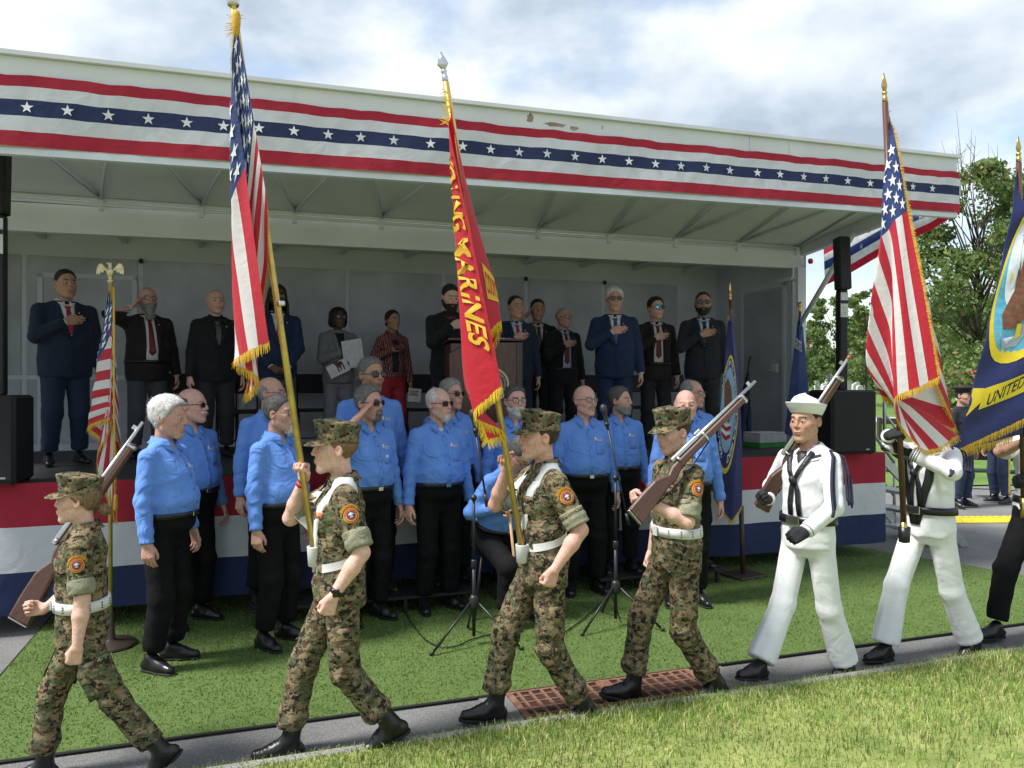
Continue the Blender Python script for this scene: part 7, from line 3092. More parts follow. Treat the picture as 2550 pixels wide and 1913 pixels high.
# ------------------------------------------------------------------ harness, wristband, watch, flag belts
for p_, cp_ in ((boy2, a1_), (boy3, a2_)):
    harness(p_, p_.to_local(cp_) + np.array([0, 0, .01]))
w_ = boy2.wr['R'] - unit(boy2.wr['R'] - boy2.el['R']) * .03
d_ = unit(boy2.wr['R'] - boy2.el['R'])
MB().tube([w_ - d_ * .010, w_ + d_ * .010], .030, n=14).build('wristband', mat('red_band', (.55, .02, .03), rough=.6), boy2.root)
MB().tube([w_ + d_ * .016, w_ + d_ * .026], .0285, n=14).build('wristband', mat('dark_band', (.03, .03, .04), rough=.6), boy2.root)
w_ = boy2.wr['L'] - unit(boy2.wr['L'] - boy2.el['L']) * .03
d_ = unit(boy2.wr['L'] - boy2.el['L'])
wt = MB().tube([w_ - d_ * .011, w_ + d_ * .011], .0300, n=14).build('watch', black_leather, boy2.root)
MB().box(w_ + np.array([-.030, .004, 0]), (.012, .032, .036), bev=.005).build('watch_face', mat('watch_glass', (.006, .006, .008), rough=.1), wt)
# ribbons on the chest of the fair boy
boy2.patch('ribbon', [(1.300, -.125, -.085), (1.330, -.125, -.085)], mat('ribbon_mix', (.55, .03, .10), rough=.7, col2=(.75, .45, .05), scale=70), off=.009)
# dark flag-carrying belt of the sailor
k_ = sail2.k
for sg in (-1, 1):
    V, F = strip(sail2.top, [(z * k_, (sg * x - .024) * k_, (sg * x + .024) * k_) for z, x in ((.93, .01), (1.04, .035), (1.14, .06), (1.24, .085), (1.34, .10), (1.40, .105))], sail2.tor((0, 0, 0)), sail2.front(), m=4, off=.010)
    obj('carry_strap', np_mesh('carry_strap', V, F), sling_m, sail2.root)
sk_ = sail2.to_local(a3_)
cup_o = MB().lathe([(.022, -.07), (.034, -.065), (.037, .03), (.032, .03), (.03, -.03)], sk_ + np.array([0, 0, .02]), n=14).build('flag_cup', black_leather, sail2.root)

# ------------------------------------------------------------------ loudspeakers
spk = mat('speaker_black', (.010, .010, .011), rough=.6, var=.2, scale=30, bump=.15, bscale=220)
grille = mat('speaker_grille', (.016, .016, .017), rough=.75, bump=.6, bscale=420)


def column_speaker(label, base, rz, up_h, head_h, sub=(.34, .42, .52), group='column loudspeakers'):
    root = empty('column_speaker', base, rz)
    tag(root, label, 'loudspeaker', group)
    sw, sd, sh = sub
    MB().box((0, 0, sh / 2 + .012), (sw, sd, sh), bev=.02).build('subwoofer', spk, root)
    g = MB().box((0, -sd / 2 - .003, sh / 2 + .012), (sw - .04, .012, sh - .05), bev=.005).build('sub_grille', grille, root)
    MB().box((sw * .28, -sd / 2 - .011, .06), (.035, .004, .014)).build('name_plate', mat('plate_grey', (.4, .4, .4), rough=.4, metal=.5), g)
    for x in (-1, 1):
        for y in (-1, 1):
            MB().lathe([(.014, 0), (.014, .013)], (x * sw * .4, y * sd * .4, 0), n=10).build('foot', spk, root)
    z0 = sh + .012
    MB().box((0, 0, z0 + up_h / 2), (.085, .10, up_h), bev=.008).build('column', spk, root)
    lbl = MB().box((0, -.052, z0 + up_h - .16), (.083, .004, .26)).build('paper_label', mat('label_white', (.66, .67, .68), rough=.7), root)
    MB().box((0, -.0555, z0 + up_h - .13), (.0835, .003, .035)).build('label_stripe', mat('label_navy', (.02, .03, .08), rough=.7), lbl)
    for i in range(5):
        MB().box((.005 * (i % 2) - .006, -.0550, z0 + up_h - .19 - i * .018), (.055 - .012 * (i % 3), .002, .005)).build('label_line', mat('label_ink', (.35, .35, .36), rough=.7), lbl)
    MB().box((.0, -.01, z0 + up_h + head_h / 2), (.13, .14, head_h), rotx(-.06), bev=.012).build('array_head', spk, root)
    return root


dL = 5.72
pL = at(-2, CY, dL)
pL[2] = STAGE_Z
column_speaker('tall black column loudspeaker at the near end of the stage', pL, ANG - .06, 1.33, .58, sub=(.34, .42, .64))
dR = 8.22
pR = at(2096, CY, dR)
pR[2] = STAGE_Z
column_speaker('tall black column loudspeaker at the far corner of the stage', pR, ANG - .2, 1.06, .56, sub=(.50, .48, .66))

# ------------------------------------------------------------------ microphones on boom stands
blackm = mat('stand_black', (.014, .014, .015), rough=.45, var=.1)


def mic_stand(label, base, h, boom_a, boom_b, grip_px=None):
    root = empty('microphone_stand', base)
    tag(root, label, 'microphone stand', 'microphone stands on the turf')
    MB().tube([(0, 0, .10), (0, 0, h * .55)], .0135, n=10).build('lower_tube', blackm, root)
    MB().tube([(0, 0, h * .55), (0, 0, h)], .0095, n=10).build('upper_tube', blackm, root)
    MB().lathe([(.018, -.03), (.021, -.02), (.021, .02), (.018, .03)], (0, 0, h * .55), n=12).build('clutch', blackm, root)
    MB().lathe([(.032, -.05), (.036, -.03), (.034, .03), (.022, .05)], (0, 0, .30), n=12).build('hub', blackm, root)
    MB().tube([(0, 0, .30), (0, 0, .06)], .012, n=10).build('centre_tube', blackm, root)
    for i in range(3):
        a = rad(100 + 120 * i)
        e = np.array([math.cos(a) * .34, math.sin(a) * .34, .026])
        lg = MB().tube([(math.cos(a) * .03, math.sin(a) * .03, .30), e], .0095, n=8).build('leg', blackm, root)
        MB().tube([e + [0, 0, -.010], e + [math.cos(a) * .03, math.sin(a) * .03, -.012]], .011, n=8).build('rubber_foot', spk, lg)
    piv = np.array([0, 0, h])
    MB().tube([piv + [0, -.02, 0], piv + [0, .02, 0]], .022, n=12).build('pivot', blackm, root)
    A, B = boom_a - base, boom_b - base
    MB().tube([A, B], .0075, n=10).build('boom', blackm, root)
    MB().tube([B + unit(B - A) * -.09, B], .013, n=10).build('counterweight', blackm, root)
    d = unit(A - B)
    mc = MB().lathe([(.010, 0), (.013, .02), (.017, .11), (.019, .125), (.026, .140), (.0275, .160), (.024, .182), (.012, .194)], A - d * .005, np.column_stack([unit(np.cross([0, 1, 0], d)), unit(np.cross(d, np.cross([0, 1, 0], d))), d]), n=14).build('microphone', mat('mic_grey', (.045, .045, .05), rough=.4, metal=.4, bump=.3, bscale=300), root)
    MB().tube([A + d * .02, A + d * .05], .0172, n=12).build('mic_clip', blackm, mc)
    return root


m1 = ground(1180, 1605, .014)
dm = m1[1]
mic_stand('black boom microphone stand in front of the man with goatee', np.array([m1[0], m1[1], .014]), at(1200, 1245, dm)[2], at(1186, 1085, dm - .02), at(1213, 1262, dm - .02))
m2 = ground(1533, 1560, .014)
dm = m2[1]
mic_stand('black boom microphone stand in front of the bald man with mustache', np.array([m2[0], m2[1], .014]), at(1534, 1195, dm)[2], at(1514, 1068, dm - .02), at(1566, 1308, dm - .03))


def cable(label, px_pts, r=.005, z=.022):
    pts = [ground(x, y, z) for x, y in px_pts]
    P_ = []
    for i in range(len(pts) - 1):
        p0, p1, p2, p3 = pts[max(i - 1, 0)], pts[i], pts[i + 1], pts[min(i + 2, len(pts) - 1)]
        for t in np.linspace(0, 1, 6, endpoint=False):
            P_.append(.5 * (2 * p1 + (p2 - p0) * t + (2 * p0 - 5 * p1 + 4 * p2 - p3) * t * t + (3 * p1 - p0 - 3 * p2 + p3) * t ** 3))
    P_.append(pts[-1])
    b = MB().tube([p + [0, 0, .004] for p in P_], r, n=6)
    o = b.build('cable', blackm)
    tag(o, label, 'cable', 'microphone cables on the turf')
    return o


cable('thin black cable curling over the turf to the nearer microphone stand', [(1005, 1490), (1012, 1530), (1050, 1585), (1085, 1608), (1130, 1612), (1180, 1592), (1230, 1580)])
cable('thin black cable trailing over the turf from the farther microphone stand', [(1545, 1550), (1520, 1480), (1500, 1500), (1450, 1545), (1400, 1580)])

# ------------------------------------------------------------------ choir riser and stool, cane
for key, s0, s1 in (('black low riser under the tall singers at the back, near end', stage_s_at(620, -.3)[0], stage_s_at(1190, -.3)[0]), ('black low riser under the singers at the back, far end', stage_s_at(1480, -.3)[0], stage_s_at(1790, -.3)[0])):
    c = stage_pt((s0 + s1) / 2, -.235, 0)
    root = empty('choir_riser', c, ANG)
    tag(root, key, 'riser', 'choir risers')
    MB().box((0, 0, RISER - .012), (s1 - s0, .40, .022), bev=.003).build('platform', mat('riser_black', (.014, .014, .015), rough=.7, bump=.2), root)
    for x in np.linspace(-(s1 - s0) / 2 + .08, (s1 - s0) / 2 - .08, 4):
        for y in (-.16, .16):
            MB().box((x, y, (RISER - .023) / 2 + .007), (.03, .03, RISER - .037)).build('leg', blackm, root)
root = empty('stool', (b10.loc[0], b10.loc[1], .014))
tag(root, 'black stool under the seated man with the cane', 'stool')
sz = float(b10.pel[2]) - .09
pc = b10.M @ np.array([b10.pel[0], b10.pel[1], 0])
MB().lathe([(.15, sz - .04), (.165, sz - .03), (.165, sz - .01), (.15, sz)], (pc[0], pc[1], 0), n=20).build('seat', spk, root)
for i in range(4):
    a = rad(45 + 90 * i)
    MB().tube([(pc[0] + math.cos(a) * .10, pc[1] + math.sin(a) * .10, sz - .04), (pc[0] + math.cos(a) * .19, pc[1] + math.sin(a) * .19, .003)], .012, n=8).build('leg', blackm, root)
cb = at(1300, 1440, STOOL_D - .38)
cb[2] = .016
root = empty('walking_cane', cb)
tag(root, 'light wooden walking cane held by the seated man', 'cane')
MB().tube([(0, 0, .0), cane_top - cb], .011, n=10).build('shaft', mat('cane_wood', (.50, .30, .14), rough=.5, var=.15, scale=30), root)
MB().tube([cane_top - cb + [-.06, 0, .0], cane_top - cb + [0, 0, .012], cane_top - cb + [.06, 0, .0]], .013, n=8).build('handle', blackm, root)

# ------------------------------------------------------------------ lectern with round seal
wood = mat('lectern_wood', (.085, .034, .022), rough=.42, var=.28, scale=7, stretch=(5, 5, .7), coat=.15, bump=.04)
wood_d = mat('lectern_trim', (.050, .020, .013), rough=.42, var=.25, scale=9, coat=.15)
lt = .62
ls, ld = stage_s_at(1200, lt)
lb = stage_pt(ls, lt, STAGE_Z)
lec = empty('lectern', lb, ANG - .10)
tag(lec, 'brown wooden lectern with a round seal at the centre of the stage', 'lectern')
lw = 1285 - 1110
wL, hL = (1288 - 1108) / FPX * ld, (lambda: at(1288, 855, ld)[2] - STAGE_Z)()
MB().box((0, .02, hL / 2), (wL - .04, .42, hL - .02), bev=.006).build('body', wood, lec)
MB().prism([(-wL / 2, 0), (wL / 2, 0), (wL / 2, hL), (-wL * .12, hL), (-wL * .30, hL - .03), (-wL * .5, hL - .11)], .03, (0, -.215, 0), bev=.004).build('front_panel', wood, lec)
MB().box((wL / 2 - .035, -.236, hL / 2), (.05, .014, hL - .02), bev=.003).build('front_stile', wood_d, lec)
MB().box((0, .0, hL + .012), (wL + .02, .47, .024), rotx(-.05), bev=.005).build('top', wood_d, lec)
se = MB()
se.sm = False
sc_z = hL - .40
sx = (1212 - 1198) / FPX * ld + .0
for nm, r0, r1, m_, y in (('seal_rim', .142, .160, mat('rope_gold', (.66, .55, .34), rough=.5, bump=.8, bscale=90), -.246), ('seal_band', .098, .142, mat('seal_black', (.012, .012, .014), rough=.5), -.240), ('seal_face', .001, .098, mat('seal_paleblue', (.36, .52, .58), rough=.5, var=.1), -.2385)):
    G, F = ring_arc(r0, r1, 0, 2 * math.pi, 41, 2)
    V = np.stack([sx + G[:, 0], np.full(len(G), y), sc_z + G[:, 1]], -1)
    V2 = V.copy()
    V2[:, 1] = -.228
    n_ = len(V)
    o = obj(nm, np_mesh(nm, np.concatenate([V, V2]), np.array([f[::-1] for f in F] + [tuple(i + n_ for i in f) for f in F] + [(i * 2 + 1, i * 2 + 3, n_ + i * 2 + 3, n_ + i * 2 + 1) for i in range(40)]), smooth=False), m_, lec)
bmfix(o.data)
V, F = text_mesh('DEPARTMENT OF VETERANS AFFAIRS  *  UNITED STATES OF AMERICA  *  ', .030, bold=.0004)
ang = V[:, 0] / (V[:, 0].max() - V[:, 0].min()) * 2 * math.pi
rr = .120 + V[:, 1] * 1.0
obj('seal_lettering', np_mesh('seal_lettering', np.stack([sx + rr * np.sin(ang), np.full(len(V), -.2415), sc_z + rr * np.cos(ang)], -1), F, smooth=False), mat('seal_white', (.6, .6, .58), rough=.6), lec)
se = MB()
se.prism([(-.06, -.02), (-.075, .03), (-.05, .06), (-.02, .03), (0, .055), (.02, .03), (.05, .06), (.075, .03), (.06, -.02), (.02, -.06), (-.02, -.06)], .004, (sx, -.2405, sc_z))
se.build('seal_eagle', mat('seal_dark', (.03, .03, .035), rough=.6), lec)
for i, (x, z_, r_) in enumerate(((.02, -.035, .012), (.05, -.02, .010), (.045, -.06, .011), (.015, -.075, .010), (-.03, -.05, .012))):
    V2, F2 = star_poly(r_)
    obj('seal_star', np_mesh('seal_star', np.stack([sx + x + V2[:, 0], np.full(11, -.2435), sc_z + z_ + V2[:, 1]], -1), np.array(F2), smooth=False), star_w, lec)
pp = MB().box((.16, -.02, hL + .034), (.20, .28, .006), rotx(-.05) @ rotz(.2))
o = pp.build('paper', mat('paper_white', (.66, .66, .65), rough=.8))
o.matrix_world = lec.matrix_basis.copy() @ Matrix.Identity(4)
o.location = lec.location
o.rotation_euler = lec.rotation_euler
tag(o, 'white sheet of paper lying on the lectern top', 'paper')

# ------------------------------------------------------------------ papers held on stage
def held_sheet(label, c, R, w_, h_, t=.006, marks=0, name='paper'):
    root = empty(name, c)
    root.rotation_euler = Matrix(R.tolist()).to_euler()
    tag(root, label, 'paper', 'papers held on the stage')
    MB().box((0, 0, 0), (w_, t, h_), bev=.002).build('sheet', MATS['paper_white'], root)
    for i in range(marks):
        MB().box((-.01, -t / 2 - .001, h_ * (.28 - .14 * i)), (w_ * (.7 - .15 * (i % 2)), .001, h_ * .07)).build('print_line', mat('ink_red', (.25, .05, .06), rough=.8), root)
    return root


lw5 = s5.to_world(s5.wr['L'] + np.array([.05, .02, .06]))
held_sheet('white folder held upright by the woman in grey', s5.to_world(s5.tor((-.10, front_y(s5, 0, 1.2) + .10, 1.20 * s5.k))), s5.M @ rotz(math.pi) @ roty(-.18) @ rotx(.12), .22, .30, .012)
held_sheet('printed leaflet in the lower hand of the woman in grey', s5.to_world(s5.tor((.06, front_y(s5, 0, 1.0) + .10, 1.02 * s5.k))), s5.M @ rotz(math.pi) @ roty(1.1) @ rotx(.2), .14, .22, .003, marks=3)
l6 = s6.to_world(s6.wr['L'] + s6.hands['L'][1] * .12)
held_sheet('small printed leaflet in the hand of the woman in red trousers', l6 + np.array([.03, -.03, -.02]), s6.M @ rotz(math.pi) @ roty(.1), .15, .15, .003, marks=3)

# ------------------------------------------------------------------ folding chairs on the stage
def chair_parts():
    out = []
    b = MB().box((0, .0, .44), (.40, .38, .03), bev=.01)
    out.append(('seat', b.mesh('seat'), spk))
    b = MB().box((0, .22, .74), (.40, .025, .22), rotx(-.12), bev=.01)
    out.append(('backrest', b.mesh('backrest'), spk))
    for sg in (-1, 1):
        out.append(('back_leg', MB().tube([(sg * .21, .26, .86), (sg * .21, .10, .42), (sg * .21, -.16, .01)], .011, n=6).mesh('back_leg'), blackm))
        out.append(('front_leg', MB().tube([(sg * .195, .05, .46), (sg * .195, .22, .01)], .011, n=6).mesh('front_leg'), blackm))
    out.append(('stretcher', MB().tube([(-.21, -.09, .13), (.21, -.09, .13)], .009, n=6).mesh('stretcher'), blackm))
    return out


CP = chair_parts()


def chair(label, loc, rz, group):
    r = empty('folding_chair', loc, rz)
    tag(r, label, 'chair', group)
    for nm, me, m_ in CP:
        obj(nm, me, m_, r)


for px, t, lab in ((455, 2.35, 'black folding chair behind the saluting bearded man'), (590, 2.30, 'black folding chair behind the bald man in black'), (640, 2.1, 'black folding chair behind the flag beside the bald man'),
                   (790, 2.45, 'black folding chair behind the woman in grey'), (1060, 2.2, 'black folding chair behind the bearded man at the lectern'), (1480, 2.3, 'black folding chair behind the white haired man'), (1590, 2.25, 'black folding chair behind the man with mirrored sunglasses'), (1690, 2.2, 'black folding chair beside the man in checked jacket')):
    s_, _d = stage_s_at(px, t)
    chair(lab, stage_pt(s_, t, STAGE_Z), ANG, 'folding chairs on the stage')

# ------------------------------------------------------------------ box and umbrellas by the door
s_, d_ = stage_s_at(1905, 1.05)
bx = empty('cardboard_box', stage_pt(s_, 1.05, STAGE_Z), ANG + .1)
tag(bx, 'white cardboard box with green lower half on the stage floor', 'box')
MB().box((0, 0, .112), (.40, .28, .104), bev=.004).build('upper_side', mat('box_white', (.52, .53, .53), rough=.7), bx)
MB().box((0, 0, .031), (.402, .282, .060), bev=.004).build('green_band', mat('box_green', (.03, .25, .045), rough=.6), bx)
MB().box((0, 0, .168), (.404, .284, .012), bev=.003).build('lid', MATS['box_white'], bx)
s_, d_ = stage_s_at(1858, 1.5)
ub = empty('umbrella', stage_pt(s_, 1.62, STAGE_Z))
tag(ub, 'closed dark blue umbrella hanging by the stage door', 'umbrella')
top_ = np.array([.12, .06, .92])
MB().tube([(0, 0, .02), (.02, .01, .12), (.05, .03, .40), (.09, .05, .66), top_ * .95], [.008, .035, .05, .045, .018], n=10).build('folded_canopy', mat('umbrella_navy', (.010, .016, .04), rough=.7, folds=.5, fscale=20), ub)
MB().tube([top_ * .93, top_, top_ + [.01, 0, .10], top_ + [.03, 0, .16]], [.010, .010, .012, .014], n=8).build('handle', spk, ub)
ub2 = empty('umbrella', stage_pt(s_ + .20, 1.75, STAGE_Z))
tag(ub2, 'short blue folded umbrella leaning by the door post', 'umbrella')
MB().tube([(0, 0, .01), (.01, 0, .10), (.02, .01, .34), (.03, .02, .44)], [.010, .03, .032, .014], n=10).build('folded_canopy', mat('umbrella_blue', (.012, .03, .10), rough=.7), ub2)
MB().tube([(.03, .02, .42), (.034, .024, .54)], .010, n=8).build('handle', spk, ub2)
# ------------------------------------------------------------------ beyond the stage: cemetery, trees, car, guests
bark = mat('bark', (.075, .060, .048), rough=.9, var=.3, scale=8, bump=.6, bscale=25)
leafs = [mat('leaf_mid', (.15, .225, .065), rough=.6, var=.25, scale=2, trans=.5), mat('leaf_light', (.25, .34, .11), rough=.6, var=.25, scale=2, trans=.5),
         mat('leaf_dark', (.09, .145, .044), rough=.65, var=.25, scale=2, trans=.4), mat('leaf_warm', (.32, .22, .08), rough=.6, var=.3, scale=2, trans=.3)]


def tree(label, base, h, rx, crown_lo, n_leaf, leaf, seed, trunk_r=.12, bare=0, warm=.04, clumps=40, group='trees of the cemetery', name='deciduous_tree'):
    r = np.random.default_rng(seed)
    root = empty(name, base)
    tag(root, label, 'tree', group)
    tb = MB()
    top = np.array([r.normal(0, .1), r.normal(0, .1), h * .86])
    spine = [np.array([0, 0, -.1])] + [top * t + np.array([r.normal(0, .05), r.normal(0, .05), 0]) * h * .06 for t in (.25, .5, .75)] + [top]
    tb.tube(spine, [trunk_r, trunk_r * .75, trunk_r * .5, trunk_r * .3, trunk_r * .08], n=8)
    centres = []
    for i in range(clumps):
        t = r.uniform(0, 1)
        z = crown_lo + (h - crown_lo) * (t ** .8)
        f = (z - crown_lo) / (h - crown_lo)
        rad_ = rx * math.sqrt(max(.05, 1 - (f * 1.15 - .38) ** 2 / .75)) * r.uniform(.35, 1.0)
        a = r.uniform(0, 2 * math.pi)
        c = np.array([math.cos(a) * rad_, math.sin(a) * rad_, z])
        centres.append((c, rx * r.uniform(.16, .34) * (1.1 - .5 * f)))
        if i % 2 == 0:
            s0 = top * max(.15, f * .7)
            mid = (s0 + c) / 2 + np.array([0, 0, .06 * h * r.uniform(-.3, .6)])
            tb.tube([s0, mid, c], [trunk_r * .30, trunk_r * .17, trunk_r * .04], n=5)
    for i in range(bare):
        a = r.uniform(0, 2 * math.pi)
        e = np.array([math.cos(a) * rx * .6 * r.uniform(.2, 1), math.sin(a) * rx * .6 * r.uniform(.2, 1), h * r.uniform(.98, 1.22)])
        s0 = top * r.uniform(.6, .9)
        m1_ = s0 + (e - s0) * .5 + r.normal(0, .15, 3)
        tb.tube([s0, m1_, e], [trunk_r * .18, trunk_r * .11, trunk_r * .03], n=4)
        for _ in range(3):
            q = m1_ + (e - m1_) * r.uniform(.1, .8)
            tb.tube([q, q + np.array([r.normal(0, .3), r.normal(0, .3), r.uniform(.2, .7)])], [trunk_r * .07, trunk_r * .02], n=3)
    tb.build('trunk', bark, root)
    per = n_leaf // len(centres)
    P_ = []
    for c, s_ in centres:
        g = r.normal(0, 1, (per, 3))
        g = g / nrm(g)[:, None] * (r.uniform(0, 1, per) ** .45)[:, None]
        P_.append(c + g * np.array([s_ * 1.25, s_ * 1.25, s_ * .85]))
    P_ = np.concatenate(P_)
    n = len(P_)
    d1_ = r.normal(0, 1, (n, 3))
    d1_ = d1_ / nrm(d1_)[:, None]
    d2_ = np.cross(d1_, r.normal(0, 1, (n, 3)))
    d2_ = d2_ / nrm(d2_)[:, None]
    sz_ = leaf * r.uniform(.6, 1.35, n)[:, None]
    V = np.stack([P_ - d1_ * sz_, P_ + d2_ * sz_ * .55, P_ + d1_ * sz_, P_ - d2_ * sz_ * .55], 1).reshape(-1, 3)
    F = np.arange(n * 4).reshape(-1, 4)
    mi = r.choice(4, n, p=[.44 - warm / 2, .28, .28 - warm / 2, warm])
    me = np_mesh('crown', V, F, smooth=False, mi=mi)
    for m in leafs:
        me.materials.append(m)
    obj('crown', me, None, root)
    return root


def on_slope(px, d):
    p = at(px, CY, d)
    p[2] = float(rise(p[0], p[1]))
    return p


tree('tall loose tree with bare twigs on top behind the navy flag', on_slope(2440, 24), 7.9, 2.9, 1.0, 17000, .088, 11, bare=18, warm=.06, clumps=85, trunk_r=.13)
tree('leafy tree at the picture edge beyond the navy flag', on_slope(2640, 27), 7.6, 2.8, 1.0, 9000, .10, 12, clumps=60, warm=.05)
tree('small bright tree beside the column loudspeaker', on_slope(2075, 41), 4.9, 1.9, .5, 7000, .11, 13, clumps=45, trunk_r=.09, warm=.02)
tree('round green tree beyond the headstones behind the loudspeaker', on_slope(2190, 47), 4.6, 2.6, .4, 8000, .12, 14, clumps=55, warm=.03)
tree('slender young tree standing out behind the column loudspeaker', on_slope(2158, 30), 4.6, .9, 1.6, 2600, .085, 15, clumps=26, trunk_r=.05, warm=.10)
tree('dark green tree behind the sailor flag', on_slope(2270, 44), 5.6, 2.8, .3, 8000, .12, 16, clumps=60)
tree('low green tree at the foot of the tall tree behind the car', on_slope(2390, 46), 5.0, 3.0, .2, 8000, .12, 17, clumps=60)
tree('far dark tree at the end of the cemetery behind the car', on_slope(2500, 52), 6.0, 3.6, .2, 8000, .14, 18, clumps=60)
tree('distant green tree closing the gap beside the stage', on_slope(2020, 95), 5.2, 4.2, .1, 6000, .2, 19, clumps=50)
tree('distant dark tree on the skyline beyond the headstones', on_slope(2210, 100), 6.4, 5.0, .1, 6000, .22, 20, clumps=50)

# headstones: rounded marble slabs in rows
marble = mat('headstone_marble', (.62, .62, .60), rough=.6, var=.08, scale=6)
hb = MB()
poly_h = [(-.165, -.1), (.165, -.1), (.165, .58), (.12, .625), (.06, .645), (0, .65), (-.06, .645), (-.12, .625), (-.165, .58)]
hb.prism(poly_h, .10, bev=.01)
hs_me = hb.mesh('headstone')
hs_me.materials.append(marble)
GH = 'white headstones in rows'
k = 0
for row, (d0, off, n_) in enumerate(((33.0, 0, 13), (36.0, .6, 13), (39.5, .2, 14), (44.0, .8, 15), (50.0, .3, 16))):
    for i in range(n_):
        x = 11.9 + row * .6 + off + i * 1.55
        y = d0 + .12 * (x - 12) + rnd.uniform(-.05, .05)
        z = float(rise(x, y))
        o = bpy.data.objects.new('headstone', hs_me)
        link(o)
        o.location = (x, y, z)
        o.rotation_euler = (0, 0, ANG + rnd.uniform(-.04, .04))
        tag(o, 'white marble headstone in the %s row of graves beyond the stage' % ('front', 'second', 'middle', 'fourth', 'back')[row], 'headstone', GH)

        k += 1

# wooden sign board on two posts
sg = on_slope(2215, 21)
r0 = empty('wooden_sign', sg, .15)
tag(r0, 'low brown wooden sign on two posts in the cemetery lawn', 'sign')
bw_ = mat('brown_timber', (.055, .038, .026), rough=.8, var=.2)
for x in (-.30, .30):
    MB().box((x, 0, .28), (.09, .09, .66)).build('post', bw_, r0)
MB().box((0, -.01, .50), (.70, .05, .16), bev=.01).build('board', bw_, r0)

# distant flag on a pole
fp = on_slope(2022, 75)
r0 = empty('distant_flag', fp)
tag(r0, 'small distant stars and stripes beyond the stage corner', 'flag')
MB().tube([(0, 0, 0), (0, 0, 6.2)], .05, n=6).build('pole', silver, r0)
for i in range(7):
    MB().box((-.25 + .05 * math.sin(i), -.05, 4.9 - i * .30), (.34, .10, .29)).build('stripe', flag_red if i % 2 == 0 else flag_white, r0)
MB().box((-.30, -.11, 5.05), (.34, .06, .55)).build('canton', flag_blue, r0)

# red car parked behind
cb_ = on_slope(2452, 31)
car = empty('parked_car', cb_, .35)
tag(car, 'red car parked beyond the lawn behind the navy flag', 'car')
redp = mat('car_red', (.42, .015, .022), rough=.25, var=.04, coat=.6)
body = [(-2.1, .35), (2.1, .35), (2.15, .62), (2.05, .84), (1.15, .92), (.55, 1.42), (-.95, 1.45), (-1.75, .98), (-2.12, .90), (-2.16, .60)]
MB().prism(body, 1.72, bev=.09).build('body', redp, car)
gl = mat('car_glass', (.02, .025, .03), rough=.06, spec=.8)
for sg_ in (-1, 1):
    MB().prism([(-1.45, .98), (.98, .96), (.48, 1.34), (-.88, 1.37)], .02, (0, sg_ * .858, 0)).build('side_window', gl, car)
tyre = MB().lathe([(.10, -.11), (.31, -.11), (.335, -.08), (.335, .08), (.31, .11), (.10, .11)], (0, 0, 0), rotx(rad(90)), n=20).mesh('wheel')
hubm = MB().lathe([(.001, -.118), (.20, -.118), (.21, -.10), (.21, .10), (.20, .118), (.001, .118)], (0, 0, 0), rotx(rad(90)), n=16).mesh('rim')
for x in (-1.32, 1.35):
    for sg_ in (-1, 1):
        wo = obj('wheel', tyre, spk, car, (x, sg_ * .78, .335))
        obj('rim', hubm, silver, wo)
for sg_ in (-1, 1):
    MB().box((2.10, sg_ * .62, .72), (.10, .32, .12), bev=.02).build('headlight', mat('lamp_glass', (.6, .6, .62), rough=.1), car)

# ------------------------------------------------------------------ aluminium steps at the stage end
alu = mat('aluminium', (.48, .49, .50), rough=.35, metal=.8, var=.08)
sS, tS = S_R + .12, .55
stp = empty('stage_steps', stage_pt(sS, tS, 0), ANG)
tag(stp, 'aluminium steps with handrails at the far end of the stage', 'steps')
run, n_st = 1.05, 4
for i in range(n_st):
    f_ = (i + .5) / n_st
    MB().box((run * f_, 0, STAGE_Z * (1 - f_) * .92), (.24, .80, .035), bev=.004).build('tread', alu, stp)
for y in (-.42, .42):
    MB().prism([(0, STAGE_Z - .02), (0, STAGE_Z - .14), (run + .06, .0), (run + .16, .0), (run + .16, .04)], .03, (0, y, 0)).build('stringer', alu, stp)
    MB().tube([(0.02, y, STAGE_Z), (0.02, y, STAGE_Z + .86)], .019, n=8).build('rail_post', alu, stp)
    MB().tube([(run * .95, y, .06), (run * .95, y, .90)], .019, n=8).build('rail_post', alu, stp)
    MB().tube([(.02, y, STAGE_Z + .84), (run * .95, y, .88)], .019, n=8).build('handrail', alu, stp)
    MB().tube([(.02, y, STAGE_Z + .42), (run * .95, y, .46)], .014, n=8).build('mid_rail', alu, stp)

# yellow cable ramp on the asphalt
yr = ground(2440, 1298)
ramp = empty('cable_ramp', yr, ANG - .28)
tag(ramp, 'bright yellow cable ramp lying on the asphalt beside the stage', 'cable ramp')
yel = mat('ramp_yellow', (.66, .50, .02), rough=.55, var=.08)
for i in range(3):
    MB().prism([(-.13, .004), (.13, .004), (.06, .055), (-.06, .055)], .62, (0, 0, 0), rotz(rad(90)), bev=.004).build('ramp_section', yel, ramp, ((i - 1) * .63, 0, 0))
    for j in range(7):
        MB().box(((i - 1) * .63 - .26 + j * .085, 0, .060), (.03, .10, .008), bev=.002).build('lid_rib', yel, ramp)

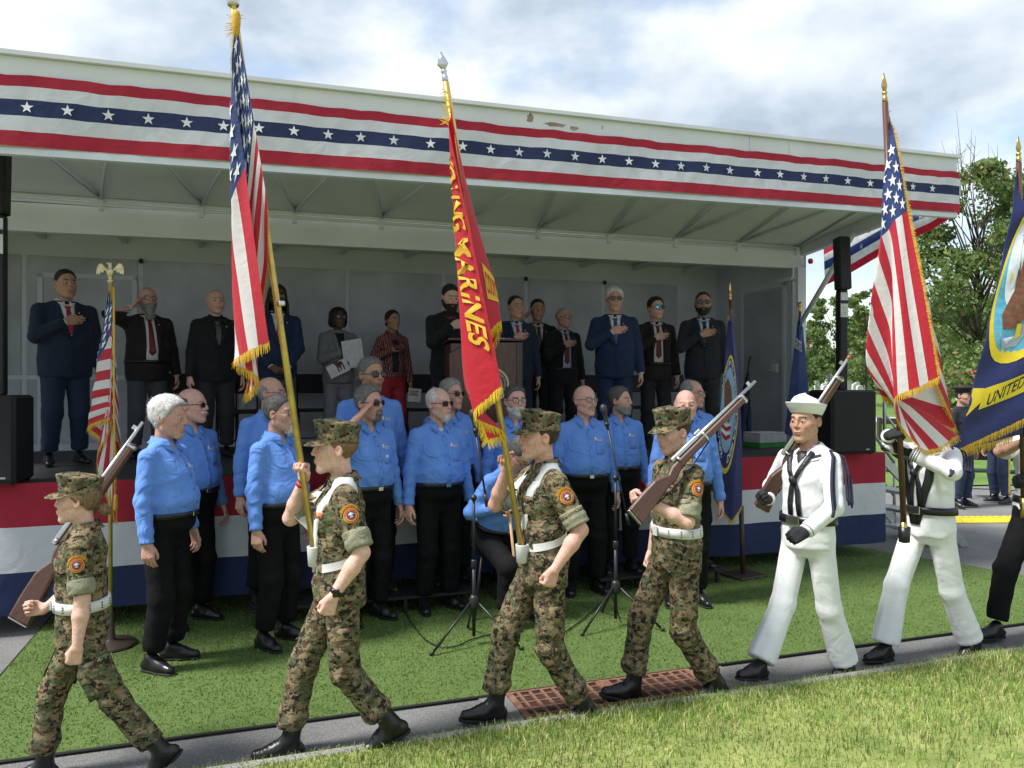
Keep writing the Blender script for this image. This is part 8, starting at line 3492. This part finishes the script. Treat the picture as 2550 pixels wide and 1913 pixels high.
# guests in dress blues behind the marchers
GD = 'guests in dark blue dress uniform'
dress_b = mat('dress_blue_cloth', (.014, .028, .070), rough=.75, var=.1, folds=.3)
dress_c = mat('dress_coat', (.010, .011, .016), rough=.75, var=.1, folds=.3)
stripe_y = mat('stripe_gold', (.62, .45, .05), rough=.6)


def guest(label, px, d, H, turn, seed):
    loc = at(px, CY, d)
    loc[2] = .0
    p = Person('person', label, loc, facing(px, d, turn), H=H, tier=2, wide=1.08, skin='tan', hair='buzz', hair_col='black', group=GD, seed=seed)
    stand(p)
    p.body()
    p.shirt('coat', dress_c, hem=.80, drape=.012, grow=.013)
    p.trousers(dress_b, top=1.0)
    p.shoes(black_leather)
    for sd in 'RL':
        sgn = 1 if sd == 'R' else -1
        h, kn, an = p.hip[sd], p.kn[sd], p.an[sd]
        R = np.column_stack([[0, sgn, 0], [0, 0, 1.0], [sgn, 0, 0]])
        V, F = strip(p.bottom, [(z, -.02, .02) for z in np.linspace(.16, .80, 12)], np.array([0, (h[1] + an[1]) / 2, 0]), R, m=3, off=.006, start=.45, sweep=40)
        obj('trouser_stripe', np_mesh('trouser_stripe', V, F), stripe_y, p.root)
    cap = MB()
    cap.lathe([(.083, .050), (.090, .052), (.092, .085), (.118, .112), (.122, .124), (.10, .138), (.001, .142)], (0, -.008, 0), n=24, ell=(.95, 1.12))
    cap.prism([(-.07, 0), (.07, 0), (.055, .05), (0, .065), (-.055, .05)], .006, (0, .095, .050), rotx(rad(-115)))
    o = cap.build('service_cap', dress_c, p.root)
    o.matrix_local = p.mat4()
    return p


guest('guest in dress uniform with gold trouser stripe nearer the stage steps', 2395, 11.6, 1.80, 60, 81)
guest('guest in dress uniform with gold trouser stripe nearer the picture edge', 2490, 12.0, 1.78, -50, 82)
for px, d, lab in ((2440, 12.6, 'black folding chair between the guests in dress uniform'), (2530, 12.4, 'black folding chair at the picture edge behind the guests')):
    loc = at(px, CY, d)
    loc[2] = 0
    chair(lab, loc, ANG + 2.6, 'folding chairs for the guests')
